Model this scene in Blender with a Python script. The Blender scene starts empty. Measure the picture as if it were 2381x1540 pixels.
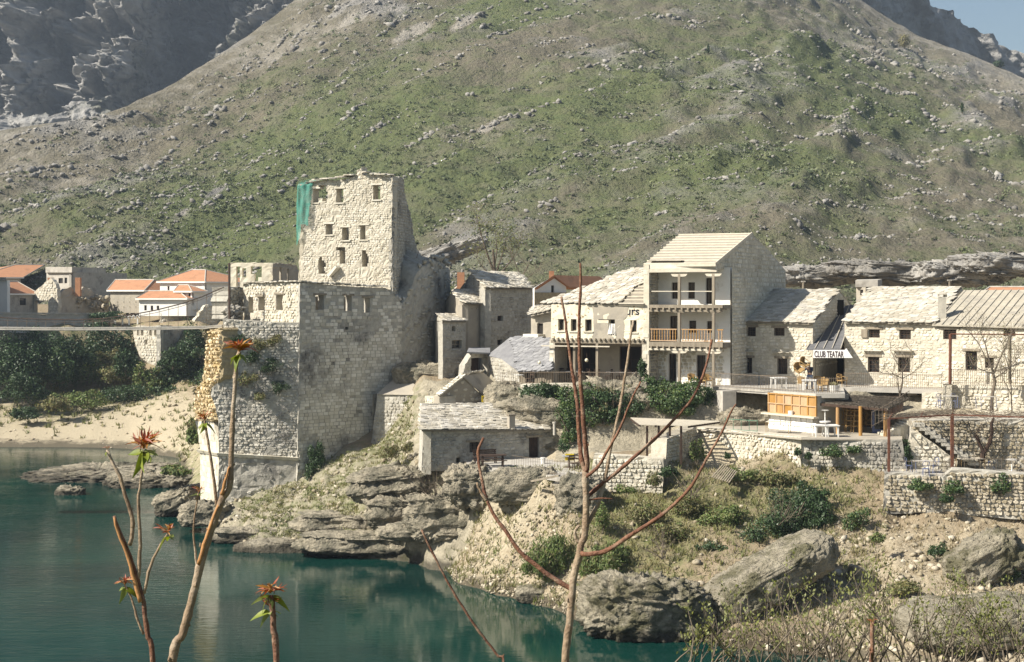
import bpy, math, random
import numpy as np
from mathutils import Vector, Matrix
R = math.radians
rng = random.Random(11)
np.random.seed(11)
SC = bpy.context.scene
COL = SC.collection

# ---------------------------------------------------------------- camera, sky, sun, exposure
# picture units: 2380 x 1540; focal 50 mm; the eye stands 17.5 m above the river
F, CX, CY, H = 3305.6, 1190.0, 697.3, 17.5
cam = bpy.data.cameras.new("camera"); cam.lens = 50.0; cam.sensor_width = 36.0
cam.shift_y = -72.7 / 2380; cam.clip_start = 0.1; cam.clip_end = 4000
camo = bpy.data.objects.new("camera", cam); COL.objects.link(camo)
camo.location = (0, 0, H); camo.rotation_euler = (R(90), 0, 0)
SC.camera = camo
SUN = Vector((0.70, 0.29, -0.655)).normalized()          # the way the light travels
world = bpy.data.worlds.new("World"); SC.world = world; world.use_nodes = True
wn = world.node_tree.nodes; wl = world.node_tree.links; wn.clear()
sky = wn.new("ShaderNodeTexSky"); sky.sky_type = 'NISHITA'; sky.sun_disc = False
sky.sun_elevation = math.asin(-SUN.z); sky.sun_rotation = math.atan2(-SUN.x, -SUN.y)
sky.air_density = 1.2; sky.dust_density = 1.5; sky.altitude = 100
bg = wn.new("ShaderNodeBackground"); bg.inputs[1].default_value = 0.054
wo = wn.new("ShaderNodeOutputWorld"); wl.new(sky.outputs[0], bg.inputs[0]); wl.new(bg.outputs[0], wo.inputs[0])
sl = bpy.data.lights.new("sun", 'SUN'); sl.energy = 5.0; sl.angle = R(0.53); sl.color = (1.0, 0.93, 0.81)
so = bpy.data.objects.new("sun", sl); COL.objects.link(so); so.location = (-60, -30, 90)
so.rotation_euler = SUN.to_track_quat('-Z', 'Y').to_euler()
SC.view_settings.view_transform = 'Standard'; SC.view_settings.look = 'None'
SC.view_settings.exposure = 0.9; SC.view_settings.gamma = 1.0

# ---------------------------------------------------------------- helpers
def P(u, v, d): return Vector(((u - CX) * d / F, d, H - (v - CY) * d / F))
def Pz(u, v, z):                                           # where the ray of a picture point meets a level
    d = (H - z) * F / (v - CY); return P(u, v, d)

def hash3(ix, iy, iz, seed):
    h = (ix.astype(np.int64) * 374761393 + iy.astype(np.int64) * 668265263 + iz.astype(np.int64) * 2147483647 + seed * 974711) & 0xFFFFFFFF
    h = ((h ^ (h >> 13)) * 1274126177) & 0xFFFFFFFF
    h = ((h ^ (h >> 16)) * 2246822519) & 0xFFFFFFFF
    return ((h ^ (h >> 15)) & 0xFFFFFF) / float(0xFFFFFF)
def vnoise(p, seed=0):
    p = np.asarray(p, float); i = np.floor(p); f = p - i; f = f * f * (3 - 2 * f); i = i.astype(np.int64)
    r = 0
    for dx in (0, 1):
        for dy in (0, 1):
            for dz in (0, 1):
                w = (f[..., 0] if dx else 1 - f[..., 0]) * (f[..., 1] if dy else 1 - f[..., 1]) * (f[..., 2] if dz else 1 - f[..., 2])
                r = r + w * hash3(i[..., 0] + dx, i[..., 1] + dy, i[..., 2] + dz, seed)
    return r * 2 - 1
def fbm(p, oct=4, seed=0, gain=0.5):
    p = np.asarray(p, float); a = 1.0; s = 0; t = 0
    for o in range(oct):
        s = s + a * vnoise(p * (2.03 ** o) + o * 17.3, seed + o); t += a; a *= gain
    return s / t

def link(o, parent=None):
    COL.objects.link(o)
    if parent is not None:
        o.parent = parent
        o.matrix_parent_inverse = parent_inv(parent)
    return o
def parent_inv(p):
    # everything is placed in world space; parts with an identity transform need no correction
    return Matrix.Translation(-p.location) if p.type == 'EMPTY' else Matrix.Identity(4)

def tag(o, label, cat, group=None, kind=None):
    if label: o["label"] = label
    if cat: o["category"] = cat
    if group: o["group"] = group
    if kind: o["kind"] = kind
    return o
def thing(name, label, cat, loc=(0, 0, 0), group=None):
    o = bpy.data.objects.new(name, None); o.empty_display_size = 0.3; o.location = loc
    COL.objects.link(o); tag(o, label, cat, group); return o

class MB:
    def __init__(s): s.v = []; s.f = []; s.m = []
    def add(s, vs, fs, mi=0):
        b = len(s.v); s.v.extend(tuple(p) for p in vs); s.f.extend(tuple(i + b for i in f) for f in fs); s.m.extend([mi] * len(fs)); return s
    def hexa(s, a, b, c, d, e, f, g, h, mi=0):             # a b c d one face, e f g h the opposite
        return s.add((a, b, c, d, e, f, g, h), ((0, 3, 2, 1), (4, 5, 6, 7), (0, 1, 5, 4), (1, 2, 6, 5), (2, 3, 7, 6), (3, 0, 4, 7)), mi)
    def obox(s, o, ax, ay, az, mi=0):
        o = Vector(o); ax = Vector(ax); ay = Vector(ay); az = Vector(az)
        return s.hexa(o, o + ax, o + ax + ay, o + ay, o + az, o + ax + az, o + ax + ay + az, o + ay + az, mi)
    def box(s, c, sz, rz=0, mi=0):
        ca, sa = math.cos(rz), math.sin(rz); ax = Vector((ca, sa, 0)) * sz[0]; ay = Vector((-sa, ca, 0)) * sz[1]; az = Vector((0, 0, sz[2]))
        return s.obox(Vector(c) - ax / 2 - ay / 2 - az / 2, ax, ay, az, mi)
    def beam(s, p, q, w, h=None, mi=0):
        p = Vector(p); q = Vector(q); h = h or w; d = q - p
        side = d.cross(Vector((0, 0, 1)))
        if side.length < 1e-5: side = Vector((1, 0, 0))
        side = side.normalized() * w; up = side.cross(d).normalized() * h
        return s.obox(p - side / 2 - up / 2, side, up, d, mi)
    def tube(s, pts, rad, n=6, mi=0, cap=True):
        pts = [Vector(p) for p in pts]; k = len(pts)
        if not hasattr(rad, '__len__'): rad = [rad] * k
        vs = []; ref = Vector((0.13, 0.97, 0.21)); 
        for i, p in enumerate(pts):
            t = (pts[min(i + 1, k - 1)] - pts[max(i - 1, 0)])
            if t.length < 1e-9: t = Vector((0, 0, 1))
            t.normalize(); a = t.cross(ref)
            if a.length < 0.05: a = t.cross(Vector((1, 0, 0)))
            a.normalize(); b = t.cross(a)
            for j in range(n):
                an = 2 * math.pi * j / n; vs.append(p + (a * math.cos(an) + b * math.sin(an)) * rad[i])
        fs = []
        for i in range(k - 1):
            for j in range(n):
                j2 = (j + 1) % n; fs.append((i * n + j, i * n + j2, (i + 1) * n + j2, (i + 1) * n + j))
        if cap: fs.append(tuple(range(n))[::-1]); fs.append(tuple(range((k - 1) * n, k * n)))
        return s.add(vs, fs, mi)
    def poly(s, pts, mi=0): return s.add(pts, (tuple(range(len(pts))),), mi)
    def prism(s, pts, ext, mi=0):                          # polygon extruded by a vector
        ext = Vector(ext); n = len(pts); a = [Vector(p) for p in pts]; b = [p + ext for p in a]
        fs = [tuple(range(n))[::-1], tuple(range(n, 2 * n))] + [(i, (i + 1) % n, n + (i + 1) % n, n + i) for i in range(n)]
        return s.add(a + b, fs, mi)
    def build(s, name, mat, parent=None, smooth=False, kind=None, label=None):
        me = bpy.data.meshes.new(name); me.from_pydata(s.v, [], s.f)
        for m in (mat if isinstance(mat, (list, tuple)) else [mat]): me.materials.append(m)
        if any(s.m): me.polygons.foreach_set("material_index", s.m)
        if smooth: me.polygons.foreach_set("use_smooth", [True] * len(me.polygons))
        me.update(); o = bpy.data.objects.new(name, me); link(o, parent)
        if kind: o["kind"] = kind
        if label: o["label"] = label
        return o

def arr_mesh(name, V, faces_idx, k, mat, parent=None, smooth=False, kind=None, mi=None):
    """numpy mesh: V (n,3), faces_idx flat array of k-gons"""
    V = np.ascontiguousarray(V, np.float32); fi = np.ascontiguousarray(faces_idx, np.int32).ravel(); nf = len(fi) // k
    me = bpy.data.meshes.new(name); me.vertices.add(len(V)); me.vertices.foreach_set("co", V.ravel())
    me.loops.add(len(fi)); me.loops.foreach_set("vertex_index", fi)
    me.polygons.add(nf); me.polygons.foreach_set("loop_start", np.arange(0, nf * k, k, dtype=np.int32))
    me.polygons.foreach_set("loop_total", np.full(nf, k, np.int32))
    for m in (mat if isinstance(mat, (list, tuple)) else [mat]): me.materials.append(m)
    if mi is not None: me.polygons.foreach_set("material_index", np.asarray(mi, np.int32))
    if smooth: me.polygons.foreach_set("use_smooth", np.ones(nf, bool))
    me.update(calc_edges=True); me.validate(); o = bpy.data.objects.new(name, me); link(o, parent)
    if kind: o["kind"] = kind
    return o

# ---------------------------------------------------------------- materials
MATS = {}
def wet_band(N, L, g, col):
    # algae and water stain: stone just above the river level is dark with a ragged upper edge
    sx = N.new("ShaderNodeSeparateXYZ"); L.new(g.outputs["Position"], sx.inputs[0]); n = N.new("ShaderNodeTexNoise"); n.inputs["Scale"].default_value = 1.3; n.inputs["Detail"].default_value = 4; L.new(g.outputs["Position"], n.inputs[0])
    a = N.new("ShaderNodeMath"); a.operation = 'SUBTRACT'; L.new(sx.outputs[2], a.inputs[0]); L.new(n.outputs[0], a.inputs[1])
    r = N.new("ShaderNodeMapRange"); r.inputs[1].default_value = -.15; r.inputs[2].default_value = .25; r.inputs[3].default_value = .30; r.inputs[4].default_value = 1.0; L.new(a.outputs[0], r.inputs[0])
    h = N.new("ShaderNodeHueSaturation"); L.new(r.outputs[0], h.inputs["Value"]); L.new(col, h.inputs["Color"]); return h.outputs[0]
def mat(name, c1, c2=None, scale=3.0, rough=0.9, bump=0.3, bscale=None, island=0.0, c3=None, s3=0.4, t3=0.55, spec=0.2, wave=None, trans=0.0, dist=0.05, stretch=None, wet=False):
    m = bpy.data.materials.new(name); m.use_nodes = True; nt = m.node_tree; N = nt.nodes; L = nt.links
    b = N["Principled BSDF"]; b.inputs["Roughness"].default_value = rough
    b.inputs["Specular IOR Level"].default_value = spec
    g = N.new("ShaderNodeNewGeometry"); pos = g.outputs["Position"]
    if stretch:
        mp = N.new("ShaderNodeMapping"); mp.inputs["Scale"].default_value = stretch; L.new(pos, mp.inputs[0]); pos = mp.outputs[0]
    def noise(sc, det=4, ro=0.6):
        n = N.new("ShaderNodeTexNoise"); n.inputs["Scale"].default_value = sc; n.inputs["Detail"].default_value = det; n.inputs["Roughness"].default_value = ro
        L.new(pos, n.inputs["Vector"]); return n.outputs[0]
    def ramp(f, lo, hi):
        r = N.new("ShaderNodeMapRange"); r.inputs[1].default_value = lo; r.inputs[2].default_value = hi; L.new(f, r.inputs[0]); return r.outputs[0]
    def mix(f, a, bb):
        x = N.new("ShaderNodeMix"); x.data_type = 'RGBA'; L.new(f, x.inputs[0])
        for s, k in ((a, 6), (bb, 7)):
            if isinstance(s, tuple): x.inputs[k].default_value = (*s, 1)
            else: L.new(s, x.inputs[k])
        return x.outputs[2]
    c2 = c2 or tuple(k * 0.72 for k in c1)
    col = mix(ramp(noise(scale), 0.35, 0.65), c1, c2)
    if c3: col = mix(ramp(noise(s3, 6, 0.65), t3 - 0.06, t3 + 0.08), col, c3)
    if wave:
        w = N.new("ShaderNodeTexWave"); w.inputs["Scale"].default_value = wave[0]; w.bands_direction = wave[1]; w.inputs["Distortion"].default_value = wave[2]
        L.new(pos, w.inputs["Vector"]); col = mix(ramp(w.outputs[1], 0.0, wave[4] if len(wave) > 4 else 1.0), wave[3], col)
    if island > 0:
        oi = N.new("ShaderNodeObjectInfo"); ad = N.new("ShaderNodeMath"); ad.operation = 'ADD'
        L.new(oi.outputs["Random"], ad.inputs[0]); L.new(g.outputs["Random Per Island"], ad.inputs[1])
        fr = N.new("ShaderNodeMath"); fr.operation = 'FRACT'; L.new(ad.outputs[0], fr.inputs[0])
        mr = N.new("ShaderNodeMapRange"); mr.inputs[3].default_value = 1 - island; mr.inputs[4].default_value = 1 + island * 0.7; L.new(fr.outputs[0], mr.inputs[0])
        hs = N.new("ShaderNodeHueSaturation"); L.new(mr.outputs[0], hs.inputs["Value"]); L.new(col, hs.inputs["Color"])
        mr2 = N.new("ShaderNodeMapRange"); mr2.inputs[3].default_value = 1.2; mr2.inputs[4].default_value = 0.75; L.new(fr.outputs[0], mr2.inputs[0]); L.new(mr2.outputs[0], hs.inputs["Saturation"])
        col = hs.outputs[0]
    if wet: col = wet_band(N, L, g, col)
    L.new(col, b.inputs["Base Color"])
    if bump > 0:
        bm = N.new("ShaderNodeBump"); bm.inputs["Strength"].default_value = bump; bm.inputs["Distance"].default_value = dist
        L.new(noise(bscale or scale * 3, 5, 0.65), bm.inputs["Height"]); L.new(bm.outputs[0], b.inputs["Normal"])
    if trans > 0:
        tr = N.new("ShaderNodeBsdfTranslucent"); L.new(col, tr.inputs[0]); ms = N.new("ShaderNodeMixShader"); ms.inputs[0].default_value = trans
        L.new(b.outputs[0], ms.inputs[1]); L.new(tr.outputs[0], ms.inputs[2]); L.new(ms.outputs[0], N["Material Output"].inputs[0])
    MATS[name] = m; return m

M = {}
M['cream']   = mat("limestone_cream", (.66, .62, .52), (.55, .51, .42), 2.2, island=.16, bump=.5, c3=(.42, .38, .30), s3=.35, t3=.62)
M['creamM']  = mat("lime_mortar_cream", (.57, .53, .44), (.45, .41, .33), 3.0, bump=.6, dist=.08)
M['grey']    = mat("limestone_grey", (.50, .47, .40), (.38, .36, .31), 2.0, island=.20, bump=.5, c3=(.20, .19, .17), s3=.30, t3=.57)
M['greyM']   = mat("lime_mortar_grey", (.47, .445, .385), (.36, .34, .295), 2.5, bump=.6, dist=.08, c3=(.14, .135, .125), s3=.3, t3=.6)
M['ashlar']  = mat("weathered_ashlar", (.70, .66, .57), (.58, .545, .47), 1.2, island=.20, bump=.4, c3=(.20, .19, .175), s3=.25, t3=.54)
M['rubble']  = mat("broken_core_rubble", (.66, .53, .32), (.52, .41, .24), 3.0, island=.25, bump=.6)
M['rubbleM'] = mat("broken_core_mortar", (.52, .42, .25), (.36, .29, .18), 4.0, bump=.9, dist=.12)
M['render']  = mat("grey_lime_render", (.40, .36, .29), (.33, .30, .25), .9, bump=.3, c3=(.24, .22, .19), s3=.5, t3=.62)
M['white']   = mat("white_limewash", (.82, .81, .77), (.76, .74, .69), 1.0, bump=.15, c3=(.50, .46, .38), s3=.6, t3=.66)
M['whiteC']  = mat("war_scarred_white_plaster", (.74, .69, .56), (.64, .58, .45), 1.2, bump=.4, c3=(.30, .25, .18), s3=2.6, t3=.72)
M['villa']   = mat("clean_white_wall_paint", (.80, .79, .75), (.76, .75, .71), .7, bump=.1)
M['conc']    = mat("pale_concrete", (.47, .44, .39), (.38, .36, .32), 1.5, bump=.3, c3=(.28, .26, .23), s3=.8, t3=.6)
M['slab']    = mat("limestone_roof_slab", (.54, .50, .42), (.44, .41, .345), 1.6, island=.25, bump=.5, c3=(.34, .32, .285), s3=.5, t3=.6)
M['slabG']   = mat("grey_roof_slab", (.30, .30, .305), (.23, .23, .24), 1.6, island=.25, bump=.5)
M['deckM']   = mat("roof_underlay", (.30, .27, .22), None, 3.0, bump=.3)
M['felt']    = mat("grey_brown_roof_boards", (.40, .37, .31), (.34, .31, .26), 2.0, bump=.2)
M['batten']  = mat("pale_roof_batten", (.60, .55, .45), (.50, .455, .37), 3.0, bump=.2)
M['tile']    = mat("terracotta_roof_tile", (.50, .26, .145), (.41, .21, .12), 1.6, bump=.3, wave=(2.2, 'Z', .6, (.33, .16, .09), .35), c3=(.30, .17, .10), s3=.5, t3=.62)
M['oldwood'] = mat("weathered_grey_timber", (.30, .26, .20), (.20, .17, .13), 4.0, bump=.4, stretch=(1, 1, .2))
M['darkwood']= mat("dark_brown_timber", (.075, .05, .036), (.045, .03, .024), 4.0, bump=.3)
M['newwood'] = mat("varnished_pine", (.46, .285, .13), (.38, .225, .10), 3.0, bump=.15, rough=.55, island=.18, stretch=(1, 1, .25))
M['wicker']  = mat("wicker_cane", (.42, .28, .12), (.30, .19, .08), 18.0, bump=.8, bscale=40, rough=.7)
M['plastic'] = mat("white_garden_plastic", (.76, .75, .72), (.70, .69, .66), 2.0, rough=.45, bump=.05, spec=.4)
M['iron']    = mat("dark_wrought_iron", (.055, .047, .042), (.10, .06, .04), 6.0, rough=.6, bump=.2)
M['ironL']   = mat("weathered_grey_brown_railing_paint", (.21, .17, .13), (.15, .12, .09), 6.0, rough=.7, bump=.2)
M['rust']    = mat("rusty_red_steel", (.17, .075, .045), (.11, .05, .035), 5.0, rough=.75, bump=.3)
M['bluesteel'] = mat("blue_grey_painted_metal", (.10, .13, .26), (.16, .18, .28), 3.0, rough=.5, bump=.05)
M['greensteel'] = mat("green_painted_steel", (.10, .22, .15), None, 3.0, rough=.5, bump=.05)
M['glass']   = mat("dark_window_glass", (.020, .022, .024), (.03, .032, .034), 1.0, rough=.12, bump=.0, spec=.5)
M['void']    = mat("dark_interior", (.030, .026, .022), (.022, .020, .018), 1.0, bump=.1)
M['yellow']  = mat("yellow_sign_paint", (.72, .55, .04), (.66, .50, .04), 2.0, rough=.5, bump=.0)
M['signw']   = mat("white_sign_paint", (.72, .71, .70), (.64, .63, .62), 3.0, rough=.5, bump=.1)
M['ink']     = mat("dark_maroon_lettering", (.045, .020, .022), None, 3.0, rough=.6, bump=.0)
M['inkB']    = mat("black_lettering", (.025, .025, .03), None, 3.0, rough=.6, bump=.0)
M['cloth']   = mat("white_cloth", (.76, .74, .70), None, 3.0, bump=.2)
M['tar']     = mat("dark_roofing_felt", (.15, .15, .155), (.11, .11, .115), 3.0, bump=.3)
M['thatch']  = mat("dry_reed_thatch", (.17, .14, .105), (.10, .085, .065), 5.0, bump=.9, dist=.1, island=.2)
M['rock']    = mat("river_conglomerate_rock", (.46, .41, .31), (.30, .27, .21), 1.2, bump=1.0, bscale=3.5, dist=.5, c3=(.17, .16, .12), s3=.7, t3=.53, wet=True)
M['boulder'] = mat("pitted_grey_boulder", (.42, .38, .29), (.28, .25, .19), 2.2, bump=1.0, bscale=4.0, dist=.5, c3=(.15, .14, .085), s3=.7, t3=.52, wet=True)
M['stonechip'] = mat("pale_rubble_stone", (.44, .385, .285), (.33, .285, .205), 1.5, island=.4, bump=.4)
M['hillrock'] = mat("grey_limestone_outcrop", (.31, .295, .265), (.22, .21, .195), .35, island=.35, bump=.8, bscale=1.2, dist=.5)
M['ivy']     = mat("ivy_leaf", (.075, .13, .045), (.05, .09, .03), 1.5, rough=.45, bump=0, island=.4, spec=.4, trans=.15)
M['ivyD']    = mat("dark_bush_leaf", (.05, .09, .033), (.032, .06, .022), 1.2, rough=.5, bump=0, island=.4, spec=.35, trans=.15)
M['leafG']   = mat("spring_green_leaf", (.17, .22, .07), (.12, .17, .05), 1.2, rough=.6, bump=0, island=.35, trans=.25)
M['leafY']   = mat("dry_olive_leaf", (.24, .22, .10), (.17, .155, .07), 1.2, rough=.7, bump=0, island=.35, trans=.2)
M['grass']   = mat("bank_grass_blade", (.19, .22, .075), (.27, .24, .11), .5, rough=.7, bump=0, island=.35, trans=.25)
M['drygrass']= mat("dry_grass_blade", (.34, .285, .17), (.25, .21, .125), .5, rough=.8, bump=0, island=.35, trans=.2)
M['hillbush']= mat("hillside_shrub_leaf", (.135, .16, .082), (.105, .13, .07), .05, rough=.8, bump=0, island=.40, c3=(.21, .23, .115), s3=.06, t3=.56, trans=.1)
M['twig']    = mat("grey_brown_twig", (.17, .14, .105), (.11, .09, .07), 3.0, bump=.2)
M['bark']    = mat("grey_tan_sapling_bark", (.33, .25, .17), (.22, .155, .105), 25.0, bump=.9, bscale=70, dist=.012, c3=(.40, .33, .25), s3=9, t3=.55)
M['barkR']   = mat("reddish_sapling_bark", (.21, .105, .065), (.14, .07, .05), 30.0, bump=.9, bscale=70, dist=.012, c3=(.30, .21, .15), s3=14, t3=.58)
M['barkO']   = mat("torn_orange_sapwood", (.45, .24, .10), (.33, .17, .075), 25.0, bump=.5, bscale=90, dist=.004)
M['leafR']   = mat("red_young_leaflet", (.40, .11, .045), (.30, .07, .035), 30.0, rough=.5, bump=.2, bscale=80, dist=.002, island=.35, spec=.4, trans=.35)
M['leafO']   = mat("bronze_young_leaflet", (.50, .27, .07), (.42, .19, .05), 30.0, rough=.5, bump=.2, bscale=80, dist=.002, island=.3, spec=.4, trans=.35)
M['leafL']   = mat("lime_green_young_leaf", (.26, .30, .045), (.17, .23, .035), 30.0, rough=.5, bump=.2, bscale=80, dist=.002, island=.3, spec=.4, trans=.35)
M['bud']     = mat("yellow_green_bud_leaf", (.25, .26, .09), (.17, .19, .065), 10.0, rough=.6, bump=0, island=.3, trans=.3)
M['skin']    = mat("skin", (.42, .26, .18), None, 8, bump=0, rough=.6)
M['jacket']  = mat("dark_blue_jacket", (.04, .045, .065), (.06, .065, .09), 8, bump=.2)
M['jeans']   = mat("light_blue_jeans", (.26, .33, .46), (.20, .26, .38), 8, bump=.2)
M['hair']    = mat("dark_brown_hair", (.03, .022, .018), None, 8, bump=.2)
M['lampglass'] = mat("frosted_lamp_glass", (.80, .74, .55), None, 4, rough=.3, bump=0)

def net_mat():
    m = bpy.data.materials.new("green_debris_netting"); m.use_nodes = True; N = m.node_tree.nodes; L = m.node_tree.links
    b = N["Principled BSDF"]; b.inputs["Base Color"].default_value = (.05, .24, .19, 1); b.inputs["Roughness"].default_value = .7
    g = N.new("ShaderNodeNewGeometry"); n = N.new("ShaderNodeTexNoise"); n.inputs["Scale"].default_value = 2.0; n.inputs["Detail"].default_value = 5
    L.new(g.outputs["Position"], n.inputs["Vector"])
    mr = N.new("ShaderNodeMapRange"); mr.inputs[1].default_value = .3; mr.inputs[2].default_value = .7; mr.inputs[3].default_value = .15; mr.inputs[4].default_value = .48; L.new(n.outputs[0], mr.inputs[0])
    t = N.new("ShaderNodeBsdfTransparent"); x = N.new("ShaderNodeMixShader"); L.new(mr.outputs[0], x.inputs[0]); L.new(b.outputs[0], x.inputs[1]); L.new(t.outputs[0], x.inputs[2])
    L.new(x.outputs[0], N["Material Output"].inputs[0]); return m
M['net'] = net_mat()

def water_mat():
    m = bpy.data.materials.new("green_river_water"); m.use_nodes = True; N = m.node_tree.nodes; L = m.node_tree.links
    b = N["Principled BSDF"]; b.inputs["Roughness"].default_value = .045; b.inputs["IOR"].default_value = 1.333; b.inputs["Specular IOR Level"].default_value = .38
    g = N.new("ShaderNodeNewGeometry"); mp = N.new("ShaderNodeMapping"); mp.inputs["Scale"].default_value = (.5, 1.6, 1); L.new(g.outputs["Position"], mp.inputs[0])
    n0 = N.new("ShaderNodeTexNoise"); n0.inputs["Scale"].default_value = .09; n0.inputs["Detail"].default_value = 3; L.new(g.outputs["Position"], n0.inputs[0])
    r0 = N.new("ShaderNodeMix"); r0.data_type = 'RGBA'; r0.inputs[6].default_value = (.0025, .021, .018, 1); r0.inputs[7].default_value = (.0045, .038, .029, 1)
    mr = N.new("ShaderNodeMapRange"); mr.inputs[1].default_value = .35; mr.inputs[2].default_value = .65; L.new(n0.outputs[0], mr.inputs[0]); L.new(mr.outputs[0], r0.inputs[0]); L.new(r0.outputs[2], b.inputs["Base Color"])
    n1 = N.new("ShaderNodeTexNoise"); n1.inputs["Scale"].default_value = 1.5; n1.inputs["Detail"].default_value = 4; n1.inputs["Roughness"].default_value = .55; n1.inputs["Distortion"].default_value = .6; L.new(mp.outputs[0], n1.inputs[0])
    n2 = N.new("ShaderNodeTexNoise"); n2.inputs["Scale"].default_value = .22; n2.inputs["Detail"].default_value = 2; L.new(mp.outputs[0], n2.inputs[0])
    # calm near the right bank, rippled up-river to the left
    sx = N.new("ShaderNodeSeparateXYZ"); L.new(g.outputs["Position"], sx.inputs[0])
    cr = N.new("ShaderNodeMapRange"); cr.inputs[1].default_value = 0; cr.inputs[2].default_value = -28; cr.inputs[3].default_value = .10; cr.inputs[4].default_value = .34; L.new(sx.outputs[0], cr.inputs[0])
    mu = N.new("ShaderNodeMath"); mu.operation = 'MULTIPLY'; L.new(n2.outputs[0], mu.inputs[0]); L.new(cr.outputs[0], mu.inputs[1])
    bm = N.new("ShaderNodeBump"); bm.inputs["Distance"].default_value = .10; L.new(mu.outputs[0], bm.inputs["Strength"]); L.new(n1.outputs[0], bm.inputs["Height"]); L.new(bm.outputs[0], b.inputs["Normal"])
    return m
M['water'] = water_mat()

def ground_mat(name, cols, sc, bump, bs, dist):
    """three natural covers blended by the mesh attribute 'cover' (r grass, g rock, b pale gravel) and broken up by noise"""
    m = bpy.data.materials.new(name); m.use_nodes = True; N = m.node_tree.nodes; L = m.node_tree.links
    b = N["Principled BSDF"]; b.inputs["Roughness"].default_value = .95; b.inputs["Specular IOR Level"].default_value = .1
    g = N.new("ShaderNodeNewGeometry"); at = N.new("ShaderNodeAttribute"); at.attribute_name = "cover"
    sp = N.new("ShaderNodeSeparateColor"); L.new(at.outputs["Color"], sp.inputs[0])
    def noise(s, det=6):
        n = N.new("ShaderNodeTexNoise"); n.inputs["Scale"].default_value = s; n.inputs["Detail"].default_value = det; n.inputs["Roughness"].default_value = .65; L.new(g.outputs["Position"], n.inputs[0]); return n.outputs[0]
    def mixc(f, a, c):
        x = N.new("ShaderNodeMix"); x.data_type = 'RGBA'; L.new(f, x.inputs[0])
        for s, k in ((a, 6), (c, 7)):
            if isinstance(s, tuple): x.inputs[k].default_value = (*s, 1)
            else: L.new(s, x.inputs[k])
        return x.outputs[2]
    def rng_(f, lo, hi):
        r = N.new("ShaderNodeMapRange"); r.inputs[1].default_value = lo; r.inputs[2].default_value = hi; L.new(f, r.inputs[0]); return r.outputs[0]
    def cover(ch, ns, wid=.18):
        a = N.new("ShaderNodeMath"); a.operation = 'ADD'; L.new(sp.outputs[ch], a.inputs[0]); L.new(ns, a.inputs[1]); return rng_(a.outputs[0], 1.0 - wid, 1.0 + wid)
    base = mixc(rng_(noise(sc), .35, .65), cols[0], cols[1])
    base = mixc(cover(2, noise(sc * 1.7)), base, mixc(rng_(noise(sc * 6), .3, .7), cols[6], cols[7]))
    base = mixc(cover(1, noise(sc * .8)), base, mixc(rng_(noise(sc * 2), .35, .65), cols[4], cols[5]))
    base = mixc(cover(0, noise(sc * 1.3)), base, mixc(rng_(noise(sc * 4), .35, .65), cols[2], cols[3]))
    if 'river' in name: base = wet_band(N, L, g, base)
    L.new(base, b.inputs["Base Color"])
    bm = N.new("ShaderNodeBump"); bm.inputs["Strength"].default_value = bump; bm.inputs["Distance"].default_value = dist
    L.new(noise(bs, 6), bm.inputs["Height"]); L.new(bm.outputs[0], b.inputs["Normal"]); return m
M['ground'] = ground_mat("river_bank_ground", [(.31, .25, .17), (.23, .185, .125), (.10, .13, .045), (.17, .17, .07), (.40, .36, .275), (.25, .225, .17), (.46, .40, .29), (.37, .32, .23)], .9, .9, 5.0, .2)
M['hill'] = ground_mat("scrubby_hillside", [(.19, .17, .125), (.14, .13, .095), (.105, .13, .060), (.14, .155, .073), (.30, .285, .26), (.21, .205, .19), (.36, .335, .29), (.28, .26, .22)], .12, 1.0, .9, 1.6)
M['cliff'] = ground_mat("far_limestone_cliff", [(.34, .33, .31), (.24, .235, .225), (.10, .11, .07), (.13, .135, .085), (.38, .37, .35), (.25, .245, .235), (.40, .38, .345), (.32, .31, .28)], .045, 1.0, .25, 3.0)
def set_cover(o, rgb):
    a = o.data.color_attributes.new("cover", 'FLOAT_COLOR', 'POINT')
    c = np.ones((len(rgb), 4), np.float32); c[:, :3] = rgb; a.data.foreach_set("color", c.ravel())

# ---------------------------------------------------------------- walls, stones, roofs
class W:
    """an upright plane through two plan points; s runs to the right, n points outward to the viewer's side"""
    def __init__(s, a, b):
        s.o = Vector((a[0], a[1])); dv = Vector((b[0], b[1])) - s.o; s.L = dv.length; s.t = dv / s.L; s.n = Vector((s.t.y, -s.t.x))
    def px(u0, d0, u1, d1): return W(P(u0, 0, d0), P(u1, 0, d1))
    def st(s, u, v):
        k = (u - CX) / F; tt = (s.o.x * s.t.y - s.o.y * s.t.x) / (k * s.t.y - s.t.x); p = Vector((k * tt, tt)) - s.o
        return (p.dot(s.t), H - (v - CY) * tt / F)
    def xyz(s, a, z, out=0.0): p = s.o + s.t * a + s.n * out; return Vector((p.x, p.y, z))
    def at(s, u, v, out=0.0): return s.xyz(*s.st(u, v), out)
    def back(s, dist): n = W(s.o, s.o + s.t); n.o = s.o - s.n * dist; n.L = s.L; return n
    def rect(s, u0, v0, u1, v1):
        um, vm = (u0 + u1) / 2, (v0 + v1) / 2
        return (s.st(u0, vm)[0], s.st(um, v1)[1], s.st(u1, vm)[0], s.st(um, v0)[1])

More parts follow.
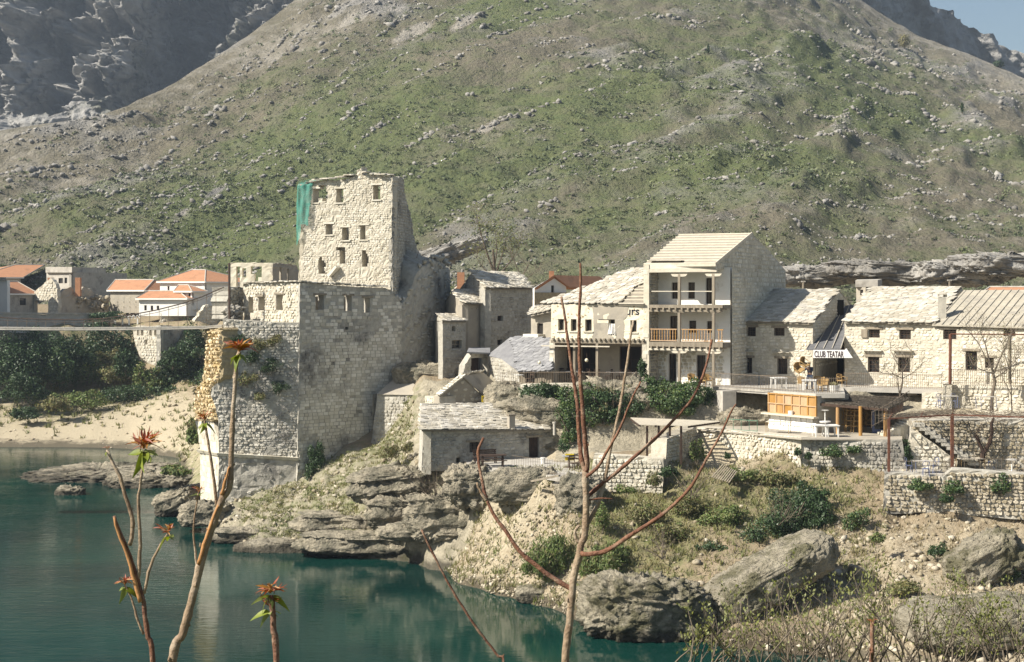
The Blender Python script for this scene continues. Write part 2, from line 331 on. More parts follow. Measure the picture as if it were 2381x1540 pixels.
def inpoly(X, Z, poly):
    X = np.asarray(X); Z = np.asarray(Z); r = np.zeros(X.shape, bool); n = len(poly)
    for i in range(n):
        x0, z0 = poly[i]; x1, z1 = poly[(i + 1) % n]
        if z0 == z1: continue
        c = ((z0 > Z) != (z1 > Z)) & (X < (x1 - x0) * (Z - z0) / (z1 - z0) + x0); r ^= c
    return r
def nearest_on(poly, p):
    best = None; bd = 1e9
    for i in range(len(poly)):
        a = Vector(poly[i]); b = Vector(poly[(i + 1) % len(poly)]); ab = b - a
        t = max(0, min(1, (p - a).dot(ab) / max(ab.length_squared, 1e-9))); q = a + ab * t; dd = (q - p).length
        if dd < bd: bd = dd; best = q
    return best, bd

def grid_wall(w, outline, holes=(), thick=.5, cell=.35, jit=.02, px=True, edge=0.0, seed=1, mb=None):
    """a real wall of the given outline with openings cut through; returns (mesh builder, outline in s/z, hole rects in s/z)"""
    O = [w.st(*p) for p in outline] if px else [tuple(p) for p in outline]
    HR = []; HP = []
    for h in holes:
        if len(h) == 4 and not hasattr(h[0], '__len__'): HR.append(w.rect(*h) if px else tuple(h))
        else: HP.append([w.st(*p) for p in h] if px else list(h))
    def lines(vals, must):
        lo, hi = min(vals), max(vals); n = max(1, round((hi - lo) / cell)); L = [lo + (hi - lo) * i / n for i in range(n + 1)]
        must = sorted(set(round(m, 4) for m in must if lo - 1e-6 <= m <= hi + 1e-6)); mm = []
        for m in must:
            if not mm or m - mm[-1] > .015: mm.append(m)
        L = [x for x in L if all(abs(x - m) > cell * .35 for m in mm)] + mm; return sorted(L)
    S = lines([p[0] for p in O], [p[0] for p in O] + [h[0] for h in HR] + [h[2] for h in HR])
    Z = lines([p[1] for p in O], [p[1] for p in O] + [h[1] for h in HR] + [h[3] for h in HR])
    S = np.array(S); Z = np.array(Z); sc = (S[:-1] + S[1:]) / 2; zc = (Z[:-1] + Z[1:]) / 2
    A, B = np.meshgrid(sc, zc, indexing='ij'); inO = inpoly(A, B, O); inc = inO.copy()
    for h in HR: inc &= ~((A > h[0]) & (A < h[2]) & (B > h[1]) & (B < h[3]))
    for h in HP: inc &= ~inpoly(A, B, h)
    ns, nz = len(S), len(Z); mb = mb or MB(); base = len(mb.v); r = random.Random(seed)
    # corner points next to the outside of the outline slide onto it
    pad = np.zeros((ns + 1, nz + 1), bool); pad[1:-1, 1:-1] = inO
    pos = {}
    for i in range(ns):
        for j in range(nz):
            q = pad[i:i + 2, j:j + 2]; p = Vector((S[i], Z[j]))
            if q.any() and not q.all():
                c, dd = nearest_on(O, p)
                if dd < cell * 1.1: p = c
                if edge: p = p + Vector((r.uniform(-edge, edge), r.uniform(-edge, edge)))
            pos[i, j] = p
    idx = {}
    def vid(i, j, k):
        if (i, j, k) not in idx:
            p = pos[i, j]; out = (r.uniform(-jit, jit) if k == 0 else -thick)
            idx[i, j, k] = len(mb.v); mb.v.append(tuple(w.xyz(p.x, p.y, out)))
        return idx[i, j, k]
    def face(*q): mb.f.append(q); mb.m.append(0)
    I = lambda i, j: 0 <= i < ns - 1 and 0 <= j < nz - 1 and inc[i, j]
    for i in range(ns - 1):
        for j in range(nz - 1):
            if not inc[i, j]: continue
            face(vid(i, j, 0), vid(i + 1, j, 0), vid(i + 1, j + 1, 0), vid(i, j + 1, 0))
            face(vid(i, j, 1), vid(i, j + 1, 1), vid(i + 1, j + 1, 1), vid(i + 1, j, 1))
            if not I(i - 1, j): face(vid(i, j, 0), vid(i, j + 1, 0), vid(i, j + 1, 1), vid(i, j, 1))
            if not I(i + 1, j): face(vid(i + 1, j, 0), vid(i + 1, j, 1), vid(i + 1, j + 1, 1), vid(i + 1, j + 1, 0))
            if not I(i, j - 1): face(vid(i, j, 0), vid(i, j, 1), vid(i + 1, j, 1), vid(i + 1, j, 0))
            if not I(i, j + 1): face(vid(i, j + 1, 0), vid(i + 1, j + 1, 0), vid(i + 1, j + 1, 1), vid(i, j + 1, 1))
    return mb, O, HR + HP

def stone_variants(kind):
    out = []; r = random.Random(5 if kind == 'rubble' else 9)
    for k in range(10):
        if kind == 'rubble':
            n = 7; ang = sorted((i + r.uniform(-.25, .25)) * 2 * math.pi / n for i in range(n))
            ring = []
            for a in ang:
                c, s_ = math.cos(a), math.sin(a); m = max(abs(c), abs(s_)); q = .5 / m * r.uniform(.86, 1.02); ring.append((c * q, s_ * q))
            fr = .72
        elif kind == 'ashlar':
            j = lambda: r.uniform(-.03, .03); ring = [(.5 + j(), -.5 + j()), (.5 + j(), .5 + j()), (-.5 + j(), .5 + j()), (-.5 + j(), -.5 + j())]; fr = .92
        else:                                               # roof slab: long side up the slope
            j = lambda a=.07: r.uniform(-a, a); ring = [(.48 + j(), -.35 + j()), (.46 + j(), .5), (-.46 + j(), .5), (-.48 + j(), -.35 + j()), (-.22 + j(.12), -.5 + j(.04)), (.2 + j(.12), -.5 + j(.04))]; fr = .985
        n = len(ring); cx, cz = r.uniform(-.06, .06), r.uniform(-.06, .06)
        if kind == 'slab':
            v = [(x, z, 0.0) for x, z in ring] + [(x * fr, z * fr, 1.0) for x, z in ring]
            f = [tuple(range(n, 2 * n)), tuple(range(n))[::-1]]
        else:
            v = [(x, .25, z) for x, z in ring] + [(x * fr + cx * (1 - fr), -1.0 + r.uniform(0, .35), z * fr + cz * (1 - fr)) for x, z in ring]
            f = [tuple(range(n, 2 * n))]
        ar = sum(ring[i][0] * ring[(i + 1) % n][1] - ring[(i + 1) % n][0] * ring[i][1] for i in range(n))
        f += [(i, (i + 1) % n, n + (i + 1) % n, n + i) for i in range(n)]
        out.append((np.array(v), f))
    return out
SV = {k: stone_variants(k) for k in ('rubble', 'ashlar', 'slab')}
SM = {}
def variant_mesh(kind, k, m):
    key = (kind, k, m.name)
    if key not in SM:
        v, f = SV[kind][k]; me = bpy.data.meshes.new(kind + "_stone"); me.from_pydata([tuple(p) for p in v], [], f); me.materials.append(m); me.update(); SM[key] = me
    return SM[key]

def lay(w, O, holes, ch=.24, cw=.42, dep=.06, rot=.04, vary=.35, seed=3, skip=0.0, keep=None, zlo=None, out=0.0):
    """stones in rough courses on a wall plane; returns (matrix, size) rows"""
    r = random.Random(seed); xs = [p[0] for p in O]; zs = [p[1] for p in O]; rows = []
    z = min(zs) if zlo is None else zlo; cand = []
    while z < max(zs):
        hh = ch * r.uniform(1 - vary * .6, 1 + vary * .6); x = min(xs) - r.uniform(0, cw)
        while x < max(xs):
            ww = cw * r.uniform(1 - vary, 1 + vary); cand.append((x + ww / 2, z + hh / 2, ww * .94, hh * .92)); x += ww
        z += hh
    C = np.array(cand)
    ok = np.ones(len(C), bool)
    for sx, sz in ((0, 0), (-.42, -.4), (.42, .4), (-.42, .4), (.42, -.4)):
        X = C[:, 0] + sx * C[:, 2]; Zz = C[:, 1] + sz * C[:, 3]; ok &= inpoly(X, Zz, O)
        for h in holes:
            if len(h) == 4 and not hasattr(h[0], '__len__'): ok &= ~((X > h[0]) & (X < h[2]) & (Zz > h[1]) & (Zz < h[3]))
            else: ok &= ~inpoly(X, Zz, h)
    for c in C[ok]:
        if skip and r.random() < skip: continue
        if keep and not keep(c[0], c[1], r): continue
        p = w.xyz(c[0], c[1], out); a = r.uniform(-rot, rot); ca, sa = math.cos(a), math.sin(a)
        t = Vector((w.t.x, w.t.y, 0)); up = Vector((0, 0, 1)); X = (t * ca + up * sa) * c[2]; Zv = (up * ca - t * sa) * c[3]
        Y = Vector((-w.n.x, -w.n.y, 0)) * dep * r.uniform(.5, 1.5)
        rows.append((Matrix(((X.x, Y.x, Zv.x, p.x), (X.y, Y.y, Zv.y, p.y), (X.z, Y.z, Zv.z, p.z), (0, 0, 0, 1))), c[2] * c[3] / (p.y * p.y)))
    return rows

NPARTS = [0]
def put_stones(parent, rows, kind, m, name='stone', stuff='small_stones', cap=300, seed=2):
    """the pieces that show largest become parts, the rest one joined part"""
    r = random.Random(seed); rows = sorted(rows, key=lambda q: -q[1]); inv = parent_inv(parent)
    for Mx, _ in rows[:cap]:
        o = bpy.data.objects.new(name, variant_mesh(kind, r.randrange(10), m)); COL.objects.link(o); o.parent = parent; o.matrix_parent_inverse = inv; o.matrix_basis = Mx
        NPARTS[0] += 1
    rest = rows[cap:]
    if rest:
        V = []; Fc = []; b = 0
        for Mx, _ in rest:
            v, f = SV[kind][r.randrange(10)]; A = np.array(Mx); V.append(v @ A[:3, :3].T + A[:3, 3]); Fc += [tuple(i + b for i in q) for q in f]; b += len(v)
        me = bpy.data.meshes.new(stuff); me.from_pydata(np.concatenate(V).tolist(), [], Fc); me.materials.append(m); me.update()
        o = bpy.data.objects.new(stuff, me); link(o, parent); o["kind"] = "stuff"

def plane_of(pts): a, b, c = (Vector(p) for p in pts[:3]); return a, (b - a).cross(c - a).normalized()
def on_plane(u, v, pl):
    o, n = pl; ray = Vector(((u - CX) / F, 1, -(v - CY) / F)); cpos = Vector((0, 0, H)); return cpos + ray * ((o - cpos).dot(n) / ray.dot(n))

def roof_slabs(pts, sw=.62, sl=.62, th=.055, gap=.40, seed=4, diag=.0, rot=.16, lift=.0, sag=0.0):
    """overlapping stone slabs over a planar polygon whose first edge is the eave; returns rows"""
    r = random.Random(seed); a, b = Vector(pts[0]), Vector(pts[1]); ex = (b - a).normalized(); n = ex.cross(Vector(pts[2]) - a).normalized()
    if n.z < 0: n = -n
    ey = n.cross(ex).normalized()
    if ey.z < 0: ey = -ey
    poly = [((Vector(p) - a).dot(ex), (Vector(p) - a).dot(ey)) for p in pts]; rows = []
    y = .12; k = 0; y1 = max(p[1] for p in poly); x0 = min(p[0] for p in poly); x1 = max(p[0] for p in poly)
    while y < y1 + .05:
        x = x0 - r.uniform(0, sw) + diag * k
        while x > x0: x -= sw
        while x < x1:
            ww = sw * r.uniform(.75, 1.25); c = (x + ww / 2, y + r.uniform(-.06, .06))
            if inpoly(np.array([c[0]]), np.array([min(c[1], y1 - .03)]), poly)[0]:
                an = r.uniform(-rot, rot); ca, sa = math.cos(an), math.sin(an); tilt = th * 1.3 / sl * r.uniform(.6, 1.5)
                X = (ex * ca + ey * sa) * ww * 1.04; Yv = (ey * ca - ex * sa - n * tilt).normalized() * sl * r.uniform(.9, 1.15); Zv = n * th * r.uniform(.7, 1.4)
                p = a + ex * c[0] + ey * c[1] + n * (th * 1.0 + lift + r.uniform(0, .025))
                rows.append((Matrix(((X.x, Yv.x, Zv.x, p.x), (X.y, Yv.y, Zv.y, p.y), (X.z, Yv.z, Zv.z, p.z), (0, 0, 0, 1))), ww * sl / (p.y * p.y)))
            x += ww
        y += gap * r.uniform(.92, 1.08); k += 1
    return rows

def window(parent, w, h, depth=.22, fr=.07, frame='darkwood', bars=0, mull=True, pane='glass', sill=None):
    """frame, mullions and pane set back in an opening (h = s0,z0,s1,z1)"""
    s0, z0, s1, z1 = h; mb = MB()
    t = Vector((w.t.x, w.t.y, 0)); n = Vector((w.n.x, w.n.y, 0)); up = Vector((0, 0, 1))
    def bar(a, b, c, d, th=.06, dd=depth): mb.obox(w.xyz(a, b, -dd - th), t * (c - a), n * th, up * (d - b))
    bar(s0, z0, s0 + fr, z1); bar(s1 - fr, z0, s1, z1); bar(s0 + fr, z1 - fr, s1 - fr, z1); bar(s0 + fr, z0, s1 - fr, z0 + fr)
    if mull:
        sm = (s0 + s1) / 2; zm = z0 + (z1 - z0) * .5
        bar(sm - .025, z0 + fr, sm + .025, z1 - fr, .05, depth + .005); bar(s0 + fr, zm - .02, sm - .025, zm + .02, .045, depth + .008); bar(sm + .025, zm - .02, s1 - fr, zm + .02, .045, depth + .008)
    o = mb.build('window', M[frame], parent)
    g = MB(); g.obox(w.xyz(s0 + fr * .5, z0 + fr * .5, -depth - .055), t * (s1 - s0 - fr), n * .012, up * (z1 - z0 - fr)); g.build('pane', M[pane], o)
    if bars:
        gb = MB()
        for i in range(bars):
            s = s0 + (s1 - s0) * (i + .5) / bars; gb.beam(w.xyz(s, z0, -.08), w.xyz(s, z1, -.08), .02)
        for f in (.25, .5, .75): gb.beam(w.xyz(s0, z0 + (z1 - z0) * f, -.095), w.xyz(s1, z0 + (z1 - z0) * f, -.095), .018)
        gb.build('grille', M['iron'], o)
    if sill:
        sb = MB(); sb.obox(w.xyz(s0 - .12, z0 - .09, -.12), t * (s1 - s0 + .24), n * .2, up * .085); sb.build('sill', M[sill], o)
    return o

def leaf_cloud(ells, n, size, seed, squash=1.0, elong=1.0, shell=.55, clump=0, up=.0):
    """n small leaf faces spread through a set of ellipsoids [(cx,cy,cz,rx,ry,rz)]; returns V,F (quads)"""
    r = np.random.RandomState(seed); E = np.array(ells, float); vol = (E[:, 3] * E[:, 4] * E[:, 5]) ** .75; pick = r.choice(len(E), n, p=vol / vol.sum())
    d = r.normal(size=(n, 3)); d /= np.linalg.norm(d, axis=1)[:, None]
    rad = (shell + (1 - shell) * r.rand(n)) ** 1.0
    lump = 1 + .28 * vnoise(d * 2.3 + pick[:, None] * 7.7 + seed, seed) + .16 * vnoise(d * 5.1 + pick[:, None] * 3.1, seed + 3)
    c = E[pick, :3] + d * E[pick, 3:] * (rad * lump)[:, None]
    nrm = d + r.normal(size=(n, 3)) * .75; nrm[:, 2] += .25; nrm /= np.linalg.norm(nrm, axis=1)[:, None]
    a = np.cross(nrm, r.normal(size=(n, 3))); a /= np.linalg.norm(a, axis=1)[:, None] + 1e-9
    if up: a[:, 2] += up; a /= np.linalg.norm(a, axis=1)[:, None]
    b = np.cross(nrm, a); b /= np.linalg.norm(b, axis=1)[:, None] + 1e-9
    s = size * (.55 + .9 * r.rand(n)); a = a * (s * elong)[:, None]; b = b * (s * .62)[:, None]
    V = np.stack([c - a, c + b * .9 - a * .1, c + a, c - b * .9 - a * .1], 1).reshape(-1, 3)
    return V, np.arange(4 * n)
def foliage(name, ells, n, size, mt, parent=None, seed=1, kind=None, **k):
    V, Fi = leaf_cloud(ells, n, size, seed, **k); return arr_mesh(name, V, Fi, 4, M[mt], parent, kind=kind)

def twigs(mb, base, n, length, rad, seed, spread=.6, lean=(0, 0), depth=2, sides=4):
    r = random.Random(seed)
    def grow(p, d, L, ra, lev):
        q = [p]; rr = [ra]; k = 4
        for i in range(k):
            d = (d + Vector((r.gauss(0, .14), r.gauss(0, .14), r.gauss(.02, .10)))).normalized(); q.append(q[-1] + d * L / k); rr.append(ra * (1 - .75 * (i + 1) / k))
        mb.tube(q, rr, sides)
        if lev > 0:
            for _ in range(r.randint(2, 4)):
                i = r.randint(1, k - 1); e = (d + Vector((r.gauss(0, .6), r.gauss(0, .6), r.gauss(.1, .35)))).normalized(); grow(q[i], e, L * r.uniform(.4, .65), rr[i] * .7, lev - 1)
    for _ in range(n):
        d = Vector((r.gauss(lean[0], spread), r.gauss(lean[1], spread), 1)).normalized(); grow(Vector(base) + Vector((r.gauss(0, .06), r.gauss(0, .06), 0)), d, length * r.uniform(.7, 1.1), rad * r.uniform(.7, 1.1), depth)

def bush(name, label, cat, ells, n, size, mt, seed, group=None, stems=5, stemmat='twig', **k):
    """a shrub: leaf mass plus branching stems rising from the ground under it"""
    rr = random.Random(seed * 7 + 1); ells = list(ells)
    for e in list(ells):                                   # ragged outline: smaller side clumps
        for _ in range(5):
            a, b, q = rr.uniform(0, 6.28), rr.uniform(-.5, 1.2), rr.uniform(.25, .5); ells.append((e[0] + e[3] * math.cos(a) * math.cos(b) * 1.0, e[1] + e[4] * math.sin(a) * math.cos(b), e[2] + e[5] * math.sin(b) * 1.05, e[3] * q, e[4] * q, e[5] * q * rr.uniform(.8, 1.6)))
    E = np.array(ells); c = E[:, :3].mean(0); zb = (E[:, 2] - E[:, 5]).min(); t = thing(name, label, cat, (c[0], c[1], zb), group)
    foliage('foliage', ells, int(n * .74), size, mt, t, seed, **k); alt = {'ivyD': 'ivy', 'ivy': 'leafG', 'leafG': 'leafY', 'leafY': 'leafG'}[mt]; foliage('young_foliage', ells, int(n * .26), size * .85, alt, t, seed + 5000, **k)
    mb = MB(); hgt = (E[:, 2] + E[:, 5]).max() - zb; twigs(mb, (c[0], c[1], zb - .1), stems, hgt * .75, max(.015, hgt * .018), seed, spread=.45, depth=1); mb.build('stems', M[stemmat], t)
    return t
def pxe(u, v, d, ru, rv, dep=None):                       # ellipsoid from picture size at a distance
    p = P(u, v, d); rx = ru * d / F; rz = rv * d / F; return (p.x, p.y, p.z, rx, dep or (rx + rz) / 2, rz)

def rock_mesh(name, c, rad, seed, mt, parent=None, rot=0.0, tilt=0.0, rough=.30, nu=56, nv=36, box=.55, strata=0.0, pitch=0.0):
    """a lumpy boulder: rounded block displaced by noise"""
    if nu > 28: nu, nv = nu * 2, nv * 2
    th = np.linspace(0, 2 * np.pi, nu, endpoint=False); ph = np.linspace(-np.pi / 2, np.pi / 2, nv); A, B = np.meshgrid(th, ph)
    sg = lambda x: np.sign(x) * np.abs(x) ** box
    D = np.stack([sg(np.cos(A)) * sg(np.cos(B)), sg(np.sin(A)) * sg(np.cos(B)), sg(np.sin(B))], -1)
    S = D * np.array(rad); q = S * 1.0 + seed * 13.7
    Nn = fbm(q * .55, 4, seed) * rough * 1.7 + fbm(q * 1.6, 4, seed + 9) * rough * .8 + (np.abs(fbm(q * 2.9, 4, seed + 19, .6)) - .2) * rough * 1.5 + fbm(q * 7.0, 3, seed + 29) * rough * .45
    un = S / (np.linalg.norm(S, axis=-1, keepdims=True) + 1e-9); S = S + un * (Nn * min(rad))[..., None]
    if strata: S[..., :2] *= (1 + strata * (np.floor(S[..., 2:] / .45 + .7 * vnoise(np.stack([S[..., 0] * .3, S[..., 1] * .3, S[..., 2] * 0], -1), seed)[..., None]) % 2 - .5))
    Mx = Matrix.Rotation(rot, 3, 'Z') @ Matrix.Rotation(tilt, 3, 'Y') @ Matrix.Rotation(pitch, 3, 'X'); V = S.reshape(-1, 3) @ np.array(Mx).T + np.array(c)
    i = np.arange(nv - 1)[:, None] * nu; j = np.arange(nu)[None, :]; j2 = (j + 1) % nu
    Fi = np.stack([i + j, i + j2, i + nu + j2, i + nu + j], -1).reshape(-1)
    return arr_mesh(name, V, Fi, 4, M[mt], parent, smooth=False)
def boulder(name, label, u, v, d, rad, seed, mt='boulder', **k):
    group = k.pop('group', None); o = rock_mesh(name, P(u, v, d), rad, seed, mt, None, **k); tag(o, label, 'rock', group); return o
def lump_stuff(name, C, S, seed, mt, parent=None):
    """many small angular stones as one mesh: centres C, sizes S (n,3)"""
    r = np.random.RandomState(seed); n = len(C)
    base = np.array([(1, 0, 0), (-1, 0, 0), (0, 1, 0), (0, -1, 0), (0, 0, 1), (0, 0, -1), (.6, .6, .55), (-.6, .6, .5), (.6, -.6, .5), (-.6, -.6, .55)])
    tri = np.array([(0, 6, 8), (0, 2, 6), (2, 7, 6), (2, 1, 7), (1, 9, 7), (1, 3, 9), (3, 8, 9), (3, 0, 8), (4, 8, 6), (4, 6, 7), (4, 7, 9), (4, 9, 8), (5, 2, 0), (5, 1, 2), (5, 3, 1), (5, 0, 3)])
    B = base[None] * (1 + r.uniform(-.35, .35, (n, 10, 1))) * S[:, None, :]
    a = r.uniform(0, 6.283, n); ca, sa = np.cos(a)[:, None], np.sin(a)[:, None]; X = B[..., 0] * ca - B[..., 1] * sa; Y = B[..., 0] * sa + B[..., 1] * ca
    t = r.normal(0, .35, n)[:, None]; Z = B[..., 2] * np.cos(t) + X * np.sin(t); X = X * np.cos(t) - B[..., 2] * np.sin(t)
    V = np.stack([X, Y, Z], -1) + C[:, None, :]; Fi = tri[None] + (np.arange(n) * 10)[:, None, None]
    return arr_mesh(name, V.reshape(-1, 3), Fi.reshape(-1), 3, M[mt], parent, kind='stuff')

# ================================================================ SETTING
# ---- river bank terrain: sections along view directions, (distance, height) pairs
NEAR = [(-12, 16.2), (0, 15.9), (6, 15.5), (9, 14.2), (20, 8.5), (38, 1.5), (44, -1.6)]
TAIL = [(96.5, 9.3), (97.5, 11.3), (108, 11.5), (130, 13.5), (170, 15.5), (230, 19), (330, 30)]
STN = {
 -1600: [(150, -1.6), (158, .2), (168, 2.0), (172, 4), (177, 9), (181, 14.2), (240, 16), (330, 26)],
 -300: [(158, -1.6), (161, .1), (171, 1.8), (177, 3.0), (181, 8.5), (184, 14), (240, 16), (330, 26)],
 0:   [(166, -1.6), (169, .1), (176, 1.6), (182, 2.6), (187, 4.5), (190, 9.5), (193, 14), (240, 16), (330, 27)],
 160: [(166, -1.6), (169, .1), (177, 2.0), (186, 3.4), (193, 5), (196, 10), (199, 14), (240, 16), (330, 28)],
 300: [(164, -1.6), (167, .1), (176, 2.4), (186, 4.3), (196, 6), (201, 11), (204, 14), (240, 16), (330, 28)],
 380: [(157, -1.6), (160, .3), (170, 2.2), (180, 4.4), (190, 5.8), (197, 10.5), (201, 14.2), (240, 16.5), (330, 28)],
 462: [(119, -1.6), (121.5, .2), (130, 1.0), (146, 1.4), (163, 2.6), (178, 4.9), (187, 6.5), (194, 11.5), (198, 14.4), (240, 17), (330, 30)],
 500: [(105, -1.6), (106.3, .2), (108, 1.3), (112, 2.0), (130, 2.6), (160, 4), (180, 6.5), (195, 13), (240, 17), (330, 30)],
 520: [(101, -1.6), (103, .25), (105.5, 1.3), (108, 2.0), (112, 3), (130, 5), (160, 8), (180, 12), (200, 15), (240, 17), (330, 30)],
 600: [(99, -1.6), (100.6, .3), (102, .9), (105, 1.6), (108.5, 2.5), (112, 4), (125, 9), (150, 13), (200, 15), (240, 18), (330, 31)],
 700: [(97, -1.6), (98.8, .2), (100, .8), (103, 1.8), (106, 2.7), (109.5, 3.5), (113, 5), (125, 10.5), (150, 13), (200, 16), (330, 32)],
 800: [(95.6, -1.6), (97.3, .2), (98, 1.1), (100, 2.1), (103, 3.2), (107, 4.3), (111, 5.5), (114, 7), (125, 11), (150, 13), (200, 16), (330, 32)],
 880: [(94.6, -1.6), (96, .2), (96.8, 1.3), (98.6, 1.9), (99.2, 3.2), (102, 4.4), (106, 5.3), (109, 5.7), (112.5, 6), (118, 11), (150, 13), (200, 16), (330, 32)],
 980: [(91.5, -1.6), (93.4, .15), (94, .6), (95.2, 1.1), (95.8, 3.2), (96.4, 5.2), (97, 6.3), (102, 6.8), (105, 8.3), (112, 11.5), (150, 13), (200, 16), (330, 32)],
 1080: [(85.5, -1.6), (87.3, .1), (90, .8), (91.6, 1.4), (92.2, 3.2), (92.8, 5), (93.4, 6.4), (97.5, 6.6), (103, 7.5), (106, 9.5), (112, 11.3), (150, 13), (200, 16.5), (330, 33)],
 1160: [(82.5, -1.6), (84.1, .1), (87, 2.0), (88.8, 3.6), (89.4, 5), (89.9, 6.4), (98, 6.6), (102, 8), (105, 10.5), (110, 11.5), (150, 13.5), (200, 17), (330, 33)],
 1260: [(79.6, -1.6), (81.2, .1), (84, 1.9), (86.0, 3.4), (86.6, 4.7), (87.3, 6.4), (98.5, 6.6), (100.5, 9.5), (103, 11.5), (150, 13.5), (200, 17), (330, 33)],
 1330: [(76, -1.6), (78, .1), (81, 1.7), (84, 3.8), (85.2, 5.2), (85.9, 6.4), (94, 6.6), (97, 7.6), (100, 11.3), (108, 11.4), (150, 13.5), (200, 17), (330, 33)],
 1375: [(74, -1.6), (76.5, .1), (80, 1.9), (83.5, 4.0), (86.0, 5.1), (88.0, 5.5), (88.8, 7.3), (96.6, 7.5), (97.6, 11.3), (108, 11.4), (150, 13.5), (200, 17), (330, 33)],
 1540: [(71.5, -1.6), (74, .1), (79, 2.0), (84, 4.1), (87.0, 5.4), (87.9, 5.6), (88.8, 7.4), (96.4, 7.5), (97.4, 11.3), (108, 11.4), (150, 13.5), (200, 17), (330, 33)],
 1600: [(71, -1.6), (73, .1), (78, 2.1), (83, 4.3), (88, 6.6), (91.6, 7.3), (93.2, 8.6), (95.5, 8.7), (98, 11.2), (108, 11.4), (150, 13.5), (200, 17), (330, 33)],
 1700: [(69.5, -1.6), (71.5, .1), (76, 1.6), (82, 4.1), (87, 6.3), (91.0, 7.1), (92.6, 8.7), (96, 8.7), (98, 11.2), (108, 11.4), (150, 14), (200, 17), (330, 33)],
 1860: [(67.5, -1.6), (70, .1), (74, 1.1), (80, 3.2), (84, 5.1), (87.0, 6.5), (88.6, 8.7), (97, 8.7), (98.5, 11.2), (108, 11.4), (150, 14), (200, 17), (330, 33)],
 2040: [(65, -1.6), (67.5, .1), (71, .8), (76, 1.9), (81, 3.8), (84.5, 5.6), (86.0, 6.4), (87.6, 8.7), (96, 8.8), (97.5, 11.2), (108, 11.4), (150, 14), (200, 17), (330, 34)],
 2090: [(63, -1.6), (65.5, .2), (70, 1), (76, 2.5), (83.4, 4.7), (84.4, 5.2), (84.9, 7.0), (87.5, 7.0), (90, 9.7), (95, 10.0), (97, 11.3), (108, 11.5), (150, 14), (200, 17), (330, 34)],
 2365: [(59, -1.6), (62, .3), (68, 1.2), (76, 2.6), (81.5, 4.4), (82.3, 5.0), (82.9, 7.0), (87.2, 7.0), (88.4, 9.9), (93, 10.1), (95, 11.4), (108, 11.6), (150, 14), (200, 17), (330, 34)],
 3600: [(55, -1.6), (58, .3), (66, 1.2), (76, 2.6), (80.5, 4.4), (81.3, 5.0), (81.9, 7.0), (86.5, 7.0), (87.7, 9.9), (92, 10.1), (94, 11.4), (108, 11.6), (150, 14), (200, 17), (330, 34)],
}
dgrid = np.concatenate([np.arange(-12, 60, 3.0), np.arange(60, 114, .36), np.arange(114, 205, 1.1), np.arange(205, 335, 5.0)])
ugrid = np.concatenate([np.arange(-1600, -200, 70.0), np.arange(-200, 2560, 8.0), np.arange(2560, 3601, 65.0)])
su = sorted(STN); prof = []
for u in su:
    q = NEAR + STN[u]; prof.append(np.interp(dgrid, [a for a, _ in q], [b for _, b in q]))
prof = np.array(prof); TZ = np.array([np.interp(ugrid, su, prof[:, k]) for k in range(len(dgrid))])       # [d,u]
UU, DD = np.meshgrid(ugrid, dgrid); TX = (UU - CX) * np.where(DD > 4, DD, 4) / F; TY = DD.copy()
pt = np.stack([TX, TY, TZ], -1)
# rockiness: strong round the tower foot and under the boathouse, softer on the slopes
def bump_(u, a, b, s): return np.clip((u - a) / s, 0, 1) * np.clip((b - u) / s, 0, 1)
rocky = np.maximum(bump_(UU, 455, 1215, 60) * bump_(DD, 90, 113, 3) * np.clip(1.4 - (UU - 1080) / 200 * (UU > 1080), 0, 1), .25 * bump_(UU, 1000, 3600, 60) * bump_(DD, 55, 97, 3))
rocky = np.clip(rocky, 0, 1)
land = np.clip((TZ + 1.0) / 1.2, 0, 1) * (DD > 50)
steps = TZ / .55 + .8 * fbm(pt * .35, 2, 31); st_ = (np.floor(steps) + np.clip((steps - np.floor(steps) - .62) / .38, 0, 1)) * .55 - .8 * .55 * fbm(pt * .35, 2, 31)
flat_ok = bump_(DD, 90, 110, 2) * bump_(UU, 470, 1120, 40)
TZ = np.where(TZ > .1, TZ + (st_ - TZ) * rocky * flat_ok * .75, TZ)
n1 = fbm(pt * .5, 4, 41); n2 = fbm(pt * 1.7, 3, 47)
n3 = fbm(pt * 4.3, 2, 49)
TZ = TZ + land * (n1 * (.14 + .5 * rocky) + n2 * (.05 + .30 * rocky) + n3 * (.03 + .18 * rocky))
TX = TX + land * rocky * fbm(pt * .9 + 50, 3, 51) * .5; TY = TY + land * rocky * fbm(pt * .9 + 90, 3, 53) * .6
def ground_z(x, y):
    u = CX + x * F / max(y, 4); j = np.interp(u, ugrid, np.arange(len(ugrid))); i = np.interp(y, dgrid, np.arange(len(dgrid)))
    i0, j0 = int(min(i, len(dgrid) - 2)), int(min(j, len(ugrid) - 2)); fi, fj = i - i0, j - j0
    return float((TZ[i0, j0] * (1 - fi) + TZ[i0 + 1, j0] * fi) * (1 - fj) + (TZ[i0, j0 + 1] * (1 - fi) + TZ[i0 + 1, j0 + 1] * fi) * fj)
gi = np.arange(len(dgrid) - 1)[:, None] * len(ugrid); gj = np.arange(len(ugrid) - 1)[None, :]
tf = np.stack([gi + gj, gi + gj + 1, gi + len(ugrid) + gj + 1, gi + len(ugrid) + gj], -1).reshape(-1)
ground = arr_mesh("ground", np.stack([TX, TY, TZ], -1).reshape(-1, 3), tf, 4, M['ground']); ground["kind"] = "structure"
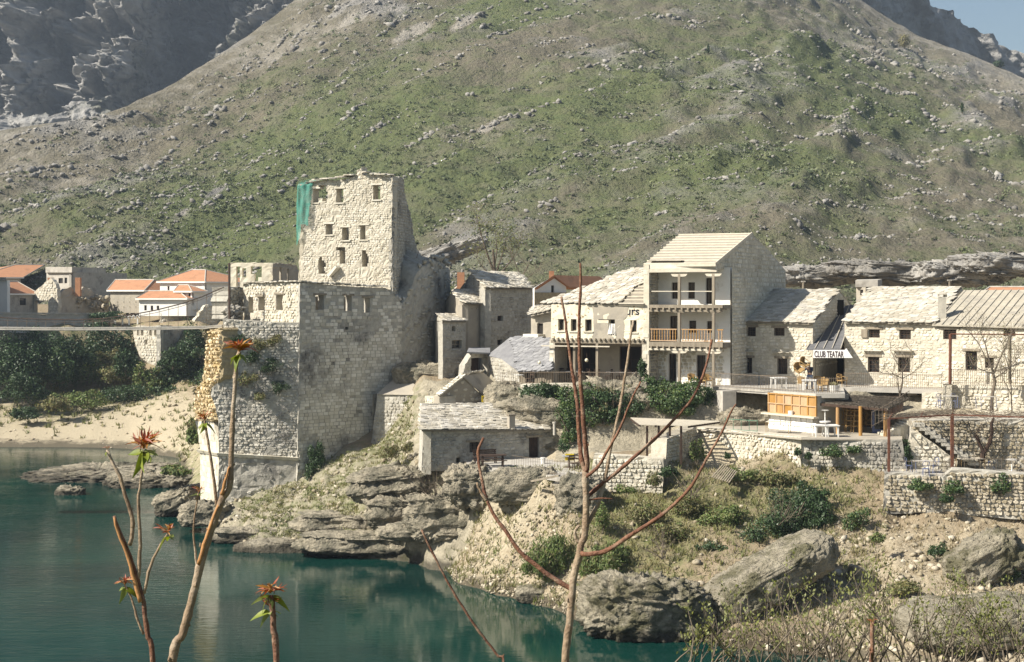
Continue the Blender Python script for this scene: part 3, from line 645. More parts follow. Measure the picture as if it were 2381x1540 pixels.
# covers
nn = fbm(pt * .12, 3, 61)
veg = .30 + .35 * nn
veg = np.where((UU > 1340) & (UU < 2000) & (DD > 78) & (DD < 89.5), .50 + .35 * nn, veg)
veg = np.where((UU > 1620) & (DD < 82), .26 + .4 * nn, veg)
veg = np.where((UU > 2040) & (DD < 84), .20 + .4 * nn, veg)
veg = np.where((UU > 990) & (UU < 1340) & (DD < 92), .05 + .25 * nn, veg)          # shingle slope
veg = np.where((UU < 480) & (DD > 112) & (TZ < 6) & (DD < 183), .0 + .2 * nn + np.where((UU > 370) & (DD > 120) & (DD < 172), .5, 0), veg)
veg = np.where((UU < 480) & (DD >= 176) & (DD < 215), .42 + .3 * nn, veg)
veg = np.where((UU > 640) & (UU < 930) & (DD > 99) & (DD < 112), .40 + .3 * nn, veg)
veg = np.where((DD > 86) & (DD < 112) & (UU > 1290) & (DD > 90), .15, veg)
veg = np.where(DD < 55, .7, veg)
rk = np.clip(rocky * 1.1 + ((UU > 1290) & (UU < 2200) & (DD > 94) & (DD < 99)) * .9, 0, 1)
gv = np.where((UU < 480) & (DD > 115) & (TZ < 5.5), .95, .12) + np.where((UU > 990) & (UU < 1345) & (DD < 91), .38, 0) + np.where((UU > 1900) & (DD < 83), .4, 0) + np.where((UU > 1150) & (UU < 1375) & (DD > 88) & (DD < 98) & (TZ < 7.6), .9, 0) + np.where((UU > 1560) & (DD > 89) & (DD < 98), .8, 0)
def blur(A, a, b):
    for ax, k in ((0, a), (1, b)):
        pad = [(0, 0), (0, 0)]; pad[ax] = (k, k); B = np.cumsum(np.pad(A, pad, mode='edge'), axis=ax); n = A.shape[ax]
        A = (np.take(B, range(2 * k, 2 * k + n), axis=ax) - np.concatenate([np.zeros_like(np.take(B, [0], axis=ax)), np.take(B, range(0, n - 1), axis=ax)], axis=ax)) / (2 * k + 1)
    return A
veg, gv = (blur(blur(np.clip(x, 0, 1), 5, 7), 4, 5) for x in (veg, gv))
set_cover(ground, np.stack([np.clip(veg, 0, 1), np.clip(rk, 0, 1), np.clip(gv, 0, 1)], -1).reshape(-1, 3))

# ---- river
mb = MB(); mb.poly([(-300, 20, 0), (120, 20, 0), (120, 175, 0), (-300, 175, 0)])
river = mb.build("river_water", M['water']); river["kind"] = "structure"
mb = MB(); mb.poly([(-900, -60, -1.9), (900, -60, -1.9), (900, 340, -1.9), (-900, 340, -1.9)]); rb = mb.build("river_bed", M['ground']); rb["kind"] = "structure"
set_cover(rb, np.tile([.1, .6, .3], (4, 1)))

# ---- the big hillside
hu = np.concatenate([np.arange(-1500, -200, 26.0), np.arange(-200, 2580, 6.5), np.arange(2580, 3800, 26.0)]); ht = np.linspace(0, 1, 250) ** 1.15
cu = [-1500, -300, 0, 120, 250, 300, 400, 500, 580, 660, 760, 1000, 1400, 1800, 2000, 2100, 2250, 2365, 2600, 3800]
cv = [540, 360, 300, 285, 262, 237, 196, 130, 78, 18, -60, -170, -240, -160, 2, 62, 122, 172, 280, 560]
cd = [300, 330, 345, 350, 362, 370, 385, 410, 430, 450, 480, 540, 600, 600, 590, 575, 555, 540, 500, 420]
kern = lambda a: np.convolve(np.pad(a, 12, mode='edge'), np.ones(25) / 25, 'valid')
vtop = kern(np.interp(hu, cu, cv)); dtop = kern(np.interp(hu, cu, cd)); d0 = np.interp(hu, [-1500, 0, 600, 1200, 1800, 2400, 3800], [228, 228, 205, 190, 165, 150, 150])
z0 = np.interp(hu, [-1500, 0, 600, 1200, 1800, 2400, 3800], [13, 14, 13.5, 13.5, 13, 12.5, 12.5]); zt = H - (vtop - CY) * dtop / F
Th, Uh = np.meshgrid(ht, hu, indexing='ij'); ext = 1.28                                  # runs on over the crest and down behind it
Dh = d0 + (dtop - d0) * Th * ext
lin = np.minimum(Th * ext, 1); conv = lin ** 1.12
Zh = z0 + (zt - z0) * conv - np.clip(Th * ext - 1, 0, 1) * (dtop - d0) * 1.3
Xh = (Uh - CX) * Dh / F; hp = np.stack([Xh, Dh, Zh], -1)
ca, sa = math.cos(.55), math.sin(.55)
hs = np.stack([(Xh * ca + Dh * .3 * sa + Zh * sa) * .010, (-Xh * sa + Zh * ca) * .055, Dh * .012], -1)       # beds climbing to the right
fade = np.clip(lin * 8, 0, 1) * np.clip((1.0 - lin) * 6 + .25, 0, 1)
Zh = Zh + fade * (fbm(hs, 4, 71) * 5.5 - np.abs(vnoise(np.stack([(Xh - Zh * .5) * .016, Dh * .004, Zh * .003], -1), 72)) * 4.0 + fbm(hp * .035, 3, 73) * 3.0 + fbm(hp * .13, 3, 75) * 1.3 + np.maximum(0, fbm(hs * 2.2 + 5, 3, 79) - .06) * 4.5 + np.maximum(0, fbm(hs * 6 + 8, 3, 80) - .05) * 2.4 + fbm(hp * .4, 2, 78) * .5)
Dh2 = Dh + fade * fbm(hp * .08 + 30, 3, 77) * 1.5
gi = np.arange(len(ht) - 1)[:, None] * len(hu); gj = np.arange(len(hu) - 1)[None, :]
hf = np.stack([gi + gj, gi + gj + 1, gi + len(hu) + gj + 1, gi + len(hu) + gj], -1).reshape(-1)
hill = arr_mesh("hill", np.stack([Xh, Dh2, Zh], -1).reshape(-1, 3), hf, 4, M['hill'], smooth=True); hill["kind"] = "structure"
hv = .46 + .42 * fbm(hp * .022, 3, 81) + .16 * fbm(hs * 2, 3, 83) - .30 * np.clip((lin - .55) / .45, 0, 1) + .10 * np.clip(1 - np.abs(lin - .35) * 3, 0, 1)
hr = .14 + 1.1 * np.maximum(0, fbm(hs * 2.2 + 5, 3, 79)) + .25 * fbm(hp * .05, 3, 85)
hg = .22 + .35 * fbm(hp * .02 + 9, 3, 87) + .25 * np.clip((lin - .6) / .4, 0, 1)
vvh = CY + (H - Zh) * F / Dh2                                   # bare scree chutes high on the slope
for (ua, va, ra, rb_s, sl_) in ((960, 75, 60, 16, -.45), (1075, 55, 45, 14, -.5), (820, 45, 55, 12, -.4), (505, 443, 30, 7, -.55), (428, 493, 22, 6, -.5), (1130, 300, 30, 8, -.4)):
    x_, y_ = Uh - ua, vvh - va; al = (x_ + y_ * sl_) / ra; ac = (y_ - x_ * sl_) / rb_s; m_ = np.clip(1.6 - np.hypot(al, ac) * 1.3 + .5 * fbm(hp * .12, 2, 88), 0, 1); hv = hv * (1 - m_); hg = np.maximum(hg, m_ * 1.0)
set_cover(hill, np.clip(np.stack([hv, hr, hg], -1).reshape(-1, 3), 0, 1))

def hill_pts(n, seed, dens):
    r = np.random.RandomState(seed); i = r.randint(4, len(ht) - 60, n); j = r.randint(40, len(hu) - 40, n); a = r.rand(n); b = r.rand(n)
    f = lambda A: (A[i, j] * (1 - a) + A[i + 1, j] * a) * (1 - b) + (A[i, j + 1] * (1 - a) + A[i + 1, j + 1] * a) * b
    p = np.stack([f(Xh), f(Dh2), f(Zh)], -1); keep = r.rand(n) < dens(p, i, j) * (p[:, 1] > 150); return p[keep], r
p, r = hill_pts(42000, 5, lambda p, i, j: np.clip(.015 + 1.9 * np.maximum(0, fbm(hs * 2.2 + 5, 3, 79)[i, j] - .04) + 1.2 * np.maximum(0, fbm(p * .05, 3, 91) - .14), 0, 1))
big = r.rand(len(p)) ** 9 * np.clip((p[:, 1] - 120) / 260, .35, 1); S = (.11 + .75 * big)[:, None] * np.stack([1 + .6 * r.rand(len(p)), 1 + .4 * r.rand(len(p)), .6 + .6 * r.rand(len(p))], -1)
tag(lump_stuff("hillside_rocks", p + np.array([0, 0, .1]), S, 6, 'hillrock'), "scattered grey limestone rocks all over the hillside", "rocks")
def hill_at(i, j):                                        # surface point at fractional grid position
    i = np.clip(i, 2, len(ht) * .78); j = np.clip(j, 2, len(hu) - 3); a, b = i.astype(int), j.astype(int); fi, fj = i - a, j - b
    f = lambda A: (A[a, b] * (1 - fi) + A[a + 1, b] * fi) * (1 - fj) + (A[a, b + 1] * (1 - fi) + A[a + 1, b + 1] * fi) * fj
    return np.stack([f(Xh), f(Dh2), f(Zh)], -1)
r = np.random.RandomState(15); I_, J_, S_ = [], [], []       # bedded outcrops: broken ledges climbing to the right
for k in range(420):
    i0, j0 = r.uniform(6, len(ht) * .76), r.uniform(60, len(hu) - 60); n = int(r.uniform(6, 14) + 34 * r.rand() ** 3); L_ = n * r.uniform(.25, .55); s = r.uniform(-1, 1, n); big = r.uniform(.25, .55) + .65 * r.rand() ** 3
    I_.append(i0 + s * L_ * r.uniform(.10, .32) + r.normal(0, .35, n)); J_.append(j0 + s * L_ + r.normal(0, .25, n)); S_.append(big * (.35 + .75 * r.rand(n)) * (1.1 - .6 * np.abs(s)))
I_, J_, S_ = map(np.concatenate, (I_, J_, S_)); p = hill_at(I_, J_); S_ = S_ * np.clip(p[:, 1] / 330, .5, 1.3)
tag(lump_stuff("hillside_ledges", p, S_[:, None] * r.uniform(.7, 1.3, (len(p), 3)) * np.array([1.35, 1.0, .95]), 16, 'hillrock'), "broken grey limestone ledges in slanting bands across the hillside", "rocks")
# scrub: every plant a little mound of leaf faces
p, r = hill_pts(120000, 7, lambda p, i, j: np.clip(.03 + .9 * np.maximum(0, hv[i, j] - .30) * (.4 + 1.2 * np.clip(fbm(p * .03, 2, 95) + .4, 0, 1)), 0, 1)); n = len(p); K = 13
sz = (.22 + .75 * r.rand(n) ** 4); d = r.normal(size=(n, K, 3)); d /= np.linalg.norm(d, axis=-1, keepdims=True); d[..., 2] = np.abs(d[..., 2])
c = p[:, None] + d * (sz[:, None, None] * np.array([1.25, 1.0, .75]) * (.5 + .5 * r.rand(n, K, 1))); nr = d + r.normal(size=d.shape) * .6
a = np.cross(nr, r.normal(size=d.shape)); a /= np.linalg.norm(a, axis=-1, keepdims=True); b = np.cross(nr, a); b /= np.linalg.norm(b, axis=-1, keepdims=True); q = (sz[:, None, None] * (.28 + .25 * r.rand(n, K, 1)))
V = np.stack([c - a * q, c + b * q, c + a * q], 2).reshape(-1, 3)
tag(arr_mesh("hillside_scrub", V, np.arange(len(V)), 3, M['hillbush'], kind='stuff'), "low green scrub covering the hillside", "scrub")
p, r = hill_pts(9000, 17, lambda p, i, j: np.clip(.02 + .8 * np.maximum(0, fbm(p * .025, 3, 97) + .05), 0, .5)); n = len(p); K = 34
sz = (.5 + .9 * r.rand(n) ** 2); d = r.normal(size=(n, K, 3)); d /= np.linalg.norm(d, axis=-1, keepdims=True); d[..., 2] = np.abs(d[..., 2]); c = p[:, None] + d * (sz[:, None, None] * np.array([1.2, 1.0, 1.0]) * (.45 + .6 * r.rand(n, K, 1)))
a = np.cross(d, r.normal(size=d.shape)); a /= np.linalg.norm(a, axis=-1, keepdims=True); b = np.cross(d + .5 * r.normal(size=d.shape), a); b /= np.linalg.norm(b, axis=-1, keepdims=True); q = sz[:, None, None] * (.16 + .16 * r.rand(n, K, 1)); V = np.stack([c - a * q, c + b * q, c + a * q], 2).reshape(-1, 3)
tag(arr_mesh("hillside_bushes", V, np.arange(len(V)), 3, M['hillbush'], kind='stuff'), "taller bushes growing in loose patches on the hillside", "bushes")
# a few plants on the crest one can tell apart
for k, (u, v, d, wdt, hgt, lab, cyp) in enumerate([(2240, 250, 400, 3, 13, "slim dark cypress on the right shoulder of the hill", True), (1652, 118, 400, 3, 12, "small dark cypress high above the three-storey house roof", True),
        (2322, 96, 545, 13, 8, "wind-bent dark pine on the skyline at the far right", False), (2105, 95, 470, 16, 16, "pale bare tree at the edge of the shaded gully", False)]):
    i_ = int(np.interp(u, hu, np.arange(len(hu)))); dd_ = np.hypot(0, 0)
    vv = CY + (H - Zh[:, i_]) * F / Dh2[:, i_]; jj = int(np.argmin(np.abs(vv[:int(len(ht) * .8)] - v - hgt))); g0 = Vector((Xh[jj, i_], Dh2[jj, i_], Zh[jj, i_])); sc = g0.y / F
    t = thing("cypress_tree" if cyp else "hill_tree", lab, "tree", g0)
    mbt = MB(); mbt.tube([g0 - Vector((0, 0, .3)), g0 + Vector((0, 0, hgt * sc * 1.6))], [.16, .05], 5); mbt.build('trunk', M['twig'], t)
    rz = hgt * sc; foliage('crown', [(g0.x, g0.y, g0.z + rz * 1.1, wdt * sc, wdt * sc, rz)], 500, .16 if cyp else .3, 'ivyD' if k != 3 else 'leafY', t, k + 3)

for k, (u, v, d, rx) in enumerate(((1900, 640, 172, 7), (2065, 632, 168, 8), (2220, 636, 164, 6), (2350, 620, 162, 8), (1010, 600, 205, 9), (880, 610, 215, 6))):
    o = rock_mesh("rock_ledge", P(u, v, d), (rx * .9, 4, 1.15), 340 + k, 'hillrock', None, rough=.75, strata=.03, nu=70, nv=26, tilt=(-.05, .04, .0, .05, -.3, .1)[k]); tag(o, ("grey bedded ledge just above the shadowed slab roof", "grey bedded ledge above the lean-to canopy", "grey bedded ledge above the chimney", "grey bedded ledge above the far right roof", "slanting bare ledge right of the bastion top", "bare ledge on the slope seen past the tower side")[k], 'rock')
# ---- shaded rock wall of the gorge, upper left, and the ridge behind the right shoulder
def sheet(name, us, dfun, vtop_, vbot, matn, seed, rough, ns=150, batter=.25, green=0.0):
    us = np.asarray(us, float); t = np.linspace(0, 1, ns); T, U = np.meshgrid(t, us, indexing='ij'); D0 = dfun(us)[None, :] * np.ones_like(T)
    zb = H - (vbot(us) - CY) * dfun(us) / F; zt_ = H - (vtop_(us) - CY) * dfun(us) / F
    Z = zb + (zt_ - zb) * T; X = (U - CX) * D0 / F; Y = D0 + (Z - zb) * batter; q = np.stack([X, Y, Z], -1)
    rib = np.stack([X * .024 + Z * .012, Y * .012, Z * .016], -1); Y = Y + fbm(rib, 3, seed, .5) * rough * .7 + (np.abs(vnoise(rib * 1.6, seed + 5)) + .5 * np.abs(vnoise(rib * 3.7, seed + 6)) + .3 * np.abs(vnoise(rib * 8.3, seed + 7)) + .16 * np.abs(vnoise(rib * 19, seed + 9))) * rough * 1.1 + fbm(q * .05, 5, seed + 8, .72) * rough * .85
    gi = np.arange(ns - 1)[:, None] * len(us); gj = np.arange(len(us) - 1)[None, :]; f = np.stack([gi + gj, gi + gj + 1, gi + len(us) + gj + 1, gi + len(us) + gj], -1).reshape(-1)
    X = X + fbm(q * .05 + 40, 4, seed + 12, .7) * rough * .25; o = arr_mesh(name, np.stack([X, Y, Z], -1).reshape(-1, 3), f, 4, M[matn]); o["kind"] = "structure"
    g = .18 + green + .5 * fbm(q * .02, 3, seed + 20) + .35 * (1 - T) ** 3; set_cover(o, np.clip(np.stack([g, .65 + .3 * fbm(q * .03, 3, seed + 21), .2 + .3 * fbm(q * .03, 2, seed + 22)], -1).reshape(-1, 3), 0, 1)); return o
sheet("gorge_cliff", np.arange(-900, 900, 3.2), lambda u: np.interp(u, [-900, -300, -60, 30, 60, 110, 135, 215, 300, 400, 425, 480, 560, 900], [800, 730, 790, 745, 770, 800, 750, 720, 790, 880, 835, 775, 735, 700]), lambda u: np.interp(u, [-900, 400, 900], [-420, -380, -380]), lambda u: np.interp(u, [-900, 0, 300, 900], [330, 320, 330, 330]), 'cliff', 101, 46, 280, .42)
sheet("gorge_foot", np.arange(-900, 620, 4), lambda u: np.interp(u, [-900, 0, 200, 350, 620], [560, 560, 570, 600, 640]), lambda u: np.interp(u, [-900, 0, 60, 150, 190, 240, 300, 400, 620], [170, 225, 178, 212, 222, 238, 230, 262, 300]) + 5 * np.sin(u * .083) + 4 * np.sin(u * .19 + 1) + 2.5 * np.sin(u * .47), lambda u: u * 0 + 420, 'cliff', 111, 12, 110, 1.5, .22)
sheet("ridge_behind", np.arange(1880, 3200, 6), lambda u: np.interp(u, [1880, 1980, 2360, 2460, 3200], [600, 640, 800, 810, 830]), lambda u: np.interp(u, [1880, 2130, 2185, 2230, 2275, 2310, 2365, 2460, 3200], [-160, -55, -6, 8, 32, 62, 98, 140, 330]) + 2.5 * np.sin(u * .21), lambda u: u * 0 + 420, 'cliff', 121, 12, 110, .12)

# ================================================================ BRIDGE TOWER (ruin)
def wallpart(t, name, w, outline, holes, bmat, thick=.6, cell=.35, jit=.03, edge=0.0, px=True, seed=1):
    mb, O, HS = grid_wall(w, outline, holes, thick, cell, jit, px, edge, seed); o = mb.build(name, M[bmat], t); return O, HS

ab = thing("bridge_abutment", "blackened bridge abutment with a smooth sunlit stub of the broken arch", "ruin", P(640, 1150, 108))
F1 = W.px(512, 108.9, 697, 109.5); F2 = W.px(697, 109.5, 935, 115.7); FL = W.px(465, 112.8, 509, 108.85); FR = W.px(446, 112.8, 517, 108.2)
O1, H1_ = wallpart(ab, 'river_face', F1, [(518, 742), (519, 800), (516, 830), (517, 879), (491, 904), (489, 916), (502, 949), (507, 975), (509, 1031), (509, 1068), (507, 1135), (497, 1180), (560, 1190), (620, 1178), (660, 1160), (690, 1150), (691, 1075), (697, 760), (694, 754)], [], 'greyM', 2.6, .4, .05, .03)
def keepF1(s, z, r): return r.random() < (.72 if z > 5.3 else .12)
rw = lay(F1, O1, [], .21, .30, .07, .3, .55, 21, keep=keepF1)
O2, H2_ = wallpart(ab, 'landward_face', F2, [(697, 657), (760, 662), (830, 668), (896, 669), (915, 686), (935, 708), (935, 905), (885, 1010), (860, 1070), (800, 1115), (740, 1140), (690, 1150)],
    [(733, 687, 753.5, 720.5), (800, 688, 818, 723.5), (846, 693, 860.6, 727), (802, 750, 810, 767)], 'greyM', .9, .4, .04, .02)
rw2 = lay(F2, O2, H2_, .25, .46, .05, .012, .28, 22, keep=lambda s, z, r: r.random() < (.96 if 4.5 < z < 15 else .55))
OL, _ = wallpart(ab, 'arch_springing', FL, [(454, 979), (493, 975), (503, 1005), (509, 1031), (509, 1068), (507, 1150), (490, 1185), (466, 1178), (465, 1051), (461, 1010)], [], 'creamM', 1.2, .4, .02, .01)
rwl = lay(FL, OL, [], .42, .75, .03, .006, .2, 23)
# the torn core of the arch: a stepped lump of rubble
OR_, _ = wallpart(ab, 'broken_core', FR, [(479, 766), (516, 764), (518, 800), (516, 879), (491, 904), (489, 916), (502, 949), (505, 975), (493, 978), (455, 978), (452, 955), (456, 925), (447, 908), (468, 896), (475, 865), (480, 830), (477, 797)], [], 'rubbleM', 1.3, .3, .16, .10, seed=4)
rwr = lay(FR, OR_, [], .26, .34, .22, .5, .5, 24, skip=.12)
put_stones(ab, rw2, 'ashlar', M['ashlar'], 'stone', 'small_stones', 300); put_stones(ab, rw, 'rubble', M['ashlar'], 'river_face_stone', 'river_face_rubble', 300)
put_stones(ab, rwl, 'ashlar', M['cream'], 'smooth_block', 'small_blocks', 120)
put_stones(ab, rwr, 'rubble', M['rubble'], 'core_stone', 'core_rubble', 220)
mb = MB()
for w, a, b, c, d in ((F1, 510, 1060, 694, 1071), (FL, 464, 1052, 510.5, 1061)):
    p0 = w.at(a, b); p1 = w.at(c, d); n = Vector((w.n.x, w.n.y, 0)); up = Vector((0, 0, .26)); k = 9 if w is F1 else 3
    for i in range(k):
        q0 = p0.lerp(p1, i / k); q1 = p0.lerp(p1, (i + 1) / k - .012 / k); mbb = MB(); off = rng.uniform(.22, .30)
        mbb.hexa(q0 - n * .1, q1 - n * .1, q1 - n * .1 + up, q0 - n * .1 + up, q0 + n * (off - .12), q1 + n * (off - .12), q1 + n * off + up * .9, q0 + n * off + up * .9)
        mbb.build('corbel_block', M['cream'], ab)
# terrace deck behind the parapet
mb = MB(); zt = 15.75; pl = [F1.at(518, 742), F1.at(694, 754), F2.at(930, 760), P(950, 760, 124), P(560, 745, 122)]
mb.prism([Vector((p.x, p.y, zt)) for p in pl], (0, 0, -.4)); mb.build('terrace_deck', M['greyM'], ab)
# parapet storey on the river side, sunlit
FU = W.px(565, 113.6, 697, 109.6)
OU, HU = wallpart(ab, 'parapet_storey', FU, [(566, 660), (600, 658), (640, 656), (697, 657), (696, 756), (567, 746)], [(600, 690, 614.7, 722), (642, 685, 657, 721), [(576, 694), (587, 690), (588, 730), (577, 732)]], 'creamM', .8, .3, .05, .04)
put_stones(ab, lay(FU, OU, HU, .22, .32, .07, .12, .45, 25, skip=.25), 'rubble', M['cream'], 'parapet_stone', 'parapet_rubble', 200)
for h in HU[:2] + [x for x in H2_[:3]]:                    # timber and stone heads over the openings
    w = FU if h in HU else F2; mb = MB(); mb.obox(w.xyz(h[0] - .2, h[3], -.3), Vector((w.t.x, w.t.y, 0)) * (h[2] - h[0] + .4), Vector((w.n.x, w.n.y, 0)) * .36, Vector((0, 0, .16))); mb.build('lintel', M['oldwood'], ab)
# flat coping slabs along the wall tops
cop = []
for w, a, b in ((FU, (566, 659), (697, 656)), (F2, (697, 657), (896, 668))):
    p0, p1 = w.at(*a), w.at(*b); k = int((p1 - p0).length / .5)
    for i in range(k):
        c = p0.lerp(p1, (i + .5) / k) - Vector((w.n.x, w.n.y, 0)) * .25; an = math.atan2(w.t.y, w.t.x) + rng.uniform(-.25, .25); ww, ll = rng.uniform(.5, .75), rng.uniform(.9, 1.2)
        Mx = Matrix.Translation(c + Vector((0, 0, rng.uniform(.0, .06)))) @ Matrix.Rotation(an, 4, 'Z') @ Matrix.Rotation(rng.uniform(-.08, .08), 4, 'X') @ Matrix.Diagonal((ww, ll, .09, 1)); cop.append((Mx, 1))
put_stones(ab, cop, 'slab', M['slab'], 'coping_slab')
# dark stump of the gatehouse at the far end of the bridge
gs = thing("gate_pier", "dark stump of a gate pier at the footbridge end", "ruin", P(545, 745, 113))
GP = W.px(531, 112.4, 566, 114.2); OG, HG = wallpart(gs, 'pier_wall', GP, [(531, 745), (532, 712), (527, 700), (533, 690), (531, 668), (566, 668), (566, 748)], [], 'greyM', 1.6, .3, .10, .06)
put_stones(gs, lay(GP, OG, HG, .24, .36, .12, .2, .4, 26), 'rubble', M['grey'], 'stone', 'small_stones', 200)
rr = np.random.RandomState(5); C = np.array([np.array(P(rr.normal(543, 9), rr.uniform(716, 748), rr.uniform(111.4, 112.6))) for _ in range(90)]); lump_stuff('rubble_heap', C, rr.uniform(.12, .36, (90, 3)), 6, 'grey', gs)

# ---- the tall upper tower
tw = thing("stone_tower", "tall roofless rubble tower with rows of empty windows", "tower", P(800, 650, 116))
FM = W.px(690, 118.2, 912, 115.0); FS = W.px(912.5, 115.12, 968, 123.0); z_in = 15.7
out_m = [(697, 433), (731, 424), (758.6, 419), (781, 421), (813, 414), (828, 409), (828, 398), (836, 393), (841, 389), (843, 408), (860, 404), (876, 407), (898, 409), (912, 411), (911, 497), (909, 596), (907, 690), (696, 690), (696, 648), (699, 596), (706, 584), (709, 546), (704, 531), (698, 520)]
hol_m = [(728, 439, 740, 471.6), (782, 439, 798, 471.6), (867, 430.5, 884, 464.6), (757, 521, 773, 546), (795, 529, 811, 559), (837, 524, 854, 557.5),
    [(740, 638), (740, 610), (743, 603), (747, 600), (750, 603), (753, 610), (753, 638)], [(786, 613), (787, 586), (784, 580), (790, 571), (798, 572), (803, 580), (801, 590), (802, 613)], [(839, 619), (841, 592), (839, 586), (846, 583), (853, 588), (856, 597), (856, 612), (852, 620)],
    [(744, 433), (752, 427), (758, 440), (762, 452), (757, 470), (746, 468), (742, 455)]]
OM, HM = wallpart(tw, 'front_wall', FM, out_m, hol_m, 'creamM', .95, .27, .05, .05)
# scars where the outer skin has fallen: shallow pits left without stones
scars = [[FM.st(*p) for p in q] for q in ([(772, 477), (780, 478), (788, 490), (787, 508), (776, 520), (762, 526), (768, 508), (768, 490)], [(765, 466), (778, 462), (772, 474)], [(766, 635), (790, 618), (795, 622), (772, 645)], [(755, 560), (770, 552), (775, 570), (760, 578)], [(830, 612), (858, 615), (862, 650), (838, 640)], [(760, 440), (770, 455), (772, 470), (758, 470)])]
put_stones(tw, lay(FM, OM, HM + scars, .165, .23, .03, .3, .55, 31, skip=.2), 'rubble', M['cream'], 'stone', 'small_stones', 300)
out_s = [(912, 411), (925, 411), (935, 413), (940, 422), (940, 447), (948, 477), (955, 501), (960, 541), (968, 579), (973, 596), (976, 612), (980, 720), (912, 720)]
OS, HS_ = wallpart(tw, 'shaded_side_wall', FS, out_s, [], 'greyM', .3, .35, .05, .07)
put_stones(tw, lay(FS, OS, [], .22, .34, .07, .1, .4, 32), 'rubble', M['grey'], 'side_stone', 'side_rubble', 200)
ztop = P(800, 420, 116).z
mb = MB(); pA = P(690, 0, 118.2); pB = P(912, 0, 115); pC = P(968, 0, 123); pD = pA + (pC - pB)
WB = W((pD.x, pD.y), (pC.x, pC.y)); bw, _, _ = grid_wall(WB, [(0, z_in - 3), (WB.L, z_in - 3), (WB.L, 21.5), (WB.L * .8, 23.5), (WB.L * .55, 25.2), (WB.L * .3, 25.8), (0, 26)], [(2, 19, 3, 20.4), (4.6, 19, 5.5, 20.4)], .8, .5, .1, False, .1); bw.build('rear_wall', M['creamM'], tw)
WLs = W((pD.x, pD.y), (pA.x, pA.y)); bw, _, _ = grid_wall(WLs, [(0, z_in - 3), (WLs.L - .5, z_in - 3), (WLs.L - .5, 25), (0, 26)], [], .8, .5, .1, False, .1); bw.build('left_wall', M['creamM'], tw)
cop = []
for (a, b) in (((700, 430), (758, 419)), ((758, 419), (826, 410)), ((846, 405), (910, 409))):
    p0, p1 = FM.at(*a), FM.at(*b); k = int((p1 - p0).length / .42)
    for i in range(k):
        c = p0.lerp(p1, (i + .5) / k) + Vector((FM.n.x, FM.n.y, 0)) * rng.uniform(-.25, .18)
        cop.append((Matrix.Translation(c + Vector((0, 0, rng.uniform(-.05, .12)))) @ Matrix.Rotation(rng.uniform(-.5, .5), 4, 'Z') @ Matrix.Rotation(rng.uniform(-.2, .2), 4, 'X') @ Matrix.Diagonal((rng.uniform(.5, .9), rng.uniform(.6, 1.0), .10, 1)), 1))
put_stones(tw, cop, 'slab', M['slab'], 'coping_slab')
for h in [x for x in HM if not hasattr(x[0], '__len__')]:
    mb = MB(); mb.obox(FM.xyz(h[0] - .18, h[3], -.4), Vector((FM.t.x, FM.t.y, 0)) * (h[2] - h[0] + .36), Vector((FM.n.x, FM.n.y, 0)) * .47, Vector((0, 0, .13))); mb.build('lintel', M['cream'], tw)
    mb = MB(); mb.obox(FM.xyz(h[0] - .12, h[1] - .1, -.4), Vector((FM.t.x, FM.t.y, 0)) * (h[2] - h[0] + .24), Vector((FM.n.x, FM.n.y, 0)) * .50, Vector((0, 0, .1))); mb.build('sill', M['cream'], tw)
mb = MB(); a = FM.at(768, 643, .12); b = FM.at(789, 620, .3); mb.beam(a, b, .5, .22); mb.build('leaning_stone_slab', M['cream'], tw)

# ---- green netting over the broken corner
nt = thing("safety_net", "torn green debris net hanging over the top left corner of the tower", "net", P(712, 571, 116))
poly = [(699, 426), (731, 417), (729, 450), (725, 480), (721, 527), (712, 522), (704, 523), (702, 551), (697, 560), (691, 572), (690, 520), (690, 470), (693, 437)]
V = []; idx = {}; mbn = MB(); gx = np.linspace(689, 732, 22); gy = np.linspace(416, 573, 54); A, B = np.meshgrid((gx[:-1] + gx[1:]) / 2, (gy[:-1] + gy[1:]) / 2, indexing='ij'); inn = inpoly(A, B, poly)
for i in range(21):
    for j in range(53):
        if not inn[i, j]: continue
        q = []
        for a, b in ((i, j), (i + 1, j), (i + 1, j + 1), (i, j + 1)):
            if (a, b) not in idx:
                u, v = gx[a], gy[b]; o = .32 + .05 * math.sin(u * .45 + v * .02) + .03 * math.sin(v * .11 + u * .3); base = FM.at(max(u, 697), v, o)
                if u < 697: base = base + Vector((-(697 - u) * 116 / F, (697 - u) * .12, 0))
                if v < 430: base = base - Vector((FM.n.x, FM.n.y, 0)) * (430 - v) * .06
                idx[a, b] = len(mbn.v); mbn.v.append(tuple(base))
            q.append(idx[a, b])
        mbn.f.append(tuple(q)); mbn.m.append(0)
mbn.build('netting', M['net'], nt, smooth=True)
mb = MB(); mb.tube([FM.at(u, 425 - (u - 700) * .24, .35) for u in (698, 710, 722, 732)], .03, 5); mb.build('edge_rope', M['greensteel'], nt)

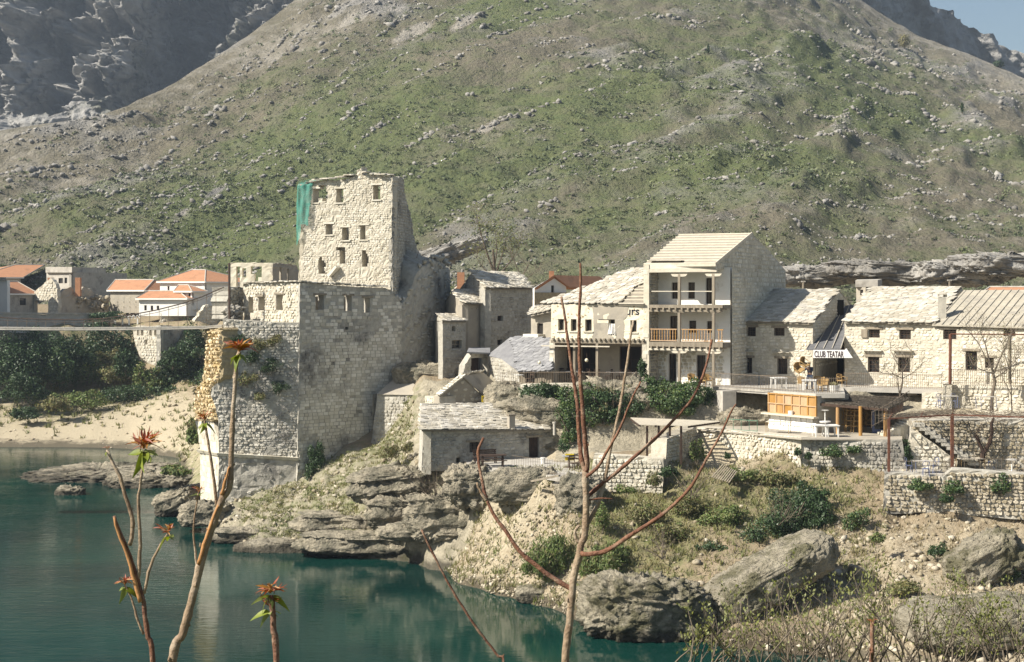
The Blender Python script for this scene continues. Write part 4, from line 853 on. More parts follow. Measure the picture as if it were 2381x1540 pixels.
# ---- round bastion on the landward side
rb_ = thing("round_bastion", "shaded half-round bastion with a collapsed heap of a top", "ruin", P(990, 860, 118))
p0 = F2.at(935, 800); rad = 10.2; cen = Vector((p0.x, p0.y)) - F2.n * rad
def arc_pt(th, r_=rad): n = Matrix.Rotation(th, 2) @ F2.n; return cen + n * r_
us_ = []; mbA = MB(); NA, NZ = 54, 44; prof_u = [890, 935, 950, 965, 975, 1000, 1030, 1046, 1060]; prof_v = [700, 707, 692, 650, 627, 614, 607, 628, 640]
rowsA = []; grid = {}
for i in range(NA + 1):
    th = -.12 + 1.55 * i / NA; p = arc_pt(th); u = CX + p.x * F / p.y; tv = np.interp(u, prof_u, prof_v) + 2.5 * math.sin(i * 1.9) if th < .75 else 625 + 3 * math.sin(i * 1.7)
    zt_ = H - (tv - CY) * p.y / F; zb = H - (900 - CY) * p.y / F - 2.5
    for j in range(NZ + 1):
        z = zb + (zt_ - zb) * j / NZ; rr = rad + rng.uniform(-.05, .05) - .012 * (z - zb); q = arc_pt(th, rr); grid[i, j] = len(mbA.v); mbA.v.append((q.x, q.y, z))
    q = arc_pt(th, rad - 3.2); grid[i, NZ + 1] = len(mbA.v); mbA.v.append((q.x, q.y, zt_ + (1.3 if th < .45 else .4) + rng.uniform(-.2, .3)))
    q = arc_pt(th, rad - 6.0); grid[i, NZ + 2] = len(mbA.v); mbA.v.append((q.x, q.y, zt_ + (1.2 if th < .45 else .2) + rng.uniform(-.2, .3)))
for i in range(NA):
    for j in range(NZ + 2): mbA.f.append((grid[i, j], grid[i + 1, j], grid[i + 1, j + 1], grid[i, j + 1])); mbA.m.append(0)
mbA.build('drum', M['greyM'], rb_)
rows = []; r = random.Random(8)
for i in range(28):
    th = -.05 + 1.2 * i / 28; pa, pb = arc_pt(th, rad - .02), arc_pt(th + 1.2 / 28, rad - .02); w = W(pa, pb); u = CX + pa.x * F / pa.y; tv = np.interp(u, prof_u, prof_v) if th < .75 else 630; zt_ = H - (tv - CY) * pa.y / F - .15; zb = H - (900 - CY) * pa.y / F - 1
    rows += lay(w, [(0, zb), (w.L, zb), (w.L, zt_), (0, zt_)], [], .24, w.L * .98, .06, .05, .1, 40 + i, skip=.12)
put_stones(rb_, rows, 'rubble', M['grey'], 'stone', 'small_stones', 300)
n = 260; rr = np.random.RandomState(3); C = []
for k in range(n):
    th = rr.uniform(-.1, 1.0); p = arc_pt(th, rad - rr.uniform(0, 4)); u = CX + p.x * F / p.y; tv = np.interp(u, prof_u, prof_v); C.append((p.x, p.y, H - (tv - CY) * p.y / F + rr.uniform(-.1, .5)))
lump_stuff('fallen_rubble', np.array(C), rr.uniform(.12, .34, (n, 3)), 4, 'grey', rb_)
rl = thing("twisted_railing", "thin rusty railing left on top of the bastion", "railing", P(1000, 610, 117)); mb = MB()
for a, b in (((975, 622, 119), (975, 598, 119)), ((983, 618, 119), (982, 600, 119)), ((1003, 612, 119), (1003, 597, 119)), ((1025, 608, 120), (1026, 590, 120)), ((975, 604, 119), (1028, 600, 120)), ((968, 600, 118.6), (976, 577, 118.6))): mb.beam(P(*a), P(*b), .035)
mb.build('bars', M['rust'], rl)

# ---- plastered mill against the foot of the bastion, gabled hut beside it
ml = thing("water_mill", "small shaded stone mill with a pyramid roof at the tower foot", "house", P(925, 1035, 107))
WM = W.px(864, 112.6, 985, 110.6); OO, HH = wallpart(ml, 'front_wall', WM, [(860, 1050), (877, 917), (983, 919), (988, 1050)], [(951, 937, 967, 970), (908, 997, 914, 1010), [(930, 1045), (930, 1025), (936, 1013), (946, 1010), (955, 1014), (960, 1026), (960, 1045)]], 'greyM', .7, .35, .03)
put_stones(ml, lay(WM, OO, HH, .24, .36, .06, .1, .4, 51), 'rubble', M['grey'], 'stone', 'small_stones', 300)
window(ml, WM, HH[0], .25, .08, 'darkwood', 0, False, 'void')
a, b = WM.at(877, 917, .15), WM.at(984, 919, .15); ap = P(938, 860, 116); bk = Vector((-WM.n.x * 7, -WM.n.y * 7, 0)); mb = MB()
mb.add([a, b, b + bk, a + bk, ap], [(0, 1, 4), (1, 2, 4), (2, 3, 4), (3, 0, 4), (0, 3, 2, 1)]); mb.build('pyramid_roof', M['render'], ml)
mb = MB(); zb = WM.at(900, 1050).z - 1
for p, q in ((WM.at(866, 1000), WM.at(866, 1000) + bk), (WM.at(984, 1000), WM.at(984, 1000) + bk)): mb.add([(p.x, p.y, zb), (q.x, q.y, zb), (q.x, q.y, a.z), (p.x, p.y, a.z)], [(0, 1, 2, 3)])
mb.build('side_walls', M['greyM'], ml); o = rock_mesh('dark_rock_base', P(1000, 880, 114.5), (3.0, 1.6, 1.2), 12, 'rock', ml, rough=.3, nu=50, nv=30)
hu_ = thing("gabled_hut", "small stone hut with a steep plastered gable behind the long slab roof", "hut", P(1075, 943, 103))
WG = W.px(1021, 102, 1127, 105); OO, HH = wallpart(hu_, 'gable_wall', WG, [(1021, 975), (1021, 922), (1048, 901), (1075, 878), (1100, 901), (1126, 925), (1126, 975)], [(1041, 934, 1049, 943)], 'render', .6, .3, .02)
put_stones(hu_, lay(WG, OO, HH, .26, .40, .035, .1, .45, 52, skip=.55), 'rubble', M['cream'], 'stone', 'small_stones', 120)
n6 = Vector((1.4, 4.8, 0)); pk = WG.at(1075, 878, .08); l0 = WG.at(1019, 923, .08); r0 = WG.at(1128, 926, .08); mb = MB()
mb.prism([l0, pk, pk + n6, l0 + n6], (0, 0, .12)); mb.prism([pk, r0, r0 + n6, pk + n6], (0, 0, .12)); mb.build('roof', M['render'], hu_)
put_stones(hu_, roof_slabs([l0, l0 + n6, pk + n6, pk], .5, .6, .06, .4, 5, lift=.1), 'slab', M['slab'], 'roof_slab')
cop = []
for i in range(9):
    f = (i + .5) / 9; c = l0.lerp(pk, f) + Vector((0, 0, .16)); cop.append((Matrix.Translation(c) @ Matrix.Rotation(math.atan2(WG.t.y, WG.t.x), 4, 'Z') @ Matrix.Rotation(-math.atan2(pk.z - l0.z, (Vector((pk.x, pk.y)) - Vector((l0.x, l0.y))).length), 4, 'Y') @ Matrix.Diagonal((.42, .6, .10, 1)), 1))
put_stones(hu_, cop, 'slab', M['cream'], 'coping_slab')
bl = thing("low_side_wing", "sunlit low stone block between the mill and the gabled hut", "wall", P(1005, 943, 103)); WBk = W.px(988, 104.5, 1022, 102); OO, HH = wallpart(bl, 'masonry', WBk, [(987, 975), (988, 921), (1022, 923), (1022, 975)], [], 'creamM', 1.2, .35, .04, .02)
put_stones(bl, lay(WBk, OO, [], .24, .36, .07, .1, .4, 53), 'rubble', M['cream'], 'stone', 'small_stones', 120)

# ================================================================ HOUSES ON THE RIGHT BANK
def gable_house(t, eL, eR, rL, rR, zb, fh, mats, seed, right=True, left=False, ch=.22, cw=.36, cap=300, gcap=150, roofm='slab', slab=(.46, .52, .045, .29), win=('darkwood', 4), rear_z=None, backoff=.3, fthick=.5, dep=.04, skip=.12, rcap=300, ov=.25):
    """gabled house from its front eave (eL,eR) and ridge (rL,rR) lines; front and gables are real walls, the roof slopes carry slabs"""
    eL, eR, rL, rR = map(Vector, (eL, eR, rL, rR)); up = Vector((0, 0, 1))
    if (rR - rL).dot(eR - eL) < 0: rL, rR = rR, rL
    mid = (rL + rR) / 2; nn0 = (eR - eL).cross(mid - eL)
    for q in (rL, rR): q.z = eL.z - (nn0.x * (q.x - eL.x) + nn0.y * (q.y - eL.y)) / nn0.z      # keep the slope flat
    inn = lambda e, r: Vector((e.x, e.y, 0)).lerp(Vector((r.x, r.y, 0)), ov / max((Vector((r.x, r.y)) - Vector((e.x, e.y))).length, 1e-6))
    fl, fr = inn(eL, rL), inn(eR, rR); wf = W(fl, fr); zt = min(eL.z, eR.z) - .06
    bl = Vector((rL.x * 2 - fl.x, rL.y * 2 - fl.y, 0)); br = Vector((rR.x * 2 - fr.x, rR.y * 2 - fr.y, 0)); rz = rear_z or (eL.z + eR.z) / 2
    HS = []
    mb, O, HS = grid_wall(wf, [(0, zb), (wf.L, zb), (wf.L, zt), (0, zt)], [wf.rect(*h) for h in fh], fthick, .4, .025, False); mb.build('front_wall', M[mats[1]], t)
    if mats[0]: put_stones(t, lay(wf, O, HS, ch, cw, dep, .12, .55, seed, skip=skip), 'rubble', M[mats[0]], 'stone', 'small_stones', cap)
    for h in HS: 
        if win: window(t, wf, h, .24, .07, win[0], win[1], True, 'glass', None)
    if right:
        wr = W(fr, br); rs = (Vector((rR.x, rR.y)) - wr.o).dot(wr.t)
        mb, O, _ = grid_wall(wr, [(.05, zb), (wr.L, zb), (wr.L, rz - .06), (rs, rR.z - .1), (.05, zt)], [], .5, .5, .03, False); mb.build('gable_wall', M[mats[1]], t)
        if mats[0]: put_stones(t, lay(wr, O, [], ch, cw, dep, .12, .55, seed + 1, skip=skip, zlo=zb + 1.5), 'rubble', M[mats[0]], 'gable_stone', 'gable_rubble', gcap)
    if left:
        wl = W(bl, fl); ls = (Vector((rL.x, rL.y)) - wl.o).dot(wl.t)
        mb, O, _ = grid_wall(wl, [(0, zb), (wl.L - .05, zb), (wl.L - .05, zt), (ls, rL.z - .1), (0, rz - .06)], [], .5, .5, .03, False); mb.build('left_gable_wall', M[mats[1]], t)
        if mats[0]: put_stones(t, lay(wl, O, [], ch, cw, dep, .05, .4, seed + 2, skip=skip, zlo=zb + 1.5), 'rubble', M[mats[0]], 'left_stone', 'left_rubble', gcap)
    mb = MB(); mb.obox((bl.x, bl.y, zb), br - bl, up * (rz - zb), (fl - bl).normalized() * .4)
    if not left: mb.obox((fl.x, fl.y, zb), (bl - fl), up * (zt - zb), (fr - fl).normalized() * .3); mb.poly([(fl.x, fl.y, zt), (bl.x, bl.y, rz), (rL.x, rL.y, rL.z - .1)])
    if not right: mb.obox((fr.x, fr.y, zb), (br - fr), up * (zt - zb), (fl - fr).normalized() * .3); mb.poly([(fr.x, fr.y, zt), (br.x, br.y, rz), (rR.x, rR.y, rR.z - .1)])
    mb.build('rear_walls', M[mats[1]], t)
    bl3 = Vector((rL.x * 2 - eL.x, rL.y * 2 - eL.y, rz)); br3 = Vector((rR.x * 2 - eR.x, rR.y * 2 - eR.y, rz)); dn = Vector((0, 0, -.10)); mb = MB()
    mb.prism([eL, eR, rR, rL], dn); mb.prism([rL, rR, br3, bl3], dn); mb.build('roof', M['deckM' if slab else roofm], t)
    if slab: put_stones(t, roof_slabs([eL, eR, rR, rL], slab[0], slab[1], slab[2], slab[3], seed), 'slab', M[roofm], 'roof_slab', 'small_roof_slabs', rcap)
    return wf, HS

ha = thing("stone_house", "cream stone house whose slab roof lies half in the shadow of the three-storey house", "house", P(1790, 895, 102))
wA, hA = gable_house(ha, P(1680, 747, 103.7), P(1887, 752, 100), P(1951, 675, 106.8), P(1742, 675, 110.6), 11.2, [(1736, 761, 1756.6, 782), (1799, 763, 1823.6, 781), (1729.5, 832, 1748, 868), (1806, 834, 1830, 870)], ('cream', 'creamM'), 61)
hb = thing("stone_house", "cream stone house with a chimney beside the lettered sign", "house", P(2070, 893, 98))
wB, hB = gable_house(hb, P(1961, 749, 100.5), P(2174, 752, 96.5), P(2234, 668, 103.3), P(2022, 671, 107.3), 11.2, [(2019, 766, 2045, 785.5), (2090, 767, 2117, 789), (2017, 830, 2043.6, 866), (2087, 831, 2115, 866)], ('cream', 'creamM'), 64)
hc = thing("stone_house", "stone house at the right edge with ribbed pale roof boards", "house", P(2330, 893, 94))
wC, hC = gable_house(hc, P(2166, 755, 96.6), P(2520, 764, 90.2), P(2580, 672, 96.6), P(2240, 676, 102.6), 11.2, [(2192, 766, 2223, 789), (2332, 766, 2360, 782), (2244, 816.6, 2271, 862), (2289, 832, 2310, 856)], ('cream', 'creamM'), 67, roofm='slab', slab=None)
# roof battens running up the slope of that roof
eL, eR, rL, rR = P(2166, 755, 96.6), P(2520, 764, 90.2), P(2240, 676, 102.6), P(2580, 672, 96.6); n = (eR - eL).cross(rL - eL).normalized(); n = n if n.z > 0 else -n
for i in range(19):
    f = (i + .3) / 18.6; a = eL.lerp(eR, min(f, 1)) + n * .04; b = rL.lerp(rR, min(f, 1)) + n * .04; mb = MB(); mb.beam(a, b, .05, .05); mb.build('roof_batten', M['felt'], hc)
for i in range(5):
    f = (i + .5) / 5; a = eL.lerp(rL, f) + n * .015; b = eR.lerp(rR, f) + n * .015; mb = MB(); mb.beam(a, b, .05, .05); mb.build('roof_lap', M['felt'], hc)
for t, w, HS in ((ha, wA, hA), (hb, wB, hB), (hc, wC, hC)):
    for h in HS:
        tv = Vector((w.t.x, w.t.y, 0)); nv = Vector((w.n.x, w.n.y, 0))
        mb = MB(); mb.obox(w.xyz(h[0] - .2, h[3], -.2), tv * (h[2] - h[0] + .4), nv * .27, Vector((0, 0, .16))); mb.build('lintel', M['oldwood'], t)
        if h[3] - h[1] > .8 and t is not hc: mb = MB(); mb.obox(w.xyz(h[0] - .3, h[3] + .42, -.1), tv * (h[2] - h[0] + .55), nv * .38, Vector((0, 0, .05))); mb.build('drip_slab', M['slab'], t)
h = hB[0]; tv = Vector((wB.t.x, wB.t.y, 0)); nv = Vector((wB.n.x, wB.n.y, 0)); mb = MB(); mb.obox(wB.xyz(h[0] - .5, h[1], .08), tv * .45, nv * .04, Vector((0, 0, h[3] - h[1]))); mb.build('open_shutter', M['oldwood'], hb)
# chimney on the party line
ch_ = [P(2181, 745, 97.6), P(2199, 745, 97.1)]; mb = MB(); c = P(2190, 745, 97.6); mb.box((c.x, c.y, c.z + .75), (.54, .6, 1.7), -.3)
chm = mb.build('chimney', M['grey'], hb); mb = MB()
for dx in (-.2, .2):
    for dy in (-.22, .22): mb.box((c.x + dx, c.y + dy, c.z + 1.68), (.12, .12, .18), -.3)
mb.box((c.x, c.y, c.z + 1.80), (.62, .68, .07), -.3); mb.build('chimney_cap', M['slab'], chm)

# ---- lean-to roof and sign over the passage
ps = thing("passage_canopy", "dark sheet-metal lean-to roof over the dark passage between two stone houses", "roof", P(1920, 830, 100))
q = [P(1874, 812, 99.2), P(1954, 811, 98.3), P(1987, 709, 107.8), P(1938, 713, 109.2)]; mb = MB(); mb.prism(q, (0, 0, -.08)); mb.build('sheet_roof', M['tar'], ps)
for i in range(5): f = i / 4; mb = MB(); mb.beam(q[0].lerp(q[1], f) + Vector((0, 0, .03)), q[3].lerp(q[2], f) + Vector((0, 0, .03)), .06, .06); mb.build('roof_seam', M['felt'], ps)
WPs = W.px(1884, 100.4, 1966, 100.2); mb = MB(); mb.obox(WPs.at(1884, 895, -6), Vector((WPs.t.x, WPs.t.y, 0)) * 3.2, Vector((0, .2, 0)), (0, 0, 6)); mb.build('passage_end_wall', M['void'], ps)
mb = MB(); mb.beam(P(1890, 814, 99.6), P(1962, 813, 99.3), .12, .14); mb.build('front_beam', M['darkwood'], ps)
mb = MB(); mb.obox(P(1893, 893, 100.6), P(1893, 893, 106) - P(1893, 893, 100.6), (.08, 0, 0), (0, 0, 2.4)); mb.build('side_lining', M['darkwood'], ps)
sg = thing("club_sign", "white board lettered CLUB TEATAR in dark capitals over the passage", "sign", P(1925, 832, 99.3))
WSg = W.px(1889, 98.7, 1982, 97.6); mb = MB(); pts = [(1890, 832.5), (1890, 814), (1963, 814), (1967, 810), (1982, 832.5)]; mb.prism([WSg.at(u, v) for u, v in pts], Vector((-WSg.n.x, -WSg.n.y, 0)) * .06); mb.build('board', M['signw'], sg)
def text(parent, name, body, w, u0, u1, v0, v1, m, out=.02, bold=0.0):
    cu_ = bpy.data.curves.new(name, 'FONT'); cu_.body = body; cu_.align_x = 'LEFT'; cu_.size = 1; cu_.extrude = .004; cu_.offset = bold
    ob = bpy.data.objects.new(name, cu_); COL.objects.link(ob); bpy.context.view_layer.update()
    me = bpy.data.meshes.new_from_object(ob.evaluated_get(bpy.context.evaluated_depsgraph_get())); bpy.data.objects.remove(ob)
    xs = [v.co.x for v in me.vertices]; ys = [v.co.y for v in me.vertices]; s0, z0 = w.st(u0, v1); s1, z1 = w.st(u1, v0)
    for v in me.vertices:
        fx = (v.co.x - min(xs)) / (max(xs) - min(xs)); fy = (v.co.y - min(ys)) / (max(ys) - min(ys)); q = w.xyz(s0 + (s1 - s0) * fx, z0 + (z1 - z0) * fy, out + v.co.z); v.co = q
    me.materials.clear(); me.materials.append(m); o = bpy.data.objects.new(name, me); link(o, parent); return o
text(sg, 'lettering', "CLUB TEATAR", WSg, 1893, 1961, 817, 830.5, M['ink'], .02, .012)

# ---- the three-storey house with open timber galleries
h3 = thing("gallery_house", "tall three-storey house with open timber galleries and a half-boarded roof", "house", P(1580, 895, 100))
G = W.px(1500, 101.2, 1662, 98.8); GB = G.back(1.7); zf = [11.6, 14.45, 17.15]; zeave = 19.85
def gz(v): return G.st(1580, v)[1]
tv = Vector((G.t.x, G.t.y, 0)); nv = Vector((G.n.x, G.n.y, 0)); up = Vector((0, 0, 1))
holes = [(1561, 657, 1575.5, 695), (1599, 657, 1615, 694.5), (1640, 647, 1656, 707), (1556.5, 735, 1574, 790), (1601, 746, 1618, 774), (1642.5, 747, 1656, 774), (1553.5, 823, 1571.6, 880), (1618, 826, 1667, 876), (1522, 826, 1531, 850)]
mb, O, HS = grid_wall(GB, [(1500, 905), (1697, 905), (1697, 622), (1500, 622)], holes[:6] + [(1553.5, 823, 1571.6, 892), (1618, 826, 1640, 892)], .4, .4, .015); 
mb.build('gallery_back_wall', M['white'], h3)
for h in HS: window(h3, GB, h, .22, .07, 'darkwood', 0, h[2] - h[0] < 1, 'glass')
zl = O and None
gst = [(GB.st(1500, 905)), GB.st(1684, 905), GB.st(1684, 808), GB.st(1500, 808)]
put_stones(h3, lay(GB, gst, HS, .24, .36, .06, .06, .4, 71), 'rubble', M['cream'], 'ground_floor_stone', 'small_stones', 200)
# left end pier and inner side wall of stone
LW = W((G.o - G.n * 1.8), (G.o + G.n * .05)); mbp = MB(); pz0, pz1 = 10.9, 20.0
mbp.obox(G.xyz(-.12, pz0, -1.9), tv * .42, nv * 1.96, up * (pz1 - pz0)); mbp.build('left_end_wall', M['cream'], h3)
WE = W(G.xyz(-.12, 0, .06), G.xyz(.30, 0, .06)); put_stones(h3, lay(WE, [(0, pz0), (WE.L, pz0), (WE.L, pz1), (0, pz1)], [], .30, .42, .03, .02, .1, 72), 'ashlar', M['cream'], 'pier_stone', 'x', 80)
WI = W(G.xyz(.30, 0, .0), G.xyz(.301, 0, -1.7)); WI.n = -WI.n if WI.n.dot(G.t) < 0 else WI.n
put_stones(h3, lay(WI, [(0, 11.6), (1.7, 11.6), (1.7, 19.6), (0, 19.6)], [], .24, .34, .05, .06, .4, 73), 'rubble', M['grey'], 'inner_stone', 'inner_rubble', 150)
# floors, beams, brackets, posts
sR = G.st(1664, 700)[0]; sR2 = sR + .55
for k, (v0, v1, nm) in enumerate(((796, 812, 'lower'), (709, 722, 'upper'))):
    z1, z0 = gz(v0), gz(v1); mb = MB(); mb.obox(G.xyz(.3, z0 + .12, -1.7), tv * (sR2 - .3), nv * 1.55, up * (z1 - z0 - .12)); mb.build('gallery_floor', M['oldwood'], h3)
    mb = MB(); mb.obox(G.xyz(.3, z0 + .16, -.15), tv * (sR2 - .35), nv * .2, up * (z1 - z0 - .16)); mb.build('edge_beam', M['oldwood'], h3)
    for i in range(12):
        s = .45 + (sR - .2) * i / 11; mb = MB(); mb.obox(G.xyz(s, z0 + .05, -1.2), tv * .12, nv * 1.42, up * .14); mb.build('joist_end', M['oldwood'], h3)
    mb = MB(); mb.obox(G.xyz(.3, z0 - .10, -.12), tv * (sR2 - .4), nv * .18, up * .14); mb.build('plate', M['oldwood'] if k else M['batten'], h3)
zT = gz(626); mb = MB(); mb.obox(G.xyz(.3, zT - .22, -.2), tv * (sR + .05 - .3), nv * .24, up * .24); mb.build('top_beam', M['batten'], h3)
mb = MB(); mb.obox(G.xyz(.3, zT + .03, -.25), tv * (sR - .3), nv * .25, up * .30); mb.build('wall_plate_masonry', M['cream'], h3)
for u in (1578.5, 1658):
    s = G.st(u, 700)[0]
    for (va, vb) in ((638, 709), (722, 796), (816, 898)):
        za, zb2 = gz(va), gz(vb); mb = MB(); mb.obox(G.xyz(s - .09, zb2, -.14), tv * .18, nv * .18, up * (za - zb2)); mb.build('post', M['oldwood'], h3)
        mb = MB(); bw = .62; mb.prism([G.xyz(s - bw, za + .02, .03), G.xyz(s - bw * .8, za - .14, .03), G.xyz(s - bw * .5, za - .17, .03), G.xyz(s + bw * .5, za - .17, .03), G.xyz(s + bw * .8, za - .14, .03), G.xyz(s + bw, za + .02, .03)], nv * -.18); mb.build('bracket_capital', M['batten' if va != 722 else 'oldwood'], h3)
mb = MB(); mb.beam(G.xyz(.45, gz(677.5), -.05), G.xyz(sR - .1, gz(678), -.05), .06); mb.build('safety_rail', M['batten'], h3)
# turned balusters of new pine
bs = []
zb0, zb1 = gz(795), gz(765)
for (sa, sb) in ((.38, G.st(1573, 780)[0]), (G.st(1584, 780)[0], sR - .12), (sR + .1, sR2 - .02)):
    mb = MB(); mb.obox(G.xyz(sa, zb1 - .07, -.06), tv * (sb - sa), nv * .08, up * .07); mb.build('handrail', M['newwood'], h3); mb = MB(); mb.obox(G.xyz(sa, zb0 + .04, -.06), tv * (sb - sa), nv * .08, up * .06); mb.build('bottom_rail', M['newwood'], h3)
    k = max(2, int((sb - sa) / .19))
    for i in range(k):
        s = sa + (sb - sa) * (i + .5) / k; mb = MB(); zz = [zb0 + .1 + (zb1 - zb0 - .17) * f for f in (0, .15, .35, .5, .65, .85, 1)]; mb.tube([G.xyz(s, z, -.02) for z in zz], [.035, .03, .042, .026, .042, .03, .035], 6); mb.build('baluster', M['newwood'], h3)
# gable, roof
pe = [P(1497, 615, 101.6), P(1664, 613.5, 98.5), P(1748, 543, 105.2)]; pe.append(on_plane(1580, 545.6, plane_of(pe))); GW = W.px(1664, 98.9, 1826, 112)
mb, O, _ = grid_wall(GW, [(1666, 615), (1748, 545), (1787, 583), (1826, 629), (1826, 800), (1692, 800), (1690, 627), (1666, 627)], [], .5, .5, .03); mb.build('gable_wall', M['creamM'], h3)
put_stones(h3, lay(GW, O, [], .30, .44, .05, .06, .5, 74), 'rubble', M['cream'], 'gable_stone', 'gable_rubble', 300)
GW2 = W.px(1688, 101.4, 1826, 112); mb = MB(); q0, q1 = G.xyz(sR2 + .05, 0, -1.65), P(1826, 0, 112); mb.add([(q0.x, q0.y, 11), (q1.x, q1.y, 11), (q1.x, q1.y, 17), (q0.x, q0.y, gz(622))], [(0, 1, 2, 3)]); mb.build('gable_base', M['creamM'], h3); WGb = W(q0, q1); put_stones(h3, lay(WGb, [(0, 11.5), (WGb.L, 11.5), (WGb.L, 17), (0, gz(622))], [], .26, .38, .05, .1, .5, 77, skip=.1), 'rubble', M['cream'], 'gable_base_stone', 'gable_base_rubble', 150)
br = pe[2] * 2 - pe[1]; br = Vector((br.x, br.y, P(1826, 628, 112).z)); bl_ = pe[3] * 2 - pe[0]; bl_.z = br.z; mb = MB(); mb.prism(pe, (0, 0, -.08)); mb.prism([pe[3], pe[2], br, bl_], (0, 0, -.08)); mb.build('roof_boarding', M['felt'], h3)
n = (pe[1] - pe[0]).cross(pe[3] - pe[0]).normalized(); n = n if n.z > 0 else -n
for i in range(12):
    f = i / 11.3; mb = MB(); mb.beam(pe[0].lerp(pe[3], f) + n * .05, pe[1].lerp(pe[2], f) + n * .05, .11, .09); mb.build('roof_batten', M['batten'], h3)
mb = MB(); mb.beam(pe[1], pe[2], .08, .22); mb.build('verge_board', M['batten'], h3); mb = MB(); mb.beam(pe[0] - up * .08, pe[1] - up * .08, .12, .2); mb.build('eave_board', M['batten'], h3)
a = pe[0].lerp(pe[1], .06) + n * .12; mb = MB(); mb.beam(a + (pe[3] - pe[0]) * .06, pe[0].lerp(pe[1], .52) + n * .12 + (pe[3] - pe[0]) * .05, .5, .05); mb.build('loose_sheet', M['deckM'], h3)
mb = MB(); q0 = G.xyz(-.05, 0, -1.9); mb.add([(q0.x, q0.y, 10.9), (bl_.x, bl_.y, 10.9), (bl_.x, bl_.y, bl_.z), (pe[3].x, pe[3].y, pe[3].z - .1), (q0.x, q0.y, zeave + .5)], [(0, 1, 2, 3, 4)]); mb.add([(bl_.x, bl_.y, 10.9), (br.x, br.y, 10.9), (br.x, br.y, br.z), (bl_.x, bl_.y, bl_.z)], [(0, 1, 2, 3)]); mb.build('rear_walls', M['creamM'], h3)

# ---- the shell-scarred cafe house left of it
h1 = thing("cafe_house", "shell-scarred white cafe house with an open arcade on the ground floor", "house", P(1390, 892, 103))
C1 = W.px(1279, 104.2, 1503, 101.1); t1 = Vector((C1.t.x, C1.t.y, 0)); n1_ = Vector((C1.n.x, C1.n.y, 0)); cz = lambda v: C1.st(1390, v)[1]
hol = [(1297, 742, 1310.5, 769), (1326.5, 742, 1340, 770), (1360, 743, 1375, 770.5), [(1398, 728), (1405, 728), (1405, 739), (1413, 740), (1413, 748), (1405, 748), (1404, 756), (1398, 750), (1389, 750), (1388, 741), (1398, 740)], (1414, 743, 1429, 775), (1465, 745, 1479.5, 773)]
O, HS = wallpart(h1, 'upper_wall', C1, [(1281, 708), (1503, 708), (1503, 792), (1281, 792)], hol, 'whiteC', .5, .4, .02)
for i in (0, 1, 2): window(h1, C1, HS[i], .2, .06, 'oldwood', 0, False, 'void', 'cream')
window(h1, C1, HS[4], .2, .06, 'oldwood', 0, False, 'void', 'cream')
mb = MB(); pb, _, _ = grid_wall(C1.back(-.015), [(1376, 712), (1460, 712), (1458, 735), (1449, 745), (1452, 768), (1447, 790), (1376, 790), (1376, 783), (1380, 775), (1379, 730)], [h_ if not isinstance(h_, tuple) else h_ for h_ in (hol[3], hol[4])], .012, .4, .004); pb.build('bare_render_patch', M['render'], h1)
r = random.Random(4); mbx = MB()
for k in range(150):                                       # bullet pits: small chipped craters in the plaster
    u, v = r.uniform(1284, 1500), r.uniform(712, 788); s_, z_ = C1.st(u, v); q = C1.xyz(s_, z_, .002); a = r.uniform(.03, .075)
    if any((h_[0] - .1 < s_ < h_[2] + .1 and h_[1] - .1 < z_ < h_[3] + .1) for h_ in HS if not hasattr(h_[0], '__len__')): continue
    mbx.prism([q + t1 * a * math.cos(j * 1.05) + up * a * math.sin(j * 1.05) * r.uniform(.7, 1.2) for j in range(6)], n1_ * .004)
mbx.build('bullet_pits', M['rubbleM'], h1, kind='stuff')
text(h1, 'faded_lettering', "urs", C1, 1455, 1486, 720, 733, M['inkB'], .006, .02)
mb = MB(); c0 = C1.st(1416, 757)
for j in range(7):
    s = C1.st(1415 + j * 2, 760)[0]; mb.add([C1.xyz(s, C1.st(1420, 753)[1], -.1 + .05 * math.sin(j * 2.2)), C1.xyz(s + .07, C1.st(1420, 753)[1], -.1 + .05 * math.sin(j * 2.2 + 2.2)), C1.xyz(s + .07 + .02 * j - .05, C1.st(1420, 777)[1] + .05 * math.sin(j * 3), .10), C1.xyz(s + .02 * j - .07, C1.st(1420, 778)[1] + .05 * math.sin(j * 3), .06 + .05 * math.sin(j))], [(0, 1, 2, 3)])
ct = mb.build('hanging_cloth', M['cloth']); 
cl = thing("white_cloth", "white cloth hung out of a window of the cafe house", "cloth", C1.at(1420, 775)); ct.parent = cl; ct.matrix_parent_inverse = parent_inv(cl)
# arcade: piers, posts, joists, back wall with dark doorways
for (ua, ub, nm) in ((1277.5, 1289.4, 'x'), (1492.5, 1503, 'y')):
    s0, s1 = C1.st(ua, 850)[0], C1.st(ub, 850)[0]; mb = MB(); mb.obox(C1.xyz(s0, 10.6, -.5), t1 * (s1 - s0), n1_ * .52, up * (cz(790) - 10.6)); mb.build('stone_pier', M['creamM'], h1)
    wp = W(C1.xyz(s0, 0, .02), C1.xyz(s1, 0, .02)); put_stones(h1, lay(wp, [(0, 10.6), (wp.L, 10.6), (wp.L, cz(792)), (0, cz(792))], [], .30, .36, .03, .02, .1, 75), 'ashlar', M['cream'], 'pier_stone', 'x', 60)
mb = MB(); mb.obox(C1.xyz(.05, cz(799), -.3), t1 * (C1.L - .1), n1_ * .34, up * .20); mb.build('arcade_beam', M['oldwood'], h1)
for i in range(20): s = .2 + (C1.L - .5) * i / 19; mb = MB(); mb.obox(C1.xyz(s, cz(798) + .2, -.8), t1 * .13, n1_ * 1.0, up * .14); mb.build('joist_end', M['oldwood'], h1)
mb = MB(); mb.beam(C1.at(1262, 804, .25), C1.at(1420, 806, .25), .10, .08); mb.build('loose_pole', M['batten'], h1)
